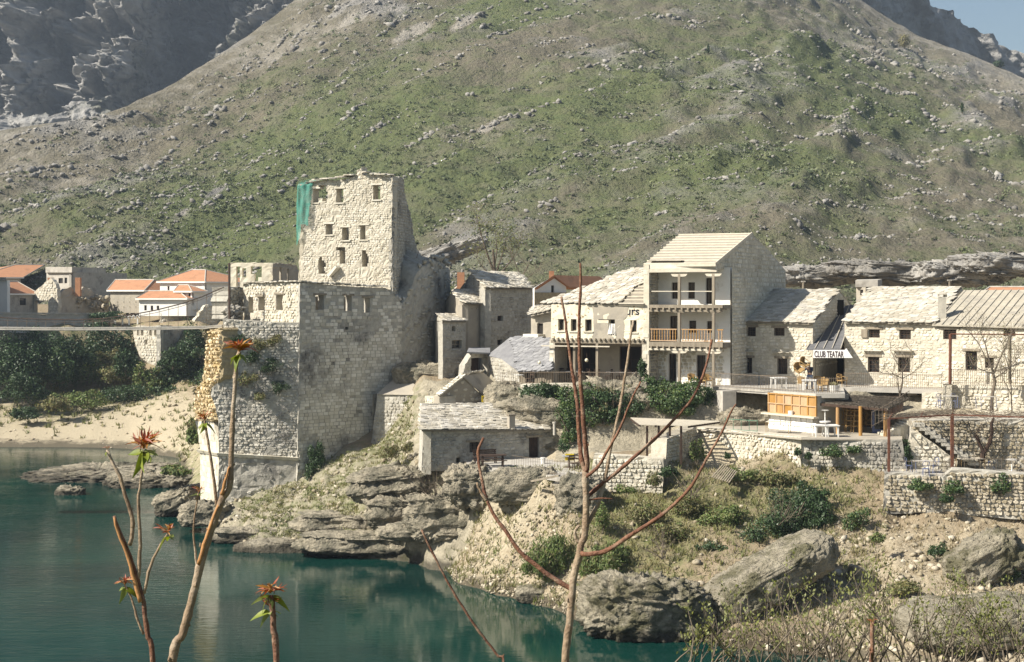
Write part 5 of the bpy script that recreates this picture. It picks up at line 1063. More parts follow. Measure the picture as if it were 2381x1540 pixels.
for u in (1334.7, 1387.5): s = C1.st(u, 850)[0]; mb = MB(); mb.obox(C1.xyz(s - .09, 11.6, -.15), t1 * .18, n1_ * .18, up * (cz(799) - 11.6)); mb.build('post', M['oldwood'], h1)
CB = C1.back(2.4); mb, O, HS = grid_wall(CB, [(0, 11.3), (C1.L, 11.3), (C1.L, 14.6), (0, 14.6)], [CB.rect(1316, 806, 1334, 880), CB.rect(1352, 808, 1386, 882), CB.rect(1440, 806, 1490, 868)], .4, .4, .02, False); mb.build('arcade_back_wall', M['render'], h1)
for h in HS: window(h1, CB, h, .15, .08, 'darkwood', 0, True, 'void')
mb = MB(); mb.obox(C1.xyz(0, cz(790) - .05, -7), t1 * C1.L, n1_ * 6.6, up * .15); mb.build('upper_floor', M['oldwood'], h1)
mb = MB()
for s in (0.0, C1.L - .3): mb.obox(C1.xyz(s, 10.6, -7), t1 * .3, n1_ * 6.4, up * (cz(706) - 10.6))
mb.obox(C1.xyz(0, 10.6, -7.3), t1 * C1.L, n1_ * .3, up * (cz(706) - 10.6)); mb.build('rear_walls', M['creamM'], h1)
eL, eR, rR, rL = P(1262, 706.5, 104.6), P(1497, 707.5, 101.0), P(1500, 629, 107.2), P(1461, 629, 107.8); pl = plane_of([eL, eR, rL]); rr2 = on_plane(1500, 629, pl); rl2 = on_plane(1461, 629, pl)
mb = MB(); mb.prism([eL, eR, rr2, rl2], (0, 0, -.1)); bk = eL + Vector((-C1.n.x, -C1.n.y, 0)) * 8; mb.prism([eL, rl2, bk], (0, 0, -.1)); bk2 = eR + Vector((-C1.n.x, -C1.n.y, 0)) * 8; mb.prism([rl2, rr2, bk2, bk], (0, 0, -.1)); mb.build('roof', M['deckM'], h1)
m0, m1 = on_plane(1437, 707, pl), on_plane(1498, 656, pl); put_stones(h1, roof_slabs([eL, m0, m1, rr2, rl2], .42, .48, .06, .26, 76, rot=.4), 'slab', M['slab'], 'roof_slab', 'small_roof_slabs', 300)
n = (eR - eL).cross(rl2 - eL).normalized(); n = n if n.z > 0 else -n
for i in range(6):
    f = i / 6.5; mb = MB(); a = m0.lerp(m1, f); e1 = eR.lerp(on_plane(1499, 656, pl), f); mb.beam(a + n * .05, e1 + n * .05, .10, .09); mb.build('roof_batten', M['batten'], h1)
for i in range(2): f = (26 - i * 10) / 78; mb = MB(); mb.beam(on_plane(1466 - i * 6, 637 + i * 8, pl) + n * .09, on_plane(1498, 637 + i * 8, pl) + n * .09, .10, .08); mb.build('roof_batten', M['batten'], h1)
lp = thing("arcade_lamp", "small globe lamp hanging in the cafe arcade", "lamp", P(1366, 835, 102.5)); mb = MB(); c = P(1363.5, 838, 102.6); mb.tube([c + up * .55, c + up * .1], .012, 5); mb.build('cord', M['iron'], lp); rock_mesh('globe', c, (.13, .13, .14), 3, 'lampglass', lp, rough=0, nu=14, nv=10, box=1.0)

# ================================================================ BOATHOUSE AND HOUSES IN THE MIDDLE
bh = thing("boathouse", "long low stone house with a wavy slab roof above the river rocks", "house", P(1140, 1077, 96))
BW = W.px(984, 93.6, 1309, 98.2); O, HS = wallpart(bh, 'front_wall', BW, [(980, 1095), (984, 997), (1283, 999), (1309, 1003), (1309, 1095)], [(1091, 1028, 1113.5, 1052), (1229.5, 1017, 1253.6, 1077), (1060, 1064, 1070, 1076)], 'greyM', .6, .4, .03)
put_stones(bh, lay(BW, O, HS, .24, .34, .06, .1, .45, 81, skip=.1), 'rubble', M['grey'], 'stone', 'small_stones', 300)
window(bh, BW, HS[0], .2, .07, 'darkwood', 5, True); tb = Vector((BW.t.x, BW.t.y, 0)); nb = Vector((BW.n.x, BW.n.y, 0))
for h in HS[:2]: mb = MB(); mb.obox(BW.xyz(h[0] - .22, h[3], -.2), tb * (h[2] - h[0] + .44), nb * .28, up * .14); mb.build('lintel', M['oldwood'], bh)
h = HS[1]; mb = MB(); mb.obox(BW.xyz(h[0] + .02, h[1], -.3), tb * (h[2] - h[0] - .04), nb * .06, up * (h[3] - h[1] - .02)); dr = mb.build('door', M['darkwood'], bh); mb = MB()
for i in range(5): s = h[0] + .06 + i * (h[2] - h[0] - .12) / 4; mb.beam(BW.xyz(s, h[1] + .02, -.225), BW.xyz(s, h[3] - .04, -.225), .025)
mb.build('door_bars', M['iron'], dr)
LWb = W.px(979, 98.5, 984, 93.55); mb, O, _ = grid_wall(LWb, [(0, 6.0), (LWb.L, 6.0), (LWb.L, BW.at(984, 998).z), (LWb.L * .3, P(979, 945, 98).z - .1), (0, P(979, 945, 98).z - .2)], [], .5, .35, .05, False); mb.build('left_wall', M['creamM'], bh); put_stones(bh, lay(LWb, O, [], .24, .34, .06, .1, .4, 82), 'rubble', M['cream'], 'left_stone', 'left_rubble', 80)
e0, e1 = P(980, 1000, 93.2), P(1286, 1001, 97.5); r0_ = P(978, 944, 97.6); pl = plane_of([e0, e1, r0_]); r1_ = on_plane(1188, 943, pl); mb = MB(); mb.prism([e0, e1, r1_, r0_], (0, 0, -.1)); bkv = Vector((-.45, 7.0, 0)); mb.prism([r0_, r1_, e1 + bkv, e0 + bkv], (0, 0, -.1)); mb.build('roof', M['deckM'], bh)
put_stones(bh, roof_slabs([e0, e1, r1_, r0_], .46, .52, .065, .29, 83, diag=.15, rot=.10), 'slab', M['slab'], 'roof_slab', 'small_roof_slabs', 300)
mb = MB(); k = 12
for i in range(k): a = r0_.lerp(r1_, i / k); b = r0_.lerp(r1_, (i + .93) / k); mb2 = MB(); mb2.beam(a + up * .10, b + up * .10, .4, .12); mb2.build('ridge_stone', M['slab'], bh)
c = P(1188, 998, 96.2); mb = MB(); mb.box((c.x, c.y, c.z + .45), (.42, .42, .95), .4); cm = mb.build('chimney', M['render'], bh); mb = MB(); mb.box((c.x, c.y, c.z + .97), (.56, .56, .09), .4); mb.build('chimney_cap', M['oldwood'], cm)
c = P(1288.5, 1012, 97.0); mb = MB(); mb.tube([c, c + up * .82], .095, 10); mb.tube([c + up * .80, c + up * .90], .14, 10); mb.build('flue_pipe', M['conc'], bh)
mb = MB(); w0 = BW.xyz(BW.L, 0); w1 = w0 + bkv; q = LWb.o; mb.add([(w0.x, w0.y, 6), (w1.x, w1.y, 6), (w1.x, w1.y, e1.z), (w0.x, w0.y, e1.z - .1)], [(0, 1, 2, 3)]); v0 = e0 + bkv; mb.add([(w1.x, w1.y, 6), (v0.x, v0.y, 6), (v0.x, v0.y, e0.z), (w1.x, w1.y, e0.z)], [(0, 1, 2, 3)]); mb.build('rear_walls', M['greyM'], bh)

m1_ = thing("stone_house", "tall shaded stone house with a slab roof right of the bastion", "house", P(1185, 815, 118))
gable_house(m1_, P(1129, 671.5, 115.6), P(1238, 671.5, 120.6), P(1206, 636, 126.0), P(1097, 633.5, 121.0), 10.5, [(1156.6, 734.5, 1169, 746.5), (1156, 790, 1168, 803)], ('grey', 'greyM'), 91, right=True, left=True, ch=.25, cw=.38, win=('darkwood', 0), gcap=150, rcap=200, slab=(.5, .55, .07, .3), dep=.05)
m2_ = thing("stone_house", "narrow plastered house with a ragged slab roof stepping down towards the bastion", "house", P(1100, 800, 117))
gable_house(m2_, P(1076, 707.5, 114.4), P(1129, 708, 116.6), P(1110, 679, 120.5), P(1052, 676, 118.3), 10.5, [(1096, 717, 1098, 719.5), (1107, 717, 1109, 719.5)], (None, 'render'), 94, left=True, right=False, win=None, rcap=100, slab=(.55, .6, .09, .34))
m3_ = thing("stone_house", "low stone lean-to house with two windows against the bastion", "house", P(1065, 880, 114))
gable_house(m3_, P(1030, 747.5, 111.6), P(1083, 747.5, 113.6), P(1073, 733, 117.0), P(1020, 732, 115.0), 9.5, [(1050.5, 758.7, 1059, 770.6), (1050, 791, 1074, 811)], ('grey', 'greyM'), 96, right=False, win=('oldwood', 0), cap=200, rcap=60)
dk = thing("dark_store", "black doorway shed under a broken roof behind the gabled hut", "shed", P(1110, 892, 110)); DW = W.px(1088, 109.0, 1136, 111.5); O, HS = wallpart(dk, 'front_wall', DW, [(1075, 905), (1080, 850), (1098, 822), (1136, 824), (1136, 905)], [(1095, 832, 1132, 888)], 'greyM', .5, .35, .04)
mb = MB(); h = HS[0]; mb.obox(DW.xyz(h[0], h[1], -.9), Vector((DW.t.x, DW.t.y, 0)) * (h[2] - h[0]), Vector((DW.n.x, DW.n.y, 0)) * .1, up * (h[3] - h[1])); mb.build('door_leaf', M['darkwood'], dk)
mb = MB(); mb.prism([P(1085, 822, 108.4), P(1139, 824, 110.6), P(1139, 812, 114), P(1090, 812, 113)], (0, 0, .12)); mb.build('roof', M['slabG'], dk); put_stones(dk, lay(DW, O, HS, .26, .36, .05, .1, .4, 97), 'rubble', M['grey'], 'stone', 'small_stones', 100)
s1_ = thing("slate_hut", "low hut with a broad blue-grey slab roof beside the cafe house", "hut", P(1225, 897, 104)); p_ = [P(1204, 863, 104.3), P(1283, 861, 102.6), P(1283, 788, 108.6)]; p_.append(on_plane(1186, 784, plane_of(p_))); mb = MB(); mb.prism(p_, (0, 0, -.1)); pL = P(1132, 827, 110.6); mb.add([p_[0], p_[3], pL, P(1163, 834, 108.4)], [(0, 1, 2, 3)]); mb.build('roof', M['slabG'], s1_)
put_stones(s1_, roof_slabs(p_, .42, .46, .03, .28, 98, rot=.06), 'slab', M['slabG'], 'roof_slab', 'small_roof_slabs', 260)
SW = W.px(1137, 110.4, 1205, 104.6); O, HS = wallpart(s1_, 'left_wall', SW, [(1137, 829), (1163, 835), (1206, 864), (1203, 905), (1163, 925), (1137, 905)], [], 'greyM', .4, .35, .03); put_stones(s1_, lay(SW, O, [], .26, .38, .04, .06, .4, 100), 'rubble', M['grey'], 'stone', 'small_stones', 160)
SF = W.px(1205, 104.7, 1283, 103.2); O, HS = wallpart(s1_, 'front_wall', SF, [(1205, 864), (1283, 862), (1283, 905), (1205, 905)], [(1222, 868, 1243, 890)], 'oldwood', .2, .4, .01)
for i in range(14): s = O[0][0] + (O[1][0] - O[0][0]) * (i + .5) / 14; 
for i in range(14):
    s = O[0][0] + (O[1][0] - O[0][0]) * (i + .5) / 14
    if HS[0][0] - .1 < s < HS[0][2] + .1: continue
    mb = MB(); mb.obox(SF.xyz(s - .07, SF.st(1240, 903)[1], 0), Vector((SF.t.x, SF.t.y, 0)) * .14, Vector((SF.n.x, SF.n.y, 0)) * .03, up * (SF.st(1240, 863)[1] - SF.st(1240, 903)[1])); mb.build('plank', M['oldwood'], s1_)
window(s1_, SF, HS[0], .1, .06, 'darkwood', 0, True)
mb = MB(); c = SF.at(1256, 843, .15); lp2 = thing("wall_lamp", "tiny pale lamp on the hut gable beside the cafe house", "lamp", c); rock_mesh('globe', c, (.12, .12, .13), 3, 'lampglass', lp2, rough=0, nu=12, nv=8, box=1); mb.tube([c, c + Vector((0, .5, .1))], .02, 5); mb.build('arm', M['iron'], lp2)
s2_ = thing("lean_to", "small slab-roofed lean-to in shade between the tall stone house and the cafe house", "house", P(1258, 785, 112)); p_ = [P(1234, 733, 110.4), P(1284, 722, 108.6), P(1284, 706, 112.4)]; p_.append(on_plane(1236, 716, plane_of(p_))); mb = MB(); mb.prism(p_, (0, 0, -.1)); mb.build('roof', M['deckM'], s2_); put_stones(s2_, roof_slabs(p_, .5, .5, .06, .34, 102), 'slab', M['slab'], 'roof_slab', 'small_roof_slabs', 80)
WL2 = W.px(1234, 111.2, 1284, 109.6); O, HS = wallpart(s2_, 'front_wall', WL2, [(1234, 732), (1284, 724), (1284, 800), (1234, 800)], [(1248, 752, 1262, 779)], 'render', .4, .4, .02); window(s2_, WL2, HS[0], .15, .06, 'darkwood', 0, False, 'void')
mb = MB(); mb.obox(WL2.at(1232, 783, 0), Vector((WL2.t.x, WL2.t.y, 0)) * 1.6, Vector((WL2.n.x, WL2.n.y, 0)) * .8, up * .22); mb.build('ledge', M['cream'], s2_)
# white house with a red roof behind
wh = thing("white_house", "small white gabled house with a rusty red roof behind the lean-to", "house", P(1285, 700, 140)); WW = W.px(1242, 140, 1318, 141.5); O, HS = wallpart(wh, 'gable_wall', WW, [(1242, 725), (1242, 671), (1285, 645), (1316, 667), (1316, 725)], [(1281, 664, 1288, 681)], 'villa', .4, .4, .005); window(wh, WW, HS[0], .15, .07, 'darkwood', 0, False)
nn_ = Vector((.55, .83, 0)) * 9; a, b, c = WW.at(1239, 673, .3), WW.at(1285, 643, .3), WW.at(1320, 670, .3); mb = MB(); mb.prism([a, b, b + nn_, a + nn_], (0, 0, .12)); mb.prism([b, c, c + nn_, b + nn_], (0, 0, .12)); mb.build('roof', M['tile'], wh); mb = MB(); q = P(1282, 648, 142); mb.box((q.x, q.y, q.z + .25), (.5, .5, 1.0)); mb.build('chimney', M['tile'], wh)
mb = MB(); mb.obox(WW.at(1236, 730, .6), Vector((WW.t.x, WW.t.y, 0)) * 3.6, (0, .4, 0), up * 2.1); mb.build('brown_lower_wall', M['rubbleM'], wh)
for (u, v, d, lab) in ((1064, 655, 138, "small gabled house end with a brick chimney behind the bastion"),):
    t = thing("far_house", lab, "house", P(u, 690, d)); w = W.px(1053, d, 1100, d + 1); O, HS = wallpart(t, 'gable_wall', w, [(1053, 720), (1053, 676), (1062, 668), (1085, 652), (1100, 662), (1100, 720)], [], 'render', .4, .5, .01); mb = MB(); a, b = w.at(1060, 670, .2), w.at(1086, 651, .2); mb.prism([a, b, b + Vector((0, 6, 0)), a + Vector((0, 6, 0))], (0, 0, .15)); mb.build('roof', M['tile'], t); q = w.at(1066, 672, .5); mb = MB(); mb.box((q.x, q.y, q.z + .4), (.7, .7, 2.4)); mb.build('chimney', M['tile'], t)

# ================================================================ FAR LEFT BANK
def far_house(name, label, u0, d0, u1, d1, vb, ve, roof, fh=(), wm='villa', rm='tile', depth=8, side=None, seed=1):
    """house beyond the river: front wall u0..u1, eave at ve; roof = ridge (ua, ub, v) for a gable/hip"""
    t = thing(name, label, "house", P((u0 + u1) / 2, vb, (d0 + d1) / 2)); w = W.px(u0, d0, u1, d1); O, HS = wallpart(t, 'front_wall', w, [(u0, vb), (u1, vb), (u1, ve), (u0, ve)], list(fh), wm, .4, .6, .01)
    for h in HS: window(t, w, h, .15, .08, 'darkwood', 0, False, 'glass', None)
    bk = Vector((-w.n.x, -w.n.y, 0)) * depth; a, b = w.at(u0, ve, .35), w.at(u1, ve, .35); a = a - Vector((w.t.x, w.t.y, 0)) * .35; b = b + Vector((w.t.x, w.t.y, 0)) * .35; zb = w.at(u0, vb).z; mb = MB()
    p, q = w.xyz(0, zb), w.xyz(w.L, zb)
    for x, y in ((p, p + bk), (q, q + bk), (p + bk, q + bk)): mb.add([(x.x, x.y, zb), (y.x, y.y, zb), (y.x, y.y, a.z), (x.x, x.y, a.z)], [(0, 1, 2, 3)])
    mb.build('side_walls', M[side or wm], t)
    if roof:
        dm = w.back(depth / 2); ra, rb = dm.at(roof[0], roof[2]), dm.at(roof[1], roof[2]); c, d = b + bk * 1.05, a + bk * 1.05; mb = MB(); mb.add([a, b, c, d, ra, rb], [(0, 1, 5, 4), (1, 2, 5), (2, 3, 4, 5), (3, 0, 4), (0, 3, 2, 1)]); mb.build('roof', M[rm], t)
        mb = MB(); mb.tube([ra, rb], .12, 6); mb.tube([ra, a], .09, 5); mb.tube([rb, b], .09, 5); mb.tube([rb, c], .09, 5); mb.build('ridge_tiles', M['conc'], t); mb = MB(); mb.beam(a - up * .1, b - up * .1, .2, .22); mb.beam(b - up * .1, c - up * .1, .2, .22); mb.build('eaves_cornice', M['villa'], t)
    return t, w
far_house("red_roof_house", "distant house with a broad red tile roof at the far left", -60, 240, 48, 246, 700, 645, (35, 104, 616), [], 'conc', 'tile', 13)
t, w = far_house("concrete_house", "unfinished flat-roofed grey concrete house in the left background", 108, 232, 166, 229, 700, 634, None, [(136, 647, 146, 659), (150, 646, 156, 659)], 'conc', 'conc', 12); w2 = W.px(166, 229, 244, 241)
O, HS = wallpart(t, 'side_wall', w2, [(166, 700), (166, 634), (244, 636), (244, 700)], [], 'conc', .4, .6, .02); mb = MB(); mb.prism([P(106, 634, 231.5), P(167, 634, 228.4), P(246, 636, 241), P(190, 636, 245)], (0, 0, .9)); mb.build('flat_roof', M['conc'], t)
t = thing("white_wall_house", "white house corner cut by the left picture edge", "house", P(8, 725, 205)); w = W.px(-60, 207, 17, 204); O, HS = wallpart(t, 'wall', w, [(-60, 735), (17, 735), (17, 652), (-60, 650)], [], 'villa', .5, .7, .01); mb = MB(); mb.prism([w.at(-62, 650, .4), w.at(19, 652, .4), w.at(19, 652, .4) + Vector((-2.2, 6, 0)), w.at(-62, 650, .4) + Vector((-2.2, 6, 0))], (0, 0, .4)); mb.build('flat_roof', M['conc'], t)
far_house("tile_roof_house", "small grey house with an orange tile roof near the left edge", 17, 208, 82, 214, 735, 683, (20, 40, 655), [(46, 694, 61, 710)], 'conc', 'tile', 8)
rg = thing("ruined_house", "roofless ruined stone house with a pointed gable in the left background", "ruin", P(160, 728, 212)); w = W.px(70, 214, 132, 211); O, HS = wallpart(rg, 'gable_wall', w, [(70, 735), (74, 690), (82, 676), (100, 662), (116, 647), (125, 655), (133, 672), (136, 735)], [(80, 700, 112, 735)], 'creamM', .6, .6, .06, .15); w2 = W.px(132, 211, 253, 221); O2_, HS2 = wallpart(rg, 'long_wall', w2, [(132, 738), (133, 690), (150, 672), (165, 668), (178, 685), (196, 668), (212, 672), (222, 690), (253, 694), (253, 738)], [], 'render', .6, .6, .08, .15)
for u in (118, 182): q = P(u, 680, 214); mb = MB(); mb.box((q.x, q.y, q.z + .8), (.75, .75, 2.8)); mb.build('chimney_stack', M['tile'], rg)
put_stones(rg, lay(w, O, HS, .4, .6, .08, .1, .4, 121), 'rubble', M['cream'], 'stone', 'small_stones', 120)
n = 160; rr = np.random.RandomState(8); C = np.array([np.array(P(rr.uniform(120, 250), rr.uniform(690, 720), rr.uniform(215, 222))) for _ in range(n)]); lump_stuff('rubble_heap', C, rr.uniform(.2, .6, (n, 3)), 9, 'stonechip', rg)
far_house("long_red_roof_house", "long low house with an orange tile roof left of the white villa", 256, 222, 335, 219, 728, 675, (268, 358, 651), [], 'render', 'tile', 9)
vl, w = far_house("white_villa", "large white villa with an orange hipped roof beside the footbridge", 372, 212, 476, 208, 735, 655, (448, 478, 628), [(389, 666, 394, 676), (449, 669, 455, 684)], 'villa', 'tile', 12)
w2 = W.px(476, 208, 532, 217); O, HS = wallpart(vl, 'right_wall', w2, [(476, 740), (476, 655), (532, 656), (532, 740)], [], 'villa', .3, .6, .01)
far_house("white_annex", "low white annex with an orange roof in front of the villa", 323, 204, 433, 202, 735, 694, (345, 415, 677), [(335, 710, 341, 722), (350, 711, 356, 722), (364, 711, 370, 722)], 'villa', 'tile', 6)
far_house("stair_turret", "small white turret with an orange roof on the villa front", 412, 205, 446, 203.5, 720, 677, (415, 438, 663), [(437, 682, 443, 692)], 'villa', 'tile', 3)
fs = thing("scaffolding", "pale timber scaffolding against the long red-roofed house", "scaffold", P(300, 725, 217)); mb = MB()
for u in (274, 288, 302, 316, 325): mb.beam(P(u, 730, 217.5), P(u, 690, 217.5), .09)
for v in (700, 712): mb.beam(P(268, v, 217.4), P(330, v, 217.4), .12)
mb.build('poles', M['batten'], fs)
# ruined walls along the lane and the empty house on the bank
for k, (lab, uu, outl, mt, st_) in enumerate([
    ("broken lane wall with one tall leaning gable end below the villa", (372, 203, 468, 205), [(372, 762), (374, 728), (395, 722), (404, 714), (420, 708), (432, 714), (445, 728), (450, 742), (468, 742), (468, 762)], 'creamM', 'cream'),
    ("ragged end of a ruined lane wall next to the gate pier", (452, 200, 522, 203), [(452, 762), (452, 745), (466, 726), (480, 708), (492, 712), (500, 724), (512, 730), (522, 730), (522, 762)], 'creamM', 'cream')]):
    t = thing("ruined_wall", lab, "ruin", P((uu[0] + uu[2]) / 2, 760, uu[1])); w = W.px(*uu); O, HS = wallpart(t, 'masonry', w, outl, [], mt, .8, .5, .08, .12); put_stones(t, lay(w, O, [], .4, .55, .1, .1, .4, 130 + k), 'rubble', M[st_], 'stone', 'small_stones', 90)
br_ = thing("ruined_house", "roofless stone house with four tall window holes on the far bank", "ruin", P(345, 835, 200)); w = W.px(304, 194.5, 373, 192.0); O, HS = wallpart(br_, 'front_wall', w, [(308, 765), (318, 757), (340, 760), (372, 757), (373, 855), (345, 845), (325, 830), (314, 800)], [(327, 766, 333, 780), (347, 766, 352.5, 780), (358.5, 766, 364, 780), (318, 766, 322.5, 780), (337, 790, 342, 800)], 'creamM', .6, .45, .05, .05)
put_stones(br_, lay(w, O, HS, .36, .5, .08, .1, .4, 140), 'rubble', M['cream'], 'stone', 'small_stones', 150); w2 = W.px(373, 192, 476, 205); O, HS = wallpart(br_, 'side_wall', w2, [(373, 860), (373, 757), (400, 758), (410, 762), (476, 760), (476, 830), (440, 838), (410, 850)], [(460, 782, 466, 790)], 'greyM', .6, .6, .06, .08); put_stones(br_, lay(w2, O, HS, .4, .6, .06, .1, .4, 141, skip=.4), 'rubble', M['grey'], 'side_stone', 'side_rubble', 100)
rs = thing("roof_frame_shed", "small shed of bare white roof timbers behind the footbridge", "shed", P(290, 757, 204)); mb = MB()
for i in range(6):
    u = 268 + i * 9; mb.beam(P(u, 742, 204), P(u + 6, 733, 204), .12); mb.beam(P(u + 6, 733, 204), P(u + 13, 740, 204), .12)
for u in (268, 285, 300, 320): mb.beam(P(u, 760, 204), P(u, 741, 204), .18)
mb.build('rafters', M['villa'], rs)
rw_ = thing("lane_wall", "long grey retaining wall along the lane at far left", "wall", P(120, 757, 199)); w = W.px(-80, 190, 270, 206); O, HS = wallpart(rw_, 'masonry', w, [(-80, 775), (-80, 735), (25, 730), (270, 733), (270, 775)], [], 'conc', .8, .8, .06, .05); mb = MB(); mb.beam(w.at(-80, 733, -.2) + up * .4, w.at(40, 730, -.2) + up * .1, .7, .2); mb.beam(w.at(40, 730, -.2) + up * .1, w.at(270, 733, -.2) + up * .15, .7, .2); mb.build('coping', M['conc'], rw_)

oh = thing("unseen_shade_house", "plain unseen house block added left of the view to shade the far bank", "house", P(-150, 700, 182)); mb = MB(); mb.obox((-106, 180, 11), (26, 0, 0), (0, 26, 0), (0, 0, 17)); mb.build('walls', M['conc'], oh); mb = MB(); mb.prism([(-107, 179, 28), (-79, 179, 28), (-93, 179, 31.5)], (0, 28, 0)); mb.build('roof', M['tile'], oh)  # house block added out of view so its shadow falls on the left bank
for i in range(3):
    for k in range(5): mb = MB(); mb.box((-80.0, 184 + k * 4.6, 14 + i * 5), (.12, 1.3, 1.9)); mb.build('window', M['glass'], oh)
# ruined white facade behind the tower, left
rf = thing("ruined_facade", "pockmarked white facade standing alone behind the parapet", "ruin", P(605, 668, 150)); w = W.px(532, 151.4, 634, 151); O, HS = wallpart(rf, 'facade', w, [(532, 735), (533, 612), (600, 611), (634, 613), (634, 735)], [[(547, 616), (553, 616), (554, 640), (556, 670), (546, 672)], [(586, 618), (605, 620), (612, 628), (609, 645), (598, 655), (590, 645), (584, 630)], (563, 624, 572, 645)], 'whiteC', .6, .4, .03, .06)
w2 = W.px(634, 151, 700, 156); O2_, H2x = wallpart(rf, 'inner_wall', w2, [(634, 735), (634, 614), (650, 612), (672, 616), (690, 618), (700, 640), (700, 735)], [(649, 622, 655, 652), (667, 626, 672, 655)], 'render', .6, .4, .05, .1)

# ---- suspension footbridge
fb = thing("footbridge", "narrow suspension footbridge on thin cables running off to the left", "footbridge", P(260, 757, 111))
def deck_v(u): return 757.5 + 4.5 * math.sin(max(0, min(1, (u + 200) / 720)) * math.pi) * .9 - (2 if u > 480 else 0)
mb = MB(); U = list(range(-420, 521, 20)); top = [P(u, deck_v(u), 110.5) for u in U]
for a, b in zip(top[:-1], top[1:]): mb2 = MB(); mb2.obox(a + Vector((0, -.7, -.12)), b - a - Vector((.02, 0, 0)), (0, 1.4, 0), (0, 0, .12)); mb2.build('deck_plank', M['conc'], fb)
for dy in (-.68, .68):
    mb = MB(); mb.tube([p + Vector((0, dy, -.2)) for p in top], .05, 5); mb.build('edge_beam', M['conc'], fb)
    mb = MB(); cab = [(520, 668), (470, 690), (420, 707), (360, 722), (300, 733), (240, 741), (180, 744), (110, 743), (40, 741), (-60, 735), (-180, 722), (-300, 700), (-420, 670)]; mb.tube([P(u, v, 110.5 + dy) for u, v in cab], .045, 5); mb.build('cable', M['iron'], fb)
    mb = MB(); mb.tube([P(u, v + 6, 110.5 + dy) for u, v in cab], .02, 4); mb.build('handline', M['iron'], fb)
    mb = MB()
    for u in range(-400, 516, 22): v = np.interp(u, [c[0] for c in cab[::-1]], [c[1] for c in cab[::-1]]); p = P(u, v, 110.5 + dy); q = P(u, deck_v(u), 110.5 + dy); mb.beam(p, q, .03)
    mb.build('hangers', M['ironL'], fb, kind='stuff')
mb = MB(); mb.tube([P(533, 745, 111), P(533, 612, 111)], .10, 6); mb.build('mast', M['iron'], fb)

# ================================================================ TERRACES, RETAINING WALLS, KIOSK
def retain(label, wpx, outl, seed, mt=('cream', 'creamM'), thick=1.0, ch=.21, cw=.29, dep=.08, cap=300, edge=.02, name="retaining_wall", copm=None, grp=None):
    t = thing(name, label, "wall", P((wpx[0] + wpx[2]) / 2, max(p[1] for p in outl), (wpx[1] + wpx[3]) / 2), grp); w = W.px(*wpx); O, HS = wallpart(t, 'core', w, outl, [], mt[1], thick, .4, .05, edge)
    put_stones(t, lay(w, O, [], ch, cw, dep, .35, .6, seed, skip=.06), 'rubble', M[mt[0]], 'stone', 'small_stones', cap); return t, w
retain("pale rubble wall below the timber pergola", (1375, 88.2, 1545, 87.4), [(1366, 1140), (1381, 1056), (1420, 1058), (1542, 1068), (1540, 1150)], 151)
retain("tall sunlit rubble bastion wall under the corner of the kiosk terrace", (1546, 88.4, 1622, 93.6), [(1545, 1110), (1549, 1022), (1585, 1007), (1619, 993), (1622, 1100)], 152)
retain("long sunlit rubble wall carrying the kiosk terrace", (1618, 93.8, 1862, 87.5), [(1618, 1112), (1619, 993), (1700, 1001), (1862, 1017), (1862, 1110)], 153)
retain("darker rubble wall with ivy tufts below the brush-roofed shelter", (1860, 87.6, 2098, 86.2), [(1860, 1115), (1862, 1019), (2097, 1024), (2110, 1115)], 154, ('grey', 'greyM'))
retain("dry-stone wall under the paved pergola terrace at lower right", (2054, 83.6, 2560, 80.6), [(2052, 1195), (2056, 1099), (2100, 1100), (2193, 1109), (2213, 1090), (2365, 1102), (2560, 1112), (2560, 1225), (2365, 1208), (2200, 1192)], 155, ('stonechip', 'greyM'), dep=.13)
st6, w6 = retain("high rubble wall with a flight of steps behind the pergola", (2108, 87.6, 2560, 85.4), [(2106, 1100), (2120, 978), (2365, 975), (2560, 975), (2560, 1115), (2365, 1105)], 156, ('stonechip', 'greyM'), dep=.13)
retain("upper street wall right of the stone pillar", (2193, 94.4, 2560, 90.2), [(2193, 970), (2195, 895), (2365, 896), (2560, 898), (2560, 975)], 157, ch=.24, cw=.36)
retain("short broken wall stub left of the stone pillar", (2140, 95.0, 2194, 94.2), [(2140, 968), (2143, 914), (2192, 911), (2194, 968)], 158, ch=.22, cw=.3)
tpl = thing("stone_pillar", "square stone gate pillar at the end of the upper railing", "pillar", P(2203, 929, 93.8)); mb = MB(); c = P(2203, 929, 93.9); mb.box((c.x, c.y, c.z + .2), (.55, .55, 1.7), -.4); mb.build('shaft', M['creamM'], tpl); mb = MB(); mb.box((c.x, c.y, c.z + 1.1), (.68, .68, .12), -.4); mb.build('cap_stone', M['cream'], tpl)
retain("long low sunlit wall at the edge of the cafe terrace", (1204, 100.6, 1512, 99.4), [(1204, 935), (1206, 895), (1277, 892), (1512, 893), (1512, 935)], 159, ch=.22, cw=.34)
# steps let into the wall behind the pergola
ss = thing("stone_steps", "flight of stone steps running down the wall behind the pergola", "steps", P(2190, 1080, 86.5))
for i in range(11):
    f = i / 10; u = 2122 + 124 * f; v = 982 + 88 * f; p = w6.at(u, v, .02); mb = MB(); mb.obox(p + Vector((0, 0, -.20)), Vector((w6.t.x, w6.t.y, 0)) * .62, Vector((w6.n.x, w6.n.y, 0)) * 1.02, up * .20); mb.build('step', M['greyM'], ss)
Wt = W(w6.xyz(-.3, 0, .9), w6.xyz(8, 0, .9)); O, HS = wallpart(ss, 'stair_wall', Wt, [(2110, 1100), (2120, 990), (2136, 1006), (2160, 1024), (2195, 1050), (2225, 1072), (2224, 1100)], [], 'creamM', .8, .35, .05, .02); put_stones(ss, lay(Wt, O, [], .26, .36, .09, .2, .5, 160), 'rubble', M['cream'], 'stone', 'small_stones', 160)
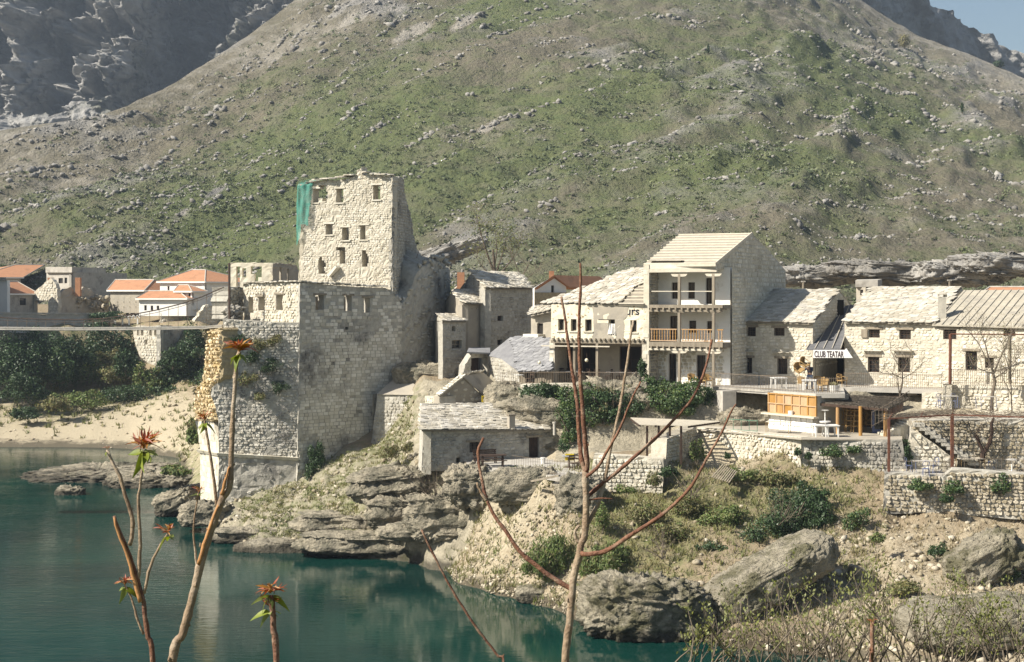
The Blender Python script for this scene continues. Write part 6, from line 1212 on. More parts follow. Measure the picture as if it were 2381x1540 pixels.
s2s = thing("stone_steps", "short stone stair climbing beside the brush-roofed shelter", "steps", P(2085, 1010, 88.5))
for i in range(9):
    f = i / 8; p = P(2052 + 66 * f, 1009 - 34 * f, 88.6 + f * .4); mb = MB(); mb.obox(p + Vector((0, 0, -.9)), (.45, 0, 0), (0, 1.3, 0), (0, 0, .9)); mb.build('step', M['cream'], s2s)
# slabs of paving
def pave(name, label, pts, z, m, th=.18):
    t = thing(name, label, "terrace", (pts[0].x, pts[0].y, z)); mb = MB(); mb.prism([Vector((p.x, p.y, z)) for p in pts], (0, 0, -th)); mb.build('slab', M[m], t); return t
cd_ = pave("cafe_deck", "cantilevered concrete cafe deck on stub beams before the stone houses", [Pz(1500, 893, 11.5), Pz(1629, 896.5, 11.5), Pz(1764, 906, 11.5), Pz(1896, 915.6, 11.5), Pz(1964, 915.6, 11.5), Pz(1960, 901, 11.5), Pz(2195, 907, 11.5), P(2195, 900, 100), P(1680, 880, 106), P(1500, 880, 106)], 11.5, 'conc', .28)
for u, v in ((1647, 908), (1748, 913), (2117, 917)): p = Pz(u, v - 8, 11.3); mb = MB(); mb.obox(Vector((p.x - .3, p.y - .35, 10.72)), (.62, 0, 0), (0, 5, 0), (0, 0, .5)); mb.build('stub_beam', M['conc'], cd_)
pave("boathouse_terrace", "pale concrete terrace in front of the boathouse door", [Pz(1084, 1082, 6.75), Pz(1190, 1092, 6.75), Pz(1295, 1108, 6.75), Pz(1372, 1112, 6.75), P(1372, 1080, 94.2), P(1309, 1080, 97.9), P(1084, 1070, 94.8)], 6.75, 'conc', .3)
pave("kiosk_terrace", "gravel-pale paved terrace round the timber kiosk", [Pz(1620, 998, 9.0), Pz(1740, 1008, 9.0), Pz(1862, 1020, 9.0), Pz(2097, 1022, 9.0), P(2097, 1000, 96), P(1620, 990, 97)], 9.0, 'render', .08)
pave("pergola_terrace", "grey paved terrace under the steel pergola at lower right", [P(2056, 1103, 83.9), P(2193, 1112, 83.1), P(2215, 1098, 83.2), P(2560, 1108, 81), P(2560, 1080, 86), P(2108, 1080, 87.4)], 7.2, 'conc', .25)
pave("middle_terrace", "narrow planted terrace above the stepped wall", [P(2112, 978, 87.7), P(2560, 975, 85.4), P(2560, 960, 92), P(2150, 960, 94)], 10.05, 'render', .3)
# deck support pillar and dark rock under it
cp = thing("deck_support", "rough concrete pier under the cafe deck", "pillar", P(1690, 980, 96.5)); mb = MB(); c = P(1688, 985, 97); mb.box((c.x, c.y, 10.0), (1.0, 1.0, 2.6), .3); mb.build('shaft', M['conc'], cp)
boulder("cliff_rock", "shadowed rock face under the cafe deck", 1600, 965, 100.6, (5.5, 2.6, 1.7), 201, 'rock', rough=.3, strata=.05)
boulder("cliff_rock", "pale rock face hung with ivy above the boathouse", 1340, 990, 100.0, (6.2, 2.4, 2.1), 202, 'rock', rough=.3, strata=.05)
boulder("cliff_rock", "scrubby rock bank left of the kiosk", 1745, 985, 97.5, (2.6, 1.6, 1.1), 203, 'rock', rough=.34)
boulder("cliff_rock", "low sunlit rock hump behind the boathouse ridge", 1180, 925, 103.0, (1.7, 1.8, 1.0), 204, 'rock', rough=.25)
boulder("cliff_rock", "dark rock bank behind the brush-roofed shelter", 2050, 940, 98.4, (4.2, 1.8, 1.1), 205, 'rock', rough=.2)
# railings
def railing(label, pts, hgt=.95, step=.13, m='ironL', rail=.03, bar=.022):
    t = thing("railing", label, "railing", pts[0]); rb_m = MB(); bm_ = MB()
    for a, b in zip(pts[:-1], pts[1:]):
        for f in (.12, 1.0): rb_m.beam(a + up * hgt * f, b + up * hgt * f, rail)
        k = max(1, int((b - a).length / step))
        for i in range(k + 1): p = a.lerp(b, i / k); bm_.beam(p, p + up * (hgt + .08), bar)
    rb_m.build('rails', M[m], t); bm_.build('bars', M[m], t, kind='stuff')
    return t
z5 = 11.5
railing("iron railing along the cafe arcade terrace", [C1.at(1206, 893, 3.2), C1.at(1279, 892, 2.6), C1.at(1392, 893, 2.4), C1.at(1505, 895, 2.2)], .95)
railing("iron railing on the deck edge below the galleries", [Pz(1636, 898, z5), Pz(1764, 907, z5), Pz(1790, 908.5, z5)], .95)
railing("iron railing round the jutting deck over the kiosk", [Pz(1768, 906.5, z5), Pz(1893, 914.6, z5), Pz(1952, 914.6, z5)], .95)
railing("iron railing on the deck edge in front of the chimney house", [Pz(1962, 900, z5), Pz(2075, 903, z5), Pz(2192, 906, z5)], .95)
railing("iron railing along the upper street at the right edge", [P(2212, 894, 93.8), P(2365, 895, 92), P(2500, 896, 90.8)], .95)
railing("slanting thin railing beside the short stair", [P(2026, 995, 88.0), P(2075, 970, 88.3), P(2113, 945, 88.8)], .95, .25, 'ironL', .035)
railing("low wire railing along the pergola terrace edge", [Pz(2062, 1101, 7.2), Pz(2190, 1109, 7.2), Pz(2217, 1096, 7.2), Pz(2365, 1100, 7.2), Pz(2500, 1104, 7.2)], .8, .3, 'ironL', .018, .015)
railing("thin wire railing along the boathouse terrace", [Pz(1190, 1090.5, 6.76), Pz(1295, 1106, 6.76), Pz(1368, 1110, 6.76)], .85, .22, 'ironL', .02, .016)
railing("green pipe railing left of the kiosk", [Pz(1686, 1001, 9), Pz(1760, 1006, 9)], .75, .55, 'greensteel', .035, .03)

# kiosk
kk = thing("drinks_kiosk", "timber-panelled drinks kiosk on a pale stone base under the deck", "kiosk", P(1840, 1007, 91.5))
K = W.px(1783, 94.2, 1897, 90.6); kt = Vector((K.t.x, K.t.y, 0)); kn = Vector((K.n.x, K.n.y, 0)); kz = lambda v: K.st(1840, v)[1]
mb = MB(); mb.obox(K.xyz(0, 8.9, -3.0), kt * K.L, kn * 2.9, up * (kz(917) - 8.9)); mb.build('body', M['render'], kk)
O = [(0, 8.95), (K.L, 8.95), (K.L, kz(968)), (0, kz(968))]; put_stones(kk, lay(K, O, [], .33, .50, .04, .005, .15, 170, out=-.06), 'ashlar', M['white'], 'base_block', 'x', 80)
mb = MB(); mb.obox(K.xyz(-.25, kz(968), -.12), kt * (K.L + .35), kn * .45, up * .10); mb.build('counter', M['batten'], kk)
sL, sR_ = K.st(1786, 940)[0], K.st(1896, 940)[0]; zc0, zc1, zc2 = kz(965), kz(941.5), kz(917)
for i in range(6):
    for (za, zb) in ((zc0, zc1), (zc1, zc2)):
        a = sL + (sR_ - sL) * i / 6; b = sL + (sR_ - sL) * (i + 1) / 6
        if i == 1 and za == zc0: b -= .12
        mb = MB(); mb.obox(K.xyz(a + .03, za + .04, -.10), kt * (b - a - .06), kn * .06, up * (zb - za - .07)); mb.build('panel', M['newwood'], kk)
for i in range(7): s = sL + (sR_ - sL) * i / 6; mb = MB(); mb.obox(K.xyz(s - .045, zc0, -.09), kt * .09, kn * .11, up * (zc2 - zc0)); mb.build('stile', M['newwood'], kk)
for z in (zc0, zc1 - .03, zc2 - .09): mb = MB(); mb.obox(K.xyz(sL - .045, z, -.085), kt * (sR_ - sL + .09), kn * .115, up * .07); mb.build('frame_rail', M['newwood'], kk)
mb = MB(); c = K.xyz(K.st(1841, 966)[0], kz(966) + .02, .12); mb.tube([c, c + up * .28], [.16, .18], 10); bw_ = mb.build('bucket', M['plastic']); tag(bw_, "small white bucket standing on the kiosk counter", "bucket"); bw_.name = "white_bucket"
# brush shelter
bs_ = thing("brush_shelter", "open shelter with a dark brushwood roof on orange timber posts", "shelter", P(2000, 1010, 90)); q = [P(1898, 934, 91.2), P(2064, 949, 88.0), P(2114, 925, 92.6), P(1977, 919, 95.5)]; mb = MB(); mb.prism(q, (0, 0, -.14)); mb.build('roof', M['thatch'], bs_)
rr = np.random.RandomState(5); n = 1500; f, g = rr.rand(n), rr.rand(n); Q = [np.array(x) for x in q]; c = (Q[0] * (1 - f)[:, None] + Q[1] * f[:, None]) * (1 - g)[:, None] + (Q[3] * (1 - f)[:, None] + Q[2] * f[:, None]) * g[:, None]; dr_ = rr.normal(size=(n, 3)) * np.array([1, 1, .03]); dr_ /= np.linalg.norm(dr_, axis=1)[:, None]; L_ = (.15 + .2 * rr.rand(n))[:, None]; sd = np.cross(dr_, [0, 0, 1.0]) * .022; c[:, 2] += .01 + .03 * rr.rand(n)
arr_mesh('brushwood', np.stack([c - dr_ * L_ - sd, c - dr_ * L_ + sd, c + dr_ * L_ + sd, c + dr_ * L_ - sd], 1).reshape(-1, 3), np.arange(4 * n), 4, M['thatch'], bs_, kind='stuff')
for u, v0, v1, d in ((1947, 942, 1007, 90.2), (2000, 945, 1017, 88.9), (2058, 948, 1003, 88.4)): a = P(u, v0, d); mb = MB(); mb.tube([Vector((a.x, a.y, 8.95)), a], .115, 10); mb.build('post', M['newwood'], bs_)
mb = MB(); a, b = P(1899, 940, 91), P(2062, 953, 88.1); mb.beam(a, b, .12, .16); mb.build('front_beam', M['darkwood'], bs_)
mb = MB(); mb.obox(P(1900, 1005, 95.5), P(2100, 1005, 95) - P(1900, 1005, 95.5), (0, .2, 0), (0, 0, 2.4)); mb.build('back_wall', M['darkwood'], bs_)
fr_ = thing("drinks_cooler", "dark drinks cooler standing inside the brush-roofed shelter", "cooler", P(2044, 1003, 90)); c = P(2044, 1003, 91); mb = MB(); mb.box((c.x, c.y, 9.8), (.9, .7, 1.6), -.2); fo = mb.build('cabinet', M['bluesteel'], fr_); mb = MB(); mb.box((c.x - .04, c.y - .38, 9.85), (.72, .03, 1.2), -.2); mb.build('glass_door', M['glass'], fo)

# slatted pergola below the ivy
pg = thing("slatted_pergola", "low pergola with a pale slatted roof on dark posts beneath the ivy", "pergola", P(1530, 1060, 90)); q = [P(1486, 987, 89.0), P(1600, 990, 88.4), P(1672, 980, 92.5), P(1466, 972, 94.0)]
for i in range(13):
    f = i / 12; mb = MB(); mb.beam(q[0].lerp(q[3], f), q[1].lerp(q[2], f) , .13, .05); mb.build('slat', M['batten'], pg)
for f in (0, .33, .66, 1): mb = MB(); mb.beam(q[0].lerp(q[1], f) - up * .08, q[3].lerp(q[2], f) - up * .08, .1, .1); mb.build('rafter', M['darkwood'], pg)
for u, d in ((1504, 89.2), (1531, 89.6), (1557, 90), (1583, 88.8)): a = P(u, 990, d); mb = MB(); mb.beam(Vector((a.x, a.y, 7.2)), a, .13); mb.build('post', M['darkwood'], pg)
# steel pergola with dry vines
sp_ = thing("steel_pergola", "rusty steel pergola frame with dry vines at lower right", "pergola", P(2210, 1090, 84)); A0, A1, A2, A3 = P(2066, 974, 84.0), P(2213, 965, 84.6), P(2372, 970, 83.2), P(2560, 976, 82)
for a, b in ((A0, A1), (A1, A2), (A2, A3)): mb = MB(); mb.beam(a, b, .08); mb.build('top_beam', M['rust'], sp_)
for a in (A0, A1, A3): mb = MB(); mb.beam(Vector((a.x, a.y, 7.2)), a, .13 if a is A0 else .17); mb.build('post', M['rust'], sp_)
vb_ = Vector((.9, 2.6, .1))
for f in (.0, .5, 1.0):
    for a, b in ((A0, A1), (A1, A3)): p = a.lerp(b, f); mb = MB(); mb.beam(p, p + vb_, .05); mb.build('cross_bar', M['rust'], sp_)
mb = MB(); r = random.Random(33)
for k in range(330):
    f = r.random() ** .8; p = (A0.lerp(A1, f * 2) if f < .5 else A1.lerp(A3, f * 2 - 1)) + vb_ * r.random(); pts = [p]; d = Vector((r.gauss(0, 1), r.gauss(0, .5), r.gauss(-.05, .12)))
    for j in range(4): pts.append(pts[-1] + d.normalized() * .28 + Vector((r.gauss(0, .06), r.gauss(0, .06), r.gauss(0, .04)))); 
    mb.tube(pts, [.014, .012, .010, .008, .005], 4)
vn = mb.build('dry_vines', M['twig'], sp_, kind='stuff')
up_ = thing("street_pole_frame", "rusty pole frame standing on the upper street at right", "frame", P(2208, 893, 93.2)); mb = MB(); a = P(2208, 893, 93.2); b = P(2209, 777, 93.2); mb.tube([a, b], .10, 8); mb.build('pole', M['rust'], up_); c = P(2363, 778, 91.6); mb = MB(); mb.tube([b, c, c + (c - b) * .5], .045, 6); mb.build('top_rail', M['rust'], up_)
up2 = P(2347, 778, 91.7); mb = MB(); mb.tube([P(2347, 893, 91.8), up2], .11, 8); mb.build('second_pole', M['oldwood'], up_)

# ---------------------------------------------------------------- furniture
def put_copy(src, loc, rz, label, group=None, tilt=None):
    """a copy of a thing with copies of its parts"""
    e = bpy.data.objects.new(src.name.split('.')[0], None); e.empty_display_size = .2; COL.objects.link(e); e.location = loc; e.rotation_euler = tilt or (0, 0, rz)
    e["label"] = label; e["category"] = src["category"]
    if group: e["group"] = group
    for ch in list(src.children):
        c = ch.copy(); COL.objects.link(c); c.parent = e; c.matrix_parent_inverse = Matrix.Identity(4)
        for k in list(ch.children): d = k.copy(); COL.objects.link(d); d.parent = c; d.matrix_parent_inverse = Matrix.Identity(4)
    return e
PROTO = []
def proto(name, cat): o = bpy.data.objects.new(name, None); COL.objects.link(o); o["category"] = cat; o["label"] = "prototype"; PROTO.append(o); return o
def lp(o, mb, name, m): x = mb.build(name, M[m]); x.parent = o; return x
wc = proto("wicker_chair", "chair")
for sx in (-1, 1):
    for sy in (-1, 1): mb = MB(); mb.tube([(sx * .24, sy * .22, 0), (sx * .22, sy * .21, .42 if sy < 0 else .40)], .02, 6); lp(wc, mb, 'leg', 'wicker')
mb = MB(); mb.box((0, 0, .43), (.52, .50, .07)); lp(wc, mb, 'seat', 'wicker')
mb = MB()
for i in range(7): a = -1.0 + i * .333; mb.obox((math.sin(a) * .27 - .045, .10 + math.cos(a) * .16, .46), (.09, 0, 0), (0, .035, 0), (0, .05, .44 - .05 * abs(a)))
lp(wc, mb, 'backrest', 'wicker')
for sx in (-1, 1): mb = MB(); mb.tube([(sx * .25, -.22, .44), (sx * .27, -.23, .64), (sx * .28, .02, .67), (sx * .26, .2, .70)], .025, 6); lp(wc, mb, 'arm', 'wicker')
gt = proto("garden_table", "table"); mb = MB(); mb.box((0, 0, .71), (.95, .95, .05)); mb.box((0, 0, .66), (.80, .80, .06)); lp(gt, mb, 'top', 'plastic')
for sx in (-1, 1):
    for sy in (-1, 1): mb = MB(); mb.hexa((sx * .36, sy * .36, 0), (sx * .42, sy * .36, 0), (sx * .42, sy * .42, 0), (sx * .36, sy * .42, 0), (sx * .31, sy * .31, .66), (sx * .42, sy * .31, .66), (sx * .42, sy * .42, .66), (sx * .31, sy * .42, .66)); lp(gt, mb, 'leg', 'plastic')
pt_ = proto("pedestal_table", "table"); mb = MB(); mb.tube([(0, 0, .70), (0, 0, .73)], .36, 16); lp(pt_, mb, 'top', 'plastic'); mb = MB(); mb.tube([(0, 0, .02), (0, 0, .70)], .035, 8); lp(pt_, mb, 'column', 'plastic'); mb = MB(); mb.tube([(0, 0, 0), (0, 0, .03)], [.24, .2], 14); lp(pt_, mb, 'foot', 'plastic')
mt_ = proto("steel_frame_table", "table"); mb = MB(); mb.box((0, 0, .72), (1.5, .8, .03)); lp(mt_, mb, 'top', 'batten')
for sx in (-1, 1):
    for sy in (-1, 1): mb = MB(); mb.tube([(sx * .72, sy * .37, 0), (sx * .72, sy * .37, .71)], .018, 6); lp(mt_, mb, 'leg', 'wicker')
dc = proto("dark_chair", "chair"); mb = MB(); mb.box((0, 0, .45), (.42, .42, .04)); lp(dc, mb, 'seat', 'darkwood'); mb = MB(); mb.box((0, .2, .72), (.40, .03, .12)); mb.box((0, .2, .9), (.40, .03, .10)); mb.beam((-.19, .2, .45), (-.19, .22, .95), .035); mb.beam((.19, .2, .45), (.19, .22, .95), .035); lp(dc, mb, 'backrest', 'darkwood')
for sx in (-1, 1):
    for sy in (-1, 1): mb = MB(); mb.beam((sx * .18, sy * .18, 0), (sx * .18, sy * .18, .44), .035); lp(dc, mb, 'leg', 'darkwood')
dt_ = proto("cafe_table", "table"); mb = MB(); mb.box((0, 0, .73), (.8, .8, .04)); lp(dt_, mb, 'top', 'slabG'); mb = MB(); mb.tube([(0, 0, .03), (0, 0, .72)], .04, 8); lp(dt_, mb, 'column', 'iron'); mb = MB(); mb.box((0, 0, .02), (.5, .5, .04), .78); lp(dt_, mb, 'foot', 'iron')
bc = proto("metal_chair", "chair"); mb = MB(); mb.tube([(0, 0, .44), (0, 0, .47)], .21, 14); lp(bc, mb, 'seat', 'bluesteel')
mb = MB(); mb.tube([(math.sin(a) * .21, .17 + .03 * math.cos(a), .47 + .45 * math.cos(a * .85) ** .5) for a in np.linspace(-1.6, 1.6, 13)], .014, 6); mb.tube([(-.12, .18, .47), (-.12, .19, .86)], .01, 5); mb.tube([(.12, .18, .47), (.12, .19, .86)], .01, 5); mb.tube([(-.2, .18, .66), (.2, .18, .66)], .01, 5); lp(bc, mb, 'backrest', 'bluesteel')
for sx in (-1, 1):
    for sy in (-1, 1): mb = MB(); mb.tube([(sx * .19, sy * .19, 0), (sx * .16, sy * .16, .45)], .014, 6); lp(bc, mb, 'leg', 'bluesteel')
bt = proto("metal_table", "table"); mb = MB(); mb.box((0, 0, .73), (1.2, .7, .02)); lp(bt, mb, 'top', 'conc')
for sx in (-1, 1):
    for sy in (-1, 1): mb = MB(); mb.tube([(sx * .5, sy * .3, 0), (sx * .55, sy * .32, .72)], .018, 6); lp(bt, mb, 'leg', 'bluesteel')
pbn = proto("picnic_table", "table"); mb = MB(); [mb.box((0, -.32 + i * .16, .74), (1.7, .14, .04)) for i in range(5)]; lp(pbn, mb, 'top', 'darkwood')
for sx in (-1, 1): mb = MB(); mb.beam((sx * .65, -.30, 0), (sx * .65, -.2, .72), .07); mb.beam((sx * .65, .30, 0), (sx * .65, .2, .72), .07); mb.beam((sx * .65, -.6, .40), (sx * .65, .6, .40), .06); lp(pbn, mb, 'trestle', 'darkwood')
for sy in (-1, 1): mb = MB(); mb.box((0, sy * .62, .44), (1.7, .24, .04)); lp(pbn, mb, 'bench_seat', 'darkwood')
bbn = proto("garden_bench", "bench"); mb = MB(); [mb.box((0, -.15 + i * .13, .44), (1.6, .11, .03)) for i in range(3)]; lp(bbn, mb, 'seat', 'darkwood'); mb = MB(); [mb.box((0, .2, .6 + i * .13), (1.6, .03, .1)) for i in range(3)]; lp(bbn, mb, 'backrest', 'darkwood')
for sx in (-1, 1): mb = MB(); mb.beam((sx * .7, -.15, 0), (sx * .7, -.15, .43), .06); mb.beam((sx * .7, .18, 0), (sx * .7, .22, .9), .06); lp(bbn, mb, 'leg', 'darkwood')

Z9, Z5, Z7, Z67 = 9.0, 11.5, 7.2, 6.75
def onz(u, v, z): return Pz(u, v, z)
# on the deck
for (u, v, rz, l) in ((1810, 903, .2, "white plastic table at the left end of the jutting deck"), (1881, 909, -.3, "white plastic table among the wicker chairs on the jutting deck")): put_copy(gt, onz(u, v, Z5), rz, l, "white plastic tables")
for (u, v, rz, l) in ((1866, 906, 2.4, "wicker chair left of the white table on the jutting deck"), (1905, 908, -1.4, "wicker chair right of the white table, nearest the table"), (1913, 911, -1.2, "wicker chair at the right edge of the table group on the deck"), (1900, 904, 3.0, "wicker chair pushed behind the white table on the deck")): put_copy(wc, onz(u, v, Z5), rz, l, "wicker chairs on the deck")
put_copy(wc, onz(1957, 899.5, Z5), .6, "wicker chair in the mouth of the dark passage", "wicker chairs on the deck")
for (u, v, l) in ((1610, 898.5, "wicker armchair left under the gallery"), (1644, 899.5, "wicker armchair by the right gallery post")): put_copy(wc, G.at(u, 893, .4) if False else onz(u, v, Z5), .3, l, "wicker armchairs under the gallery")
# stacked wicker chairs in the shelter
for k, (u, d, rz, cnt) in enumerate(((1962, 92.2, .1, 4), (1973, 91.3, .0, 4), (1989, 91.0, .2, 4), (2018, 92, .1, 4))):
    p = P(u, 1005, d)
    for j in range(cnt):
        put_copy(wc, (p.x, p.y - .02 * j, Z9 + .33 * j), rz + .05 * j, ("wicker chair, %s of the %s stack in the brush-roofed shelter" % (("bottom one", "second from the bottom", "third from the bottom", "top one")[j], ("leftmost", "second left", "third", "rightmost")[k])), "stacked wicker chairs")
# kiosk terrace tables
put_copy(mt_, onz(1809, 1007, Z9), -.35, "thin-legged steel table in front of the kiosk", "thin-legged tables"); 
for (u, v, l) in ((1907, 1015, "white plastic table at the kiosk corner, the left one of the pair"), (1930, 1015.5, "white plastic table at the kiosk corner, the right one of the pair")): put_copy(gt, onz(u, v, Z9), .05, l, "white plastic tables")
put_copy(pt_, onz(1918, 1008, Z9), 0, "round pedestal table standing in shade beside the kiosk"); t = put_copy(pt_, onz(1918, 1008, Z9) + Vector((0, .05, 1.48)), 0, "round pedestal table turned upside down on another beside the kiosk", tilt=(math.pi, 0, 0))
put_copy(bc, onz(1928, 1006, Z9), .2, "round-backed metal chair in shade beside the kiosk")
# pergola terrace
put_copy(bt, onz(2144, 1100, Z7), .1, "small pale table among blue metal chairs on the pergola terrace")
for (u, v, rz, l) in ((2112, 1100, 1.0, "blue metal chair tipped left of the small pale table"), (2152, 1108, 3.0, "blue metal chair in front of the small pale table"), (2172, 1100, -1.2, "blue metal chair right of the small pale table")): put_copy(bc, onz(u, v, Z7), rz, l, "blue metal chairs on the pergola terrace")
put_copy(mt_, onz(2255, 1094, Z7), .1, "white-topped table in front of the gnarled tree", "thin-legged tables"); put_copy(bc, onz(2300, 1090, Z7), .1, "dark blue chair beside the gnarled tree"); put_copy(bc, onz(2310, 1089, Z7), -.3, "dark blue chair right next to the chair by the gnarled tree"); put_copy(pt_, onz(2352, 1096, Z7), 0, "white pedestal table at the right edge of the pergola terrace")
put_copy(bt, P(2203, 948, 89.6), -.1, "blue-grey metal table on the planted terrace", "tables on the planted terrace"); put_copy(bt, P(2292, 950, 89), .2, "pale low table beside the slender tree on the planted terrace", "tables on the planted terrace")
for (u, v, l) in ((2186, 949, "blue-grey chair left of the metal table on the planted terrace"), (2220, 949, "blue-grey chair right of the metal table on the planted terrace")): put_copy(bc, P(u, v, 89.5), .5, l, "chairs on the planted terrace")
# boathouse terrace
put_copy(pbn, onz(1145, 1085, Z67), .15, "dark picnic table on the boathouse terrace"); put_copy(bbn, onz(1128, 1078, Z67), .3, "dark bench against the boathouse wall under the barred window"); put_copy(dt_, onz(1322, 1087, Z67), .1, "dark table near the yellow notice"); put_copy(dc, onz(1333, 1094, Z67), .5, "dark wooden chair at the right end of the boathouse terrace"); put_copy(dc, onz(1345, 1092, Z67), 2.4, "dark wooden chair beside the table by the yellow notice")
# arcade
za = C1.at(1390, 891, 0).z; za = 11.5
for (u, l, k) in ((1302, "cafe table at the left end of the arcade", 0), (1325, "cafe table behind the first arcade post", 1), (1412, "cafe table in the middle of the arcade", 2), (1440, "cafe table right of the arcade middle", 3), (1474, "cafe table at the right end of the arcade", 4)): p = C1.at(u, 885, -1.0 - .3 * (k % 2)); put_copy(dt_, (p.x, p.y, za), .1 * k, l, "cafe tables in the arcade")
for (u, l, k) in ((1294, "dark chair at the far left of the arcade", 0), (1312, "dark chair between the two left arcade tables", 1), (1356, "dark chair before the black arcade doorway", 2), (1376, "dark chair right of the black arcade doorway", 3), (1402, "dark chair left of the middle arcade table", 4), (1425, "dark chair between the middle arcade tables", 5), (1452, "dark chair left of the right-hand arcade doorway", 6), (1486, "dark chair at the right end of the arcade", 7)): p = C1.at(u, 885, -.9 - .25 * (k % 3)); put_copy(dc, (p.x, p.y, za), k * 1.1, l, "dark chairs in the arcade")
put_copy(pt_, SF.at(1226, 893, 1.2), 0, "white pedestal table in front of the plank hut"); put_copy(dc, SF.at(1248, 893, 1.0), -.8, "lone chair in front of the plank hut")
# deck planters and signs
for u, v, l in ((1938, 911, "white ribbed flower tub at the end of the jutting deck"),):
    t = thing("flower_tub", l, "planter", onz(u, v, Z5)); c = onz(u, v, Z5); mb = MB()
    for i in range(4): mb.tube([c + up * (.11 * i), c + up * (.11 * i + .09)], [.30 + .02 * i, .33 + .02 * i], 14)
    mb.build('tub', M['plastic'], t); foliage('plants', [(c.x, c.y, c.z + .5, .35, .35, .15)], 120, .07, 'leafY', t, 6)
def notice(label, p, w_, h_, rz, lines):
    t = thing("yellow_notice", label, "sign", p); mb = MB(); ca, sa = math.cos(rz), math.sin(rz); ax = Vector((ca, sa, 0)); mb.obox(p - ax * w_ / 2 - up * h_ / 2, ax * w_, Vector((-sa, ca, 0)) * .03, up * h_); mb.build('panel', M['yellow'], t); mb = MB()
    for i in range(lines): mb.obox(p - ax * w_ * .36 + up * (h_ * (.22 - .22 * i)) - Vector((-sa, ca, 0)) * .006, ax * w_ * .72, Vector((-sa, ca, 0)) * .004, up * h_ * .09)
    mb.build('print_lines', M['inkB'], t); mb = MB(); mb.beam(p - up * h_ * .5 + Vector((0, .06, 0)), p - up * 1.4 + Vector((0, .06, 0)), .05); mb.build('stake', M['darkwood'], t)
notice("small yellow notice by the boathouse terrace chairs", P(1324, 1063, 91.2), .58, .42, .1, 2); notice("small yellow notice beside the gabled hut", P(1125, 928, 102.4), .34, .46, .3, 2)
t = thing("water_can", "small white can by the boathouse door", "bucket", onz(1262, 1078, Z67)); c = onz(1262, 1078, Z67); mb = MB(); mb.tube([c, c + up * .4], [.14, .17], 10); mb.build('body', M['plastic'], t); mb = MB(); mb.tube([c + Vector((-.15, 0, .4)), c + Vector((0, 0, .55)), c + Vector((.15, 0, .4))], .012, 5); mb.build('handle', M['iron'], t)

# ---------------------------------------------------------------- the person carrying chairs
pf = onz(1882, 905, Z5); pr = thing("person", "person in a dark jacket and light jeans lifting two wicker chairs on the deck", "person", pf)
def skin(name, joints, edges, root, m, parent, off):
    me = bpy.data.meshes.new(name); me.from_pydata([tuple(Vector(p[:3]) + off) for p in joints], edges, []); me.materials.append(m); o = bpy.data.objects.new(name, me); link(o, parent)
    o.modifiers.new("skin", 'SKIN').use_smooth_shade = True; sv = me.skin_vertices[0].data
    for i, p in enumerate(joints): sv[i].radius = (p[3], p[4] if len(p) > 4 else p[3]); sv[i].use_root = (i == root)
    s = o.modifiers.new("sub", 'SUBSURF'); s.levels = 1; s.render_levels = 2; return o
J = [(0, 0, .95, .15, .11), (0, -.01, 1.12, .14, .10), (-.01, -.03, 1.33, .17, .11), (-.02, -.05, 1.48, .07), (-.03, -.07, 1.56, .055),          # pelvis..neck
     (-.05, -.09, 1.63, .085, .095), (-.05, -.09, 1.73, .085, .095),                                                                            # head
     (-.20, -.06, 1.42, .07), (-.38, -.16, 1.27, .05), (-.52, -.24, 1.40, .038), (-.58, -.27, 1.44, .03),                                         # left arm raised
     (.17, -.06, 1.42, .07), (.10, -.28, 1.22, .05), (-.12, -.40, 1.30, .038), (-.20, -.42, 1.33, .03),                                           # right arm across
     (-.10, 0, .90, .10), (-.16, -.08, .50, .065), (-.20, .02, .10, .045), (-.20, -.12, .05, .04), (.10, 0, .90, .10), (.14, -.02, .50, .065), (.17, .08, .10, .045), (.18, -.06, .05, .04)]
E_ = [(0, 1), (1, 2), (2, 3), (3, 4), (4, 5), (5, 6), (2, 7), (7, 8), (8, 9), (9, 10), (2, 11), (11, 12), (12, 13), (13, 14), (0, 15), (15, 16), (16, 17), (17, 18), (0, 19), (19, 20), (20, 21), (21, 22)]
body = skin('body', J, E_, 0, M['skin'], pr, pf)
JJ = [(0, 0, .98, .155, .115), (0, -.01, 1.12, .155, .115), (-.01, -.03, 1.33, .185, .125), (-.02, -.05, 1.46, .10), (-.20, -.06, 1.42, .085), (-.38, -.16, 1.27, .065), (-.51, -.235, 1.39, .05), (.17, -.06, 1.42, .085), (.10, -.28, 1.22, .065), (-.10, -.39, 1.295, .05)]
skin('jacket', JJ, [(0, 1), (1, 2), (2, 3), (2, 4), (4, 5), (5, 6), (2, 7), (7, 8), (8, 9)], 0, M['jacket'], pr, pf)
TJ = [(0, 0, .96, .16, .12), (-.10, 0, .88, .115), (-.16, -.08, .50, .085), (-.20, .02, .12, .07), (.10, 0, .88, .115), (.14, -.02, .50, .085), (.17, .08, .12, .07)]
skin('jeans', TJ, [(0, 1), (1, 2), (2, 3), (0, 4), (4, 5), (5, 6)], 0, M['jeans'], pr, pf)
rock_mesh('hair', pf + Vector((-.045, -.06, 1.72)), (.098, .11, .085), 5, 'hair', pr, rough=.06, nu=20, nv=14, box=.9)
for sx in (-1, 1): rock_mesh('shoe', pf + Vector((-.20 if sx < 0 else .18, -.07 if sx < 0 else -.01, .045)), (.05, .13, .045), 3, 'darkwood', pr, rough=.03, nu=14, nv=8, box=.8)
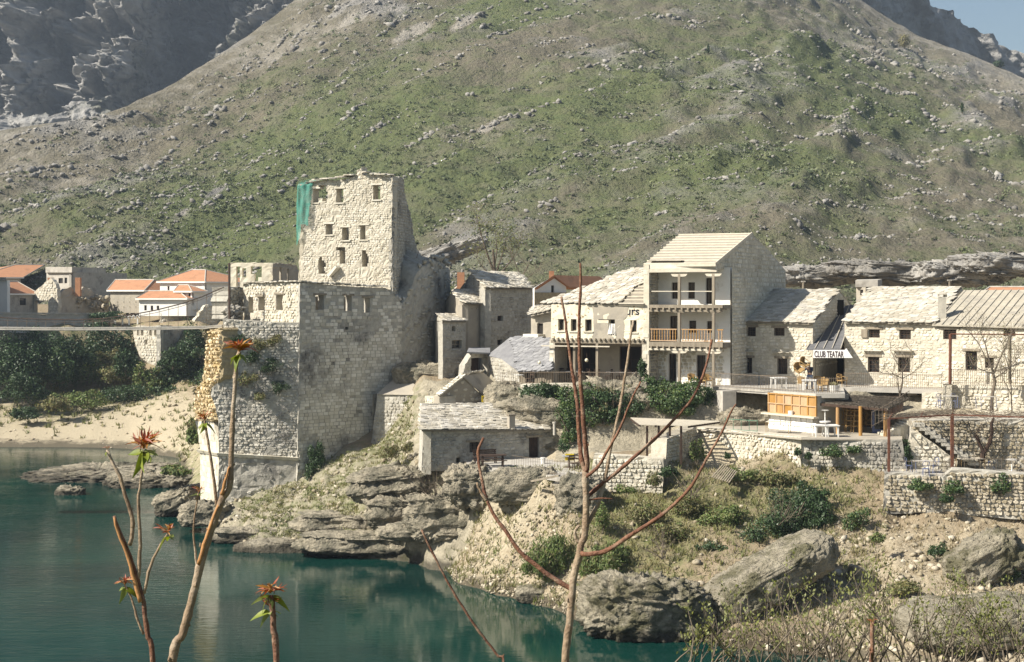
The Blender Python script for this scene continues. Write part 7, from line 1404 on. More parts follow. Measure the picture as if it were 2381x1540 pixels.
for (hx, hy, hz_) in ((-.60, -.28, 1.45), (-.23, -.43, 1.335)):
    mb = MB(); o = pf + Vector((hx, hy, hz_)); mb.tube([o + Vector((.05, .03, -.03)), o], [.03, .035], 6)
    for k in range(4): mb.tube([o + Vector((-.01, .02 - .018 * k, .01)), o + Vector((-.045, .02 - .018 * k, .0)), o + Vector((-.05, .02 - .018 * k, -.03))], [.009, .009, .008], 5)
    mb.tube([o + Vector((.01, -.03, .0)), o + Vector((-.02, -.055, -.01)), o + Vector((-.04, -.05, -.025))], [.010, .010, .008], 5); mb.build('hand', M['skin'], pr)
for k, (dx, dy, dz, tl, lab) in enumerate(((-.72, -.30, .98, (.5, -.5, .4), "wicker chair held up by the person, the lower one"), (-.50, -.34, 1.30, (.45, -.3, .7), "wicker chair held up by the person, the upper one"))):
    put_copy(wc, pf + Vector((dx, dy, dz)), 0, lab, "wicker chairs being carried", tilt=tl)
for o in PROTO:
    for ch in list(o.children): bpy.data.objects.remove(ch)
    bpy.data.objects.remove(o)

# ================================================================ ROCKS ON THE SHORE
boulder("shore_boulder", "huge pitted boulder at the waterline, mossy with a black shadowed right side", 1500, 1415, 74.6, (3.5, 2.2, 1.75), 301, rough=.26, box=.62, tilt=.10, nu=90, nv=56)
boulder("shore_boulder", "long tilted slab of rock above the waterline boulder", 1785, 1340, 75.6, (3.9, 2.0, 1.1), 302, rough=.22, box=.55, tilt=-.42, rot=.25, nu=90, nv=50)
boulder("shore_boulder", "broad flat rock shelf at the lower right", 2270, 1445, 69.0, (3.6, 3.0, 1.0), 303, rough=.25, box=.6, tilt=-.06, nu=80, nv=44)
boulder("shore_boulder", "leaning rock rib at the right edge above the flat shelf", 2285, 1300, 76.5, (2.3, 1.6, 1.15), 304, rough=.25, tilt=-.5, nu=60, nv=36)
boulder("rock_ledge", "overhanging rock ledge left of the boathouse", 915, 1122, 98.0, (2.9, 2.2, 1.05), 305, 'rock', rough=.34, tilt=-.10, strata=.10, nu=80, nv=46)
boulder("rock_ledge", "undercut rock block below the boathouse terrace", 1090, 1135, 91.6, (1.5, 1.2, 1.35), 306, 'rock', rough=.34, strata=.08, nu=60, nv=40)
boulder("rock_ledge", "low dark rock shelf along the water below the tower", 850, 1262, 97.2, (4.6, 1.5, .75), 307, 'rock', rough=.4, strata=.12, nu=90, nv=36)
boulder("rock_ledge", "long undercut shelf between the dark hollow and the shingle", 1010, 1235, 94.2, (3.6, 1.2, .62), 308, 'rock', rough=.4, strata=.12, nu=80, nv=34)
boulder("rock_ledge", "low dark undercut shelf at the waterline under the tower corner", 690, 1272, 99.6, (4.0, 1.3, .55), 317, 'rock', rough=.4, strata=.12, nu=90, nv=34)
boulder("rock_ledge", "stepped rock shelf above the waterline right of the tower corner", 800, 1215, 100.2, (3.6, 1.6, .7), 318, 'rock', rough=.4, strata=.12, nu=80, nv=34)
boulder("rock_ledge", "small stepped shelf below the arch stub", 570, 1245, 103.0, (2.4, 1.2, .6), 319, 'rock', rough=.4, strata=.12, nu=60, nv=30)
boulder("rock_ledge", "sloping rock at the foot of the arch stub", 412, 1165, 116.0, (2.0, 1.6, 1.0), 309, 'rock', rough=.3, tilt=-.35, nu=60, nv=36)
boulder("rock_ledge", "steep rock face over the dark hollow by the water", 1040, 1205, 93.4, (2.5, 1.1, 1.45), 320, 'rock', rough=.4, strata=.1, nu=70, nv=40)
boulder("rock_ledge", "stepped rock face under the overhanging ledge", 950, 1190, 96.4, (2.6, 1.3, 1.3), 321, 'rock', rough=.4, strata=.1, nu=70, nv=40)
boulder("rock_ledge", "rounded rock in shade below the terrace edge", 1215, 1128, 88.4, (2.4, 1.0, 1.1), 310, 'rock', rough=.25, nu=60, nv=36)
boulder("rock_ledge", "pale rock corner between shingle and terrace wall", 1345, 1155, 86.2, (1.3, 1.2, 1.2), 311, 'rock', rough=.28, nu=50, nv=34)
boulder("rock_ledge", "pale rock hump wrapped round the foot of the arch stub", 478, 1196, 107.6, (1.9, 1.3, .95), 322, 'rock', rough=.32, nu=60, nv=36)
boulder("river_rock", "dark rock standing alone in the river", 168, 1150, 128.0, (1.25, .9, .75), 312, 'rock', rough=.35, nu=46, nv=30)
spit = boulder("rock_spit", "flat pale rock spit reaching into the river at left", 230, 1108, 143.0, (7.5, 7.0, .95), 313, 'rock', rough=.75, box=.7, nu=110, nv=30, tilt=-.03)
boulder("rock_spit", "undercut dark rock bank right of the spit", 360, 1120, 137.0, (4.5, 5.0, 1.0), 314, 'rock', rough=.6, box=.6, nu=80, nv=30)
boulder("shore_boulder", "small half-sunken rock at the shingle corner", 1240, 1385, 82.4, (1.0, .7, .5), 315, rough=.3, nu=40, nv=26)
boulder("fallen_block", "flat square block lying on the rubble slope", 1995, 1337, 77.0, (.55, .35, .45), 316, rough=.12, box=.3, nu=30, nv=20, tilt=.3)

# loose stones and grass: too many to count
def on_ground(n, seed, u0, u1, d0, d1, keep=None):
    r = np.random.RandomState(seed); u = r.uniform(u0, u1, n); d = r.uniform(d0, d1, n); out = []
    for a, b in zip(u, d):
        x = (a - CX) * b / F; z = ground_z(x, b)
        if z > .05 and (keep is None or keep(a, b, z, r)): out.append((x, b, z))
    return np.array(out), r
def cvr(a, b, ch):
    j = int(np.clip(np.interp(a, ugrid, np.arange(len(ugrid))), 0, len(ugrid) - 1)); i = int(np.clip(np.interp(b, dgrid, np.arange(len(dgrid))), 0, len(dgrid) - 1)); return (veg, rk, gv)[ch][i, j]
p, r = on_ground(9500, 21, 1000, 1350, 79, 91.5); S = (.025 + .11 * r.rand(len(p)) ** 4)[:, None] * r.uniform(.7, 1.3, (len(p), 3)); tag(lump_stuff("shingle_stones", p, S, 22, 'stonechip'), "pale shingle sliding down below the boathouse terrace", "shingle")
p, r = on_ground(9000, 23, 1350, 2500, 64, 92, lambda a, b, z, r: r.rand() < (.25 + .75 * (a > 1900) * (b < 84))); S = (.035 + .22 * r.rand(len(p)) ** 5)[:, None] * r.uniform(.6, 1.3, (len(p), 3)); tag(lump_stuff("slope_stones", p, S, 24, 'stonechip'), "loose pale stones strewn over the right-hand slope", "stones")
p, r = on_ground(900, 25, 470, 1000, 97, 110); S = (.05 + .2 * r.rand(len(p)) ** 3)[:, None] * r.uniform(.6, 1.3, (len(p), 3)); tag(lump_stuff("ledge_stones", p, S, 26, 'stonechip'), "broken stones on the rock ledges below the tower", "stones")
p, r = on_ground(900, 27, -250, 470, 130, 188); S = (.10 + .35 * r.rand(len(p)) ** 4)[:, None] * r.uniform(.6, 1.3, (len(p), 3)); S[:, 2] *= .6; tag(lump_stuff("beach_stones", p, S, 28, 'stonechip'), "stones lying on the pale gravel beach at left", "stones")
def tufts(name, label, P_, seed, m, h=.28, w=.035, k=7):
    r = np.random.RandomState(seed); n = len(P_); c = np.repeat(P_, k, 0) + r.normal(size=(n * k, 3)) * np.array([.13, .13, 0]); hh = h * r.uniform(.5, 1.4, n * k); d = r.normal(size=(n * k, 3)) * .45; d[:, 2] = 1; d *= hh[:, None]; s = r.normal(size=(n * k, 3)); s[:, 2] = 0; s /= np.linalg.norm(s, axis=1)[:, None]; s *= w
    V = np.stack([c - s, c + s, c + d * .6 + s * .6 + np.array([0, 0, .0]), c + d], 1).reshape(-1, 3); return tag(arr_mesh(name, V, np.arange(4 * n * k), 4, M[m], kind='stuff'), label, "grass")
p, r = on_ground(3600, 31, 1330, 2060, 76, 90, lambda a, b, z, r: r.rand() < cvr(a, b, 0) * 1.2); tufts("slope_grass", "fresh green grass on the bank below the retaining walls", p, 32, 'grass', .26)
p, r = on_ground(2600, 33, 1330, 2560, 64, 90, lambda a, b, z, r: r.rand() < .75); tufts("dry_slope_grass", "dry straw-coloured grass on the right-hand slope", p, 34, 'drygrass', .22)
p, r = on_ground(3600, 35, 560, 960, 98, 111, lambda a, b, z, r: r.rand() < .7); tufts("ledge_grass", "short yellow-green grass on the ledges below the tower", p, 36, 'grass', .16)
p, r = on_ground(2600, 37, -300, 480, 150, 192, lambda a, b, z, r: r.rand() < cvr(a, b, 0)); tufts("far_bank_grass", "rough grass along the far left bank", p, 38, 'grass', .5, .08)
p, r = on_ground(1500, 39, 990, 1350, 80, 92); tufts("shingle_weeds", "scattered weeds on the shingle", p[:700], 40, 'grass', .3)

# ================================================================ SHRUBS AND IVY
def clumps(u0, v0, u1, v1, d, n, r0, seed, dep=.6, hang=0):
    r = random.Random(seed); out = []
    for _ in range(n):
        f = r.random(); out.append(pxe(u0 + (u1 - u0) * f + r.gauss(0, 6), v0 + (v1 - v0) * r.random(), d + r.uniform(-dep, dep), r0 * r.uniform(.6, 1.3), r0 * r.uniform(.55, 1.1)))
    return out
bush("ivy_bush", "large glossy ivy bush below the three-storey house", "bush", [pxe(1560, 925, 97.4, 66, 38, 1.4), pxe(1525, 915, 97.6, 35, 28), pxe(1600, 915, 97, 40, 28), pxe(1575, 950, 96.8, 42, 20), pxe(1500, 905, 98, 20, 18)], 15000, .075, 'ivy', 51, shell=.7)
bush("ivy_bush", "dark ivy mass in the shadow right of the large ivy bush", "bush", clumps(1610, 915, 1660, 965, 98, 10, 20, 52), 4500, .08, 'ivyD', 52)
bush("hanging_ivy", "ivy curtain hanging down the rock face above the boathouse", "ivy", [pxe(1350, 930, 97.6, 52, 30, .9), pxe(1325, 960, 97.2, 34, 34, .7), pxe(1390, 920, 97.6, 26, 24), pxe(1330, 1000, 96.8, 18, 28, .5), pxe(1375, 965, 97, 28, 30, .7), pxe(1312, 1020, 96.6, 9, 16, .4)], 12000, .08, 'ivy', 53, shell=.65)
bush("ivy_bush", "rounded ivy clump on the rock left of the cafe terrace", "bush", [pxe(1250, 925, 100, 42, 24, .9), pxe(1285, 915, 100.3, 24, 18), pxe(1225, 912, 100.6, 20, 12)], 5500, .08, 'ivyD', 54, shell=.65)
bush("ivy_column", "narrow upright ivy climbing the pier between the two houses", "ivy", [pxe(1492, 868, 99.8, 12, 26, .4), pxe(1482, 890, 99.6, 20, 14, .5), pxe(1497, 850, 100, 8, 10)], 2600, .07, 'ivyD', 55)
bush("leafy_shrub", "feathery light green willow shrub at the water's edge", "bush", [pxe(1275, 1295, 82.0, 46, 52, 1.0), pxe(1250, 1310, 82, 30, 34), pxe(1305, 1290, 82.4, 26, 44)], 6500, .055, 'leafG', 56, elong=2.2, shell=.3, up=1.2)
bush("leafy_shrub", "light green willow shrub behind the waterline boulder", "bush", [pxe(1410, 1310, 80.5, 50, 34, 1.0), pxe(1370, 1318, 80.5, 30, 26), pxe(1445, 1300, 81, 26, 28)], 5500, .055, 'leafG', 57, elong=2.2, shell=.3, up=1.0)
bush("evergreen_bush", "big dark evergreen bush in the middle of the right-hand slope", "bush", [pxe(1850, 1190, 83.4, 70, 46, 1.4), pxe(1795, 1225, 82.4, 60, 34, 1.2), pxe(1880, 1160, 84, 44, 34), pxe(1755, 1250, 81.6, 46, 24), pxe(1830, 1225, 82.4, 48, 28)], 14000, .075, 'ivyD', 58, shell=.5)
bush("evergreen_bush", "small dark bush with bare lower stems right of the big evergreen", "bush", [pxe(1915, 1210, 82.6, 30, 22, .6), pxe(1890, 1220, 82.4, 24, 16)], 2200, .07, 'ivyD', 59, stems=14)
bush("evergreen_bush", "low grey-green bush further right on the slope", "bush", [pxe(2000, 1205, 82.2, 24, 20), pxe(1975, 1222, 82, 18, 14)], 1600, .06, 'ivy', 60)
bush("evergreen_bush", "dark slender shrub against the foot of the tower", "bush", [pxe(735, 1085, 109.6, 22, 36, .6), pxe(742, 1058, 110, 9, 24, .3), pxe(722, 1100, 109.2, 14, 18)], 3500, .06, 'ivyD', 61, elong=1.8, up=1.0)
for k, (u, v, d, ru, rv, m, l) in enumerate([(1520, 1115, 86.4, 16, 18, 'leafY', "olive shrub at the foot of the pale rubble wall"), (1555, 1098, 87.0, 22, 12, 'ivyD', "low dark shrub under the sunlit bastion wall"), (1620, 1050, 89.8, 20, 26, 'leafG', "grey-green shrub growing out of the sunlit bastion wall"),
        (1690, 1060, 88.6, 7, 8, 'ivyD', "little tuft on the long sunlit wall, left of a pair"), (1855, 1052, 87.2, 7, 9, 'ivyD', "little tuft on the long sunlit wall near its right end"), (1878, 1060, 86.8, 8, 9, 'ivyD', "little tuft low at the right end of the long sunlit wall"),
        (1935, 1050, 86.6, 24, 14, 'ivy', "ivy tuft on the darker wall below the shelter"), (1985, 1045, 86.6, 16, 10, 'ivy', "second ivy tuft on the darker wall, further right"), (2108, 1060, 86.6, 12, 30, 'ivyD', "dark ivy streak hanging beside the stepped wall"),
        (2135, 1130, 82.6, 26, 12, 'ivy', "green tuft on the dry-stone wall left of its middle"), (2215, 1135, 82.0, 24, 14, 'ivy', "green tuft in the middle of the dry-stone wall"), (2325, 1128, 82.0, 22, 22, 'ivy', "ivy patch on the dry-stone wall near the right edge"), (2200, 1160, 81.8, 16, 10, 'ivyD', "dark tuft at the foot of the dry-stone wall"),
        (1455, 1138, 85.2, 22, 10, 'leafG', "green weeds at the foot of the pale rubble wall"), (1600, 1175, 84.0, 42, 22, 'leafY', "olive scrub halfway down the slope"), (1680, 1200, 83.0, 46, 24, 'leafG', "grey-green scrub left of the big evergreen"), (1560, 1240, 82.0, 44, 22, 'leafY', "brownish scrub above the willow shrubs"),
        (1650, 1275, 80.8, 34, 18, 'ivyD', "dark green scrub at the head of the tilted slab"), (1720, 1105, 86.8, 40, 12, 'leafG', "bright green growth below the long sunlit wall"), (1800, 1110, 86.6, 46, 16, 'leafY', "olive growth below the right end of the long wall"), (1400, 1200, 83.0, 16, 36, 'leafG', "narrow green weed patch on the shingle edge"),
        (1500, 1190, 83.8, 30, 24, 'leafY', "dry shrub in the middle of the upper slope"), (2180, 1280, 78.0, 22, 16, 'ivyD', "dark shrub on the stony slope below the dry-stone wall"), (2340, 1330, 75.5, 26, 24, 'ivyD', "dark shrub at the right edge of the stony slope"), (2100, 1365, 74.0, 40, 16, 'leafY', "olive scrub over the flat shelf"),
        (2040, 1250, 78.5, 16, 12, 'leafG', "small weed tuft in the rubble"), (1310, 1040, 95.0, 14, 12, 'ivyD', "dark weeds at the terrace corner under the ivy curtain"), (1180, 1098, 90.0, 24, 12, 'ivyD', "dark ivy under the terrace edge"), (905, 1050, 100.5, 22, 20, 'leafY', "dry bush beside the mill arch"), (945, 1040, 101, 14, 12, 'leafY', "small dry bush before the mill arch")]):
    bush("wall_shrub" if ru < 30 else "slope_shrub", l, "bush", [pxe(u, v, d, ru, rv), pxe(u + ru * .5, v + rv * .3, d - .1, ru * .6, rv * .6), pxe(u - ru * .45, v + rv * .35, d + .1, ru * .6, rv * .55)], int(350 + ru * rv * 2.2), .05 + .0006 * ru, m, 200 + k, "shrubs on the walls" if ru < 30 else "shrubs on the slope", stems=4, shell=.45)
for k, (u, v, d, ru, rv, l) in enumerate([(560, 790, 108.6, 16, 9, "tuft of weeds near the top of the blackened abutment face"), (610, 800, 108.8, 18, 9, "weeds right of the highest tuft on the abutment face"), (590, 830, 108.6, 14, 9, "weeds under the highest tuft on the abutment face"), (640, 790, 109, 14, 7, "small weeds under the parapet"), (630, 850, 108.8, 18, 10, "broad weed clump in the middle of the abutment face"), (575, 880, 108.6, 16, 10, "weed clump left of the middle of the abutment face"), (650, 900, 109, 14, 9, "weed clump low on the right of the abutment face"), (605, 920, 108.7, 10, 6, "lowest weed tuft on the abutment face")]):
    bush("wall_shrub", l, "bush", [pxe(u, v, d, ru * 1.5, rv * 1.4, .45), pxe(u - ru * .6, v + rv * .9, d, ru * .9, rv, .35)], 1000, .055, 'leafY' if k % 2 else 'ivyD', 260 + k, "weeds on the abutment", stems=3, shell=.3)
boulder("cliff_rock", "craggy brushy rock between the two ivy masses", 1440, 950, 98.6, (2.9, 1.6, 2.0), 206, 'rock', rough=.35, strata=.06)
bush("ivy_bush", "ivy mound spilling over the craggy rock between the big ivy masses", "bush", [pxe(1440, 925, 97.2, 46, 22, .7), pxe(1475, 950, 97, 26, 22, .6), pxe(1425, 965, 96.8, 26, 20, .5)], 5200, .075, 'ivyD', 64)
bush("dry_brush", "dry brown brush on the rock between the ivy masses", "bush", [pxe(1430, 915, 97.4, 40, 18, .6), pxe(1465, 935, 97.2, 22, 20, .5), pxe(1405, 950, 97, 20, 16, .5)], 2200, .05, 'leafY', 62, stems=16)
bush("hanging_ivy", "ivy strand trailing right of the ivy curtain", "ivy", [pxe(1410, 960, 97.0, 22, 30, .5), pxe(1400, 925, 97.2, 26, 20, .6)], 3000, .075, 'ivyD', 63)
# bare twiggy thickets
for k, (u, v, d, n, L_, l) in enumerate([(1010, 1165, 93.4, 14, 3.6, "bare grey thicket below the boathouse corner"), (1055, 1170, 92.6, 9, 3.0, "bare grey thicket right of the boathouse corner"), (1810, 1225, 81.6, 8, 2.2, "pale dead branches above the tilted slab"), (1605, 1160, 84.2, 10, 2.0, "bare wiry shrub on the upper slope"), (1540, 1300, 79.8, 9, 1.8, "bare brown brush above the waterline boulder")]):
    p = P(u, v, d); t = thing("bare_thicket", l, "bush", p, "bare thickets"); mb = MB(); twigs(mb, p, n, L_, .028, 300 + k, .75, (-.2 if k == 0 else 0, -.2), 2); mb.build('branches', M['twig'], t); foliage('buds', [(p.x, p.y, p.z + L_ * .5, L_ * .5, L_ * .4, L_ * .4)], 160, .035, 'leafY', t, 310 + k)
# far left bank: individual bushes
for k, (u, v, d, ru, rv, m, l) in enumerate([(20, 850, 184, 60, 55, 'ivyD', "dark bush mass at the far left of the shaded bank"), (80, 810, 190, 60, 50, 'ivyD', "dark bush high on the shaded bank"), (60, 905, 182, 50, 30, 'ivyD', "dark low bush at the left foot of the bank"), (130, 850, 188, 34, 46, 'ivy', "greener bush left of the middle of the bank"), (165, 815, 192, 50, 40, 'ivyD', "dark ivy bush under the lane wall"), (205, 855, 192, 30, 40, 'leafG', "light green shrub in the middle of the far bank"), (235, 800, 197, 44, 42, 'ivyD', "dark bush left of the ruined bank house"), (285, 815, 200, 34, 44, 'ivyD', "dark bush touching the ruined bank house"), (270, 870, 192, 60, 22, 'leafY', "brown dry brush in the middle of the far bank"), (340, 880, 189, 30, 26, 'leafG', "light green shrub below the ruined bank house"), (398, 835, 188, 28, 24, 'ivyD', "round dark bush right of the ruined bank house"), (370, 880, 190, 46, 26, 'ivyD', "dark bush below the ruined bank house"), (435, 870, 190, 40, 36, 'ivyD', "dark bush beside the arch stub"), (470, 905, 186, 18, 12, 'ivy', "green bush at the foot of the arch stub"), (300, 920, 186, 70, 20, 'ivyD', "long low dark hedge at the foot of the far bank"), (180, 930, 182, 60, 20, 'leafG', "green brush at the foot of the far bank"), (60, 960, 177, 30, 16, 'ivyD', "low round bush on the beach edge at far left"), (130, 940, 178, 34, 18, 'leafY', "olive brush above the beach"), (450, 1015, 150, 14, 18, 'leafG', "grassy shrub left of the arch stub"), (448, 985, 158, 10, 10, 'leafY', "dry grassy clump behind the arch stub"), (245, 735, 203, 40, 9, 'ivyD', "dark creeper on the lane wall"), (410, 1095, 124, 30, 10, 'leafG', "low green patch on the rocks by the arch stub"), (296, 850, 190, 30, 30, 'ivyD', "dark bush straight below the ruined bank house windows"), (430, 815, 188, 30, 24, 'ivyD', "dark bush under the side wall of the ruined bank house"), (460, 830, 197, 36, 34, 'ivyD', "tall dark bush squeezed behind the arch stub"), (400, 915, 187, 44, 18, 'ivyD', "low dark hedge right of the middle of the bank foot"), (458, 800, 193, 36, 42, 'ivyD', "high dark bush left of the broken arch core"), (432, 850, 190, 42, 34, 'ivyD', "broad dark bush left of the broken arch core"), (476, 885, 187, 30, 30, 'ivyD', "dark bush low behind the broken arch core"), (255, 845, 195, 34, 30, 'leafY', "olive bush in the middle of the upper bank"), (350, 905, 189, 40, 20, 'leafG', "green brush above the gravel track")]):
    bush("bank_bush", l, "bush", [pxe(u, v, d, ru, rv), pxe(u + ru * .6, v + rv * .4, d - .5, ru * .6, rv * .6), pxe(u - ru * .6, v + rv * .35, d + .3, ru * .6, rv * .55), pxe(u + ru * .1, v - rv * .4, d + .3, ru * .5, rv * .5)], int(900 + ru * rv * 1.6), .16, m, 400 + k, "bushes on the far left bank", stems=4, shell=.4)

# ---------------------------------------------------------------- trees
def tree(label, base, forks, rad, seed, tw=True, leaf=None, name="bare_tree", barkm='twig', twn=5, twl=1.4):
    """trunk and limbs drawn through given points, twigs grown from the limb ends"""
    t = thing(name, label, "tree", base); mb = MB(); tips = []
    for i, (pts, r0, r1) in enumerate(forks):
        k = len(pts); m2 = MB(); m2.tube(pts, [r0 + (r1 - r0) * j / (k - 1) for j in range(k)], 7); m2.build('trunk' if i == 0 else 'limb', M[barkm], t); tips += [pts[-1], pts[-2] if k > 2 else pts[-1]]
    mb = MB()
    for i, p in enumerate(tips[2:] if len(forks) > 1 else tips): twigs(mb, p, twn, twl, .018, seed + i, .8, (0, 0), 2, 3)
    mb.build('twigs', M[barkm], t)
    if leaf: E = [(p.x, p.y, p.z + twl * .5, twl * .8, twl * .8, twl * .7) for p in tips[2:]]; foliage('budding_leaves', E, leaf[1], leaf[2], leaf[0], t, seed, shell=.2)
    return t
d = 92.6; tree("small bare tree rising through the brush roof before the chimney house", P(2091, 930, d), [([P(2091, 932, d), P(2093, 910, d), P(2098, 885, d), P(2097, 865, d)], .07, .045), ([P(2097, 866, d), P(2085, 845, d), P(2070, 815, d)], .04, .015), ([P(2097, 866, d), P(2110, 845, d), P(2118, 815, d)], .04, .015), ([P(2097, 880, d), P(2075, 870, d), P(2050, 868, d)], .03, .012), ([P(2098, 880, d), P(2120, 868, d), P(2140, 850, d)], .03, .012), ([P(2092, 925, d), P(2088, 900, d), P(2086, 880, d)], .04, .02)], None, 500, twn=4, twl=1.1, leaf=('leafY', 380, .035))
d = 90.0; tree("slender bare tree with a wide thin crown at the right", P(2306, 952, d), [([P(2304, 955, d), P(2306, 920, d), P(2312, 890, d), P(2308, 865, d)], .12, .085), ([P(2308, 866, d), P(2297, 830, d), P(2290, 800, d), P(2280, 775, d)], .07, .02), ([P(2310, 868, d), P(2322, 838, d), P(2336, 810, d), P(2345, 785, d)], .07, .02), ([P(2300, 850, d), P(2275, 800, d), P(2255, 775, d)], .04, .015), ([P(2310, 870, d), P(2285, 862, d), P(2262, 850, d)], .035, .012), ([P(2312, 880, d), P(2338, 862, d), P(2360, 840, d)], .045, .015)], None, 520, twn=5, twl=1.6, leaf=('leafY', 700, .04))
tree("gnarled dark tree trunk forking under the pergola", P(2284, 1060, 86.0), [([P(2283, 1072, 86), P(2284, 1058, 86), P(2286, 1050, 86)], .16, .14), ([P(2286, 1052, 86), P(2276, 1030, 86), P(2268, 1012, 86)], .12, .09), ([P(2287, 1052, 86), P(2300, 1030, 86), P(2306, 1005, 86), P(2304, 985, 86), P(2310, 972, 86)], .14, .07)], None, 540, twn=4, twl=1.0, barkm='darkwood')
tree("straggling bare climber on the wall at the right picture edge", P(2350, 950, 91), [([P(2352, 960, 91), P(2350, 900, 91), P(2345, 850, 91)], .05, .03), ([P(2346, 860, 91), P(2335, 825, 91), P(2330, 800, 91)], .03, .012), ([P(2348, 880, 91), P(2362, 850, 91), P(2368, 820, 91)], .03, .012), ([P(2351, 920, 91), P(2336, 890, 91), P(2328, 872, 91)], .03, .012)], None, 550, twn=5, twl=1.2, leaf=('leafY', 500, .04))
d = 150; tree("tall bare poplar with a haze of yellow-green buds behind the stone houses", P(1150, 660, d), [([P(1150, 690, d), P(1150, 640, d), P(1148, 610, d), P(1146, 580, d)], .22, .12), ([P(1150, 640, d), P(1132, 590, d), P(1118, 545, d), P(1108, 508, d)], .14, .03), ([P(1151, 640, d), P(1165, 600, d), P(1175, 560, d)], .12, .03), ([P(1152, 650, d), P(1185, 610, d), P(1205, 580, d)], .10, .03), ([P(1149, 650, d), P(1120, 620, d), P(1108, 600, d)], .08, .03), ([P(1150, 620, d), P(1155, 580, d), P(1152, 545, d)], .09, .03)], None, 560, twn=7, twl=2.4, leaf=('bud', 1500, .09))
tree("bare dark tree between the tall stone house and the white house", P(1215, 690, 140), [([P(1215, 700, 140), P(1214, 660, 140), P(1212, 640, 140)], .13, .09), ([P(1213, 645, 140), P(1200, 620, 140), P(1192, 600, 140)], .07, .02), ([P(1213, 645, 140), P(1226, 620, 140), P(1234, 600, 140)], .07, .02), ([P(1213, 655, 140), P(1235, 640, 140), P(1250, 630, 140)], .05, .02)], None, 580, twn=5, twl=1.8)

# ---- small house behind the right-hand roofs, orange ridge tiles
t, w = far_house("far_house", "tiny flat-roofed house peeping over the chimney house roof", 1990, 150, 2012, 149, 712, 668, None, [(1999, 674, 2006, 687)], 'render', 'conc', 6); mb = MB(); mb.prism([P(1988, 668, 149.5), P(2040, 667, 149), P(2050, 664, 156), P(1992, 665, 156)], (0, 0, .7)); mb.build('flat_roof', M['conc'], t)
far_house("far_house", "strip of orange tiled roof behind the right-hand house", 2290, 140, 2480, 138, 720, 681, (2300, 2470, 668), [], 'render', 'tile', 6)
for u, v, d, l in ((2207, 652, 130, "thin utility pole behind the chimney house"), (1867, 655, 130, "thin lamp pole behind the shadowed slab roof")): t = thing("utility_pole", l, "pole", P(u, 720, d)); mb = MB(); mb.tube([P(u, 730, d), P(u, v, d)], .09, 6); mb.build('pole', M['oldwood'], t); mb = MB(); q = P(u, v, d); mb.box((q.x, q.y, q.z), (.4, .12, .12)); mb.build('crossarm', M['conc'], t)
# planks lying on the slope and on the rocks
for k, (a, b, l) in enumerate((((1690, 1080, 86.2), (1668, 1110, 85.0), "broken plank fence leaning on the slope below the long wall"),)):
    t = thing("broken_fence", l, "fence", P(*b))
    for i in range(9): q0 = P(a[0] + i * 4 - 10, a[1] + i * 2, a[2]); q1 = P(b[0] + i * 5 - 14, b[1] + i * 1.5, b[2]); mb = MB(); mb.beam(q0, q1, .08, .03); mb.build('plank', M['oldwood'], t)
t = thing("old_beam", "long weathered beam lying below the boathouse terrace", "beam", P(1270, 1115, 86.4)); mb = MB(); mb.beam(P(1235, 1119, 86.8), P(1300, 1106, 85.4), .16, .12); mb.build('timber', M['oldwood'], t)

# ================================================================ SAPLINGS IN FRONT OF THE VIEWPOINT
def leaf_mesh(name, L_, Wd, bend, m):
    n = 7; v = []; f = []
    for i in range(n):
        t = i / (n - 1); w_ = Wd * math.sin(math.pi * (t ** .8) * .97 + .03) * .5; z = bend * t * t * L_; v += [(t * L_, -w_, z + .12 * w_), (t * L_, 0, z - .10 * Wd), (t * L_, w_, z + .12 * w_)]
    for i in range(n - 1):
        for j in (0, 1): a = i * 3 + j; f.append((a, a + 3, a + 4, a + 1))
    me = bpy.data.meshes.new(name); me.from_pydata(v, [], f); me.materials.append(m); me.polygons.foreach_set("use_smooth", [True] * len(f)); me.update(); return me
LV = {k: [leaf_mesh(k + "_leaf", L_, w_, b_, M[k]) for L_, w_, b_ in q] for k, q in {'leafR': ((.075, .016, -.35), (.085, .018, .25), (.065, .015, -.8)), 'leafO': ((.08, .022, -.3), (.07, .02, -.7)), 'leafL': ((.075, .036, -.6), (.062, .030, -.2), (.080, .040, -1.1))}.items()}
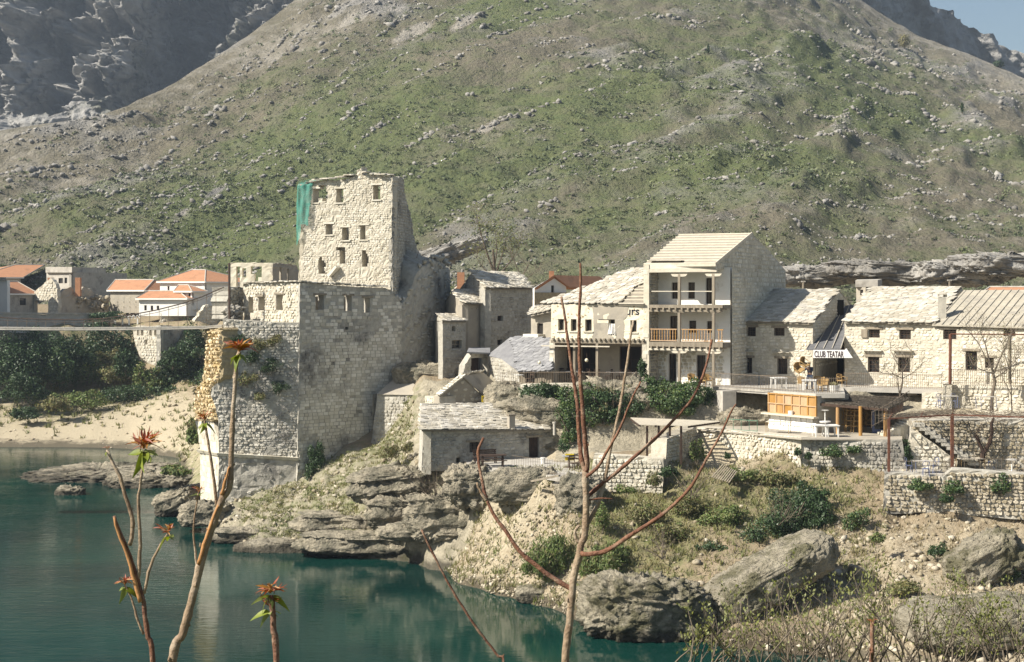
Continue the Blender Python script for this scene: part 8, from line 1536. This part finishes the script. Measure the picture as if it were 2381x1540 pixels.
def rosette(parent, c, seed, nr=10, ng=6, no=4, sc=1.0, axis=Vector((0, 0, 1)), green_drop=True):
    sc *= .54
    """young shoot: red pinnate leaflets standing up, lime-green leaves drooping below"""
    r = random.Random(seed); inv = parent_inv(parent); stalks = MB()
    def put(kind, p, az, el, s):
        o = bpy.data.objects.new('leaf', r.choice(LV[kind])); COL.objects.link(o); o.parent = parent; o.matrix_parent_inverse = inv
        o.matrix_basis = Matrix.Translation(p) @ Matrix.Rotation(az, 4, 'Z') @ Matrix.Rotation(-el, 4, 'Y') @ Matrix.Rotation(r.uniform(-.8, .8), 4, 'X') @ Matrix.Scale(s, 4)
    k = max(2, nr // 2)
    for i in range(k):                                     # compound leaves: a stalk with leaflets on both sides
        az = 6.283 * i / k + r.uniform(-.4, .4); el = r.uniform(.55, 1.35); d = Vector((math.cos(az) * math.cos(el), math.sin(az) * math.cos(el), math.sin(el))); L_ = r.uniform(.035, .065) * sc; tip = c + d * L_ + Vector((0, 0, -.008 * sc)); stalks.tube([c, c + d * L_ * .5 + Vector((0, 0, .004)), tip], [.0035 * sc, .0028 * sc, .0018 * sc], 5)
        for j in range(5): q = c.lerp(tip, .3 + .16 * j); put('leafR' if r.random() < .75 else 'leafO', q, az + (1 if j % 2 else -1) * r.uniform(.5, 1.0), el * .7 + r.uniform(-.35, .4), sc * r.uniform(.38, .68))
        put('leafR', tip, az, el * .5 - .2, sc * r.uniform(.45, .75))
    for i in range(no): put('leafO', c + Vector((0, 0, .01)), r.uniform(0, 6.28), r.uniform(.3, 1.1), sc * r.uniform(.7, 1.0))
    for i in range(ng): put('leafL', c - Vector((0, 0, .008)), 6.283 * i / ng + r.uniform(-.4, .4), r.uniform(-.45, .25) if green_drop else r.uniform(.2, 1.0), sc * r.uniform(.6, 1.05))
    stalks.build('leaf_stalks', M['leafO'], parent)
def knobby(pts, r0, r1, seed, n=None):
    """resample a polyline with swollen nodes and slight wobble"""
    r = random.Random(seed); pts = [Vector(p) for p in pts]; L_ = [0]
    for a, b in zip(pts[:-1], pts[1:]): L_.append(L_[-1] + (b - a).length)
    n = n or max(8, int(L_[-1] / .018)); out = []; rad = []
    for i in range(n + 1):
        s = L_[-1] * i / n; k = max(j for j in range(len(L_)) if L_[j] <= s + 1e-9); k = min(k, len(pts) - 2); f = (s - L_[k]) / max(L_[k + 1] - L_[k], 1e-9)
        p0 = pts[max(k - 1, 0)]; p1, p2 = pts[k], pts[k + 1]; p3 = pts[min(k + 2, len(pts) - 1)]
        q = .5 * ((2 * p1) + (p2 - p0) * f + (2 * p0 - 5 * p1 + 4 * p2 - p3) * f * f + (3 * p1 - p0 - 3 * p2 + p3) * f ** 3); out.append(q + Vector((r.gauss(0, .0006), r.gauss(0, .0006), 0)))
        rad.append((r0 + (r1 - r0) * i / n) * (1 + (.16 if i % 7 == 3 else 0) + r.uniform(-.05, .06)))
    return out, rad
def stem(parent, name, pxs, d, w0, w1, m, seed, dd=0.0, root=None):
    """a stem through picture points; w = picture widths"""
    k = len(pxs); pts = [P(u, v, d + dd * i / (k - 1)) for i, (u, v) in enumerate(pxs)]
    if root is not None: pts = [Vector((pts[0].x + root[0], pts[0].y + root[1], 15.35)), Vector((pts[0].x + root[0] * .4, pts[0].y + root[1] * .4, (pts[0].z + 15.35) / 2))] + pts
    q, rd = knobby(pts, w0 * d / F / 2, w1 * d / F / 2, seed); mb = MB(); mb.tube(q, rd, 10); r = random.Random(seed + 90)
    for i in range(5, len(q) - 2, 6):                      # buds and leaf scars at the nodes
        a = r.uniform(0, 6.28); e = Vector((math.cos(a), math.sin(a), .6)); mb.tube([q[i] + e * rd[i] * .5, q[i] + e * rd[i] * 1.25, q[i] + e * rd[i] * 1.25 + Vector((0, 0, rd[i] * .9))], [rd[i] * .42, rd[i] * .34, rd[i] * .08], 6)
    mb.build(name, M[m], parent, smooth=True); return pts[-1]
dC = 4.6
c_ = thing("sapling", "tall bare sapling with upright reddish shoots in the middle foreground", "tree", (P(1312, 1540, dC).x, dC, 15.35))
stem(c_, 'trunk', [(1312, 1560), (1323, 1450), (1328, 1397), (1333.5, 1344), (1344, 1302), (1352, 1260), (1358.5, 1249), (1362.5, 1186), (1360, 1106), (1361, 1096)], dC, 22, 15, 'bark', 1, root=(-.05, 0))
stem(c_, 'branch', [(1361, 1100), (1357, 1090), (1348, 1040), (1341, 935), (1327, 842), (1316, 760), (1305, 690)], dC, 11, 5, 'barkR', 2, .05); stem(c_, 'branch', [(1361, 1100), (1365, 1085), (1360, 1027), (1353, 935), (1347, 842), (1346, 740), (1350, 660), (1349, 612)], dC, 12, 5, 'barkR', 3, -.05)
stem(c_, 'branch', [(1362, 1228), (1368, 1212), (1383, 1186), (1399, 1146), (1410, 1093), (1420, 1038), (1428, 1006), (1441, 948), (1458, 842), (1466, 780), (1473, 745)], dC, 10, 5, 'bark', 4, .12); stem(c_, 'branch', [(1361, 1110), (1368, 1104), (1391, 1085), (1410, 1051), (1441, 995), (1463, 940), (1489, 887)], dC, 8, 3.5, 'barkR', 5, -.08)
stem(c_, 'branch', [(1362, 1160), (1370, 1151), (1397, 1127), (1436, 1096), (1497, 1043), (1542, 1001), (1608, 927), (1640, 855), (1655, 790)], dC, 10, 5, 'barkR', 6, .15); stem(c_, 'branch', [(1349, 1284), (1357, 1289), (1397, 1285), (1423, 1273), (1463, 1246), (1529, 1204), (1568, 1172), (1605, 1133), (1621, 1106), (1655, 1046), (1679, 1003), (1698, 960), (1711, 940)], dC, 12, 3.5, 'barkR', 7, -.2)
stem(c_, 'branch', [(1334, 1370), (1320, 1365), (1278, 1339), (1240, 1310), (1204, 1278), (1178, 1239), (1153, 1205), (1130, 1159), (1120, 1114), (1113, 1077), (1112, 1046), (1124, 1018)], dC, 12, 6, 'barkR', 8, .1); stem(c_, 'stub', [(1131, 1165), (1120, 1148), (1112, 1132), (1108, 1122)], dC, 9, 5, 'bark', 9); stem(c_, 'stub', [(1346, 1262), (1338, 1250), (1337, 1235), (1346, 1222)], dC, 9, 6, 'bark', 10); stem(c_, 'stub', [(1370, 1163), (1395, 1159), (1424, 1160)], dC, 5, 2.5, 'barkR', 11)
dL = 3.6
l_ = thing("sapling", "thick torn-barked sapling with four budding shoots at lower left", "tree", (P(354, 1540, dL).x, dL, 15.35))
stem(l_, 'trunk', [(356, 1560), (343, 1476), (333, 1397), (322, 1357), (301, 1291), (285, 1252), (272, 1223), (265.5, 1200)], dL, 30, 7, 'barkR', 21, root=(.03, 0)); stem(l_, 'torn_sapwood', [(326, 1400), (315, 1357), (295, 1291), (280, 1252), (269, 1223), (265, 1204)], dL - .007, 11, 5, 'barkO', 22)
stem(l_, 'branch', [(300, 1268), (304, 1258), (309, 1225), (306, 1199), (298, 1172), (285, 1133), (280, 1109), (264, 1080), (249, 1046)], dL, 10, 7, 'bark', 23)
e2 = stem(l_, 'branch', [(318, 1352), (321, 1345), (326, 1265), (322, 1186), (322, 1154), (330, 1101), (334, 1050)], dL, 9, 6, 'bark', 24); rosette(l_, e2 + Vector((0, 0, .008)), 1, 18, 8, 7, 1.25)
e3 = stem(l_, 'branch', [(335, 1380), (337, 1370), (346, 1326), (369, 1275), (391, 1240)], dL, 8, 5, 'bark', 25); rosette(l_, e3, 2, 9, 4, 3, .75)
e4 = stem(l_, 'branch', [(334, 1475), (325, 1455), (317, 1431), (304, 1387), (290, 1360)], dL, 6, 4, 'bark', 26); rosette(l_, e4, 3, 9, 4, 3, .72)
o_ = rosette(l_, P(248, 1044, dL), 9, 2, 3, 0, .30)
r_ = thing("sapling", "leaning sapling with a red-leaved tip crossing the tower at left", "tree", (P(404, 1540, dL).x, dL + .15, 15.35)); dR = dL + .15
stem(r_, 'trunk', [(400, 1560), (425, 1471), (449, 1384), (464, 1318), (480, 1265), (501, 1201), (519, 1154)], dR, 28, 17, 'bark', 31, root=(-.06, 0)); stem(r_, 'torn_sapwood', [(461, 1312), (476, 1264), (496, 1203), (508, 1174)], dR - .008, 10, 6, 'barkO', 32)
e5 = stem(r_, 'branch', [(517, 1160), (528, 1145), (536, 1120), (538, 1046), (541, 971), (545, 909), (550, 845), (556, 818)], dR, 14, 9, 'bark', 33); rosette(r_, e5, 4, 14, 7, 8, 1.05)
e6 = stem(r_, 'branch', [(505, 1180), (502, 1165), (496, 1108), (486, 1041), (481, 1011), (476, 978)], dR, 8, 5, 'bark', 34); rosette(r_, e6, 5, 8, 5, 5, .75)
e7 = stem(r_, 'branch', [(459, 1330), (456, 1302), (450, 1238), (454, 1186), (462, 1146)], dR, 5.5, 3.5, 'bark', 35); rosette(r_, e7, 6, 3, 5, 2, .55, green_drop=False); stem(r_, 'stub', [(515, 1150), (526, 1110), (533, 1085)], dR - .01, 9, 4, 'barkO', 36)
s_ = thing("sapling", "short stub of a sapling topped by red and green leaves near the bottom edge", "tree", (P(640, 1540, 3.3).x, 3.3, 15.35)); e8 = stem(s_, 'trunk', [(642, 1560), (636, 1463), (633, 1410), (628, 1385)], 3.3, 18, 14, 'barkR', 41, root=(.02, 0)); rosette(s_, e8 + Vector((0, 0, .006)), 7, 15, 8, 4, .95); rosette(s_, e8 - Vector((0, 0, .03)), 17, 0, 5, 0, .8)
t_ = thing("sapling", "thin dark twig slanting down across the water in the foreground", "tree", (P(1165, 1540, 4.2).x, 4.2, 15.35)); stem(t_, 'shoot', [(1172, 1556), (1160, 1530), (1130, 1490), (1095, 1442), (1050, 1370), (1010, 1295), (992, 1258), (980, 1232)], 4.2, 9, 5, 'barkR', 51, root=(.1, 0))
q_ = thing("sapling", "reddish budding stub rising at the bottom right", "tree", (P(2026, 1540, 4.4).x, 4.4, 15.35)); e9 = stem(q_, 'trunk', [(2025, 1556), (2027, 1520), (2027, 1470), (2029, 1446)], 4.4, 12, 9, 'barkR', 61, root=(0, 0)); rosette(q_, e9, 8, 2, 5, 0, .45, green_drop=False)
# budding shrubs growing up the near slope, lower right
def near_shrub(label, u, v, d, n, L_, seed, lean=0.0):
    p = P(u, v, d); gz_ = ground_z(p.x, p.y); base = Vector((p.x, p.y, p.z)); t = thing("budding_shrub", label, "bush", (p.x, p.y, gz_), "budding shrubs at lower right"); r = random.Random(seed); mb = MB(); C = []
    mb.tube([(p.x, p.y, gz_ - .1), base - Vector((0, 0, .3)), base], [.03, .02, .015], 6)
    def grow(q, dr, ln, ra, lev):
        k = 6; pts = [q]; rr = [ra]
        for i in range(k): dr = (dr + Vector((r.gauss(0, .13), r.gauss(0, .13), r.gauss(.03, .08)))).normalized(); pts.append(pts[-1] + dr * ln / k); rr.append(ra * (1 - .7 * (i + 1) / k))
        mb.tube(pts, rr, 5); C.append(pts[-1])
        for i in range(2, k, 1):
            if r.random() < .55: C.append(pts[i] + Vector((r.gauss(0, .012), r.gauss(0, .012), .01)))
            if lev and r.random() < .5: grow(pts[i], (dr + Vector((r.gauss(0, .7), r.gauss(0, .5), r.gauss(.1, .3)))).normalized(), ln * r.uniform(.3, .55), rr[i] * .75, lev - 1)
    for i in range(n + 5): grow(base + Vector((r.gauss(0, .12), r.gauss(0, .1), 0)), Vector((r.gauss(lean, .45), r.gauss(0, .3), 1)).normalized(), L_ * r.uniform(.6, 1.1), .0065 * d / 9, 2)
    mb.build('stems', M['twig'], t); R_ = np.random.RandomState(seed); C = np.array([tuple(c) for c in C]); K = 2; c = np.repeat(C, K, 0) + R_.normal(size=(len(C) * K, 3)) * .010; a = R_.normal(size=c.shape) * .6; a[:, 2] = np.abs(a[:, 2]) + .5; a /= np.linalg.norm(a, axis=1)[:, None]; b = np.cross(a, R_.normal(size=c.shape)); b /= np.linalg.norm(b, axis=1)[:, None]; s = R_.uniform(.006, .015, len(c))[:, None]
    arr_mesh('buds', np.stack([c, c + a * s + b * s * .55, c + a * s * 2, c + a * s - b * s * .55], 1).reshape(-1, 3), np.arange(4 * len(c)), 4, M['bud'], t, kind='stuff')
for k, (u, v, d, n, L_, lean, l) in enumerate([(1640, 1570, 9.0, 5, .42, .35, "sparse budding shrub at the left end of the thicket"), (1740, 1580, 8.8, 8, .62, -.1, "budding shrub below the shadowed side of the slab"), (1830, 1580, 9.4, 9, .65, .1, "dense budding shrub left of the reddish stub"), (1930, 1575, 9.0, 9, .60, 0, "budding shrub just left of the reddish stub"), (2010, 1570, 9.8, 8, .70, .1, "tall budding shrub behind the reddish stub"), (2100, 1575, 9.2, 9, .72, -.15, "tall pale-stemmed shrub right of the reddish stub"), (2190, 1580, 9.6, 8, .60, .15, "budding shrub before the flat shelf"), (2280, 1575, 9.0, 8, .62, .1, "budding shrub near the right edge"), (2370, 1580, 9.4, 8, .60, -.2, "budding shrub cut by the right edge")]): near_shrub(l, u, v, d, n, L_, 700 + k, lean)

# ---------------------------------------------------------------- air
hz = bpy.data.materials.new("thin_valley_haze"); hz.use_nodes = True; N = hz.node_tree.nodes; N.clear()
pv = N.new("ShaderNodeVolumePrincipled"); pv.inputs["Color"].default_value = (.66, .80, 1.0, 1); pv.inputs["Density"].default_value = .00018; pv.inputs["Anisotropy"].default_value = .1
ou = N.new("ShaderNodeOutputMaterial"); hz.node_tree.links.new(pv.outputs[0], ou.inputs["Volume"])
mb = MB(); mb.obox((-1500, -80, -4), (3000, 0, 0), (0, 1180, 0), (0, 0, 420)); hzo = mb.build("haze", hz); hzo["kind"] = "stuff"
tag(hzo, "thin bluish haze hanging in the valley air", "haze")
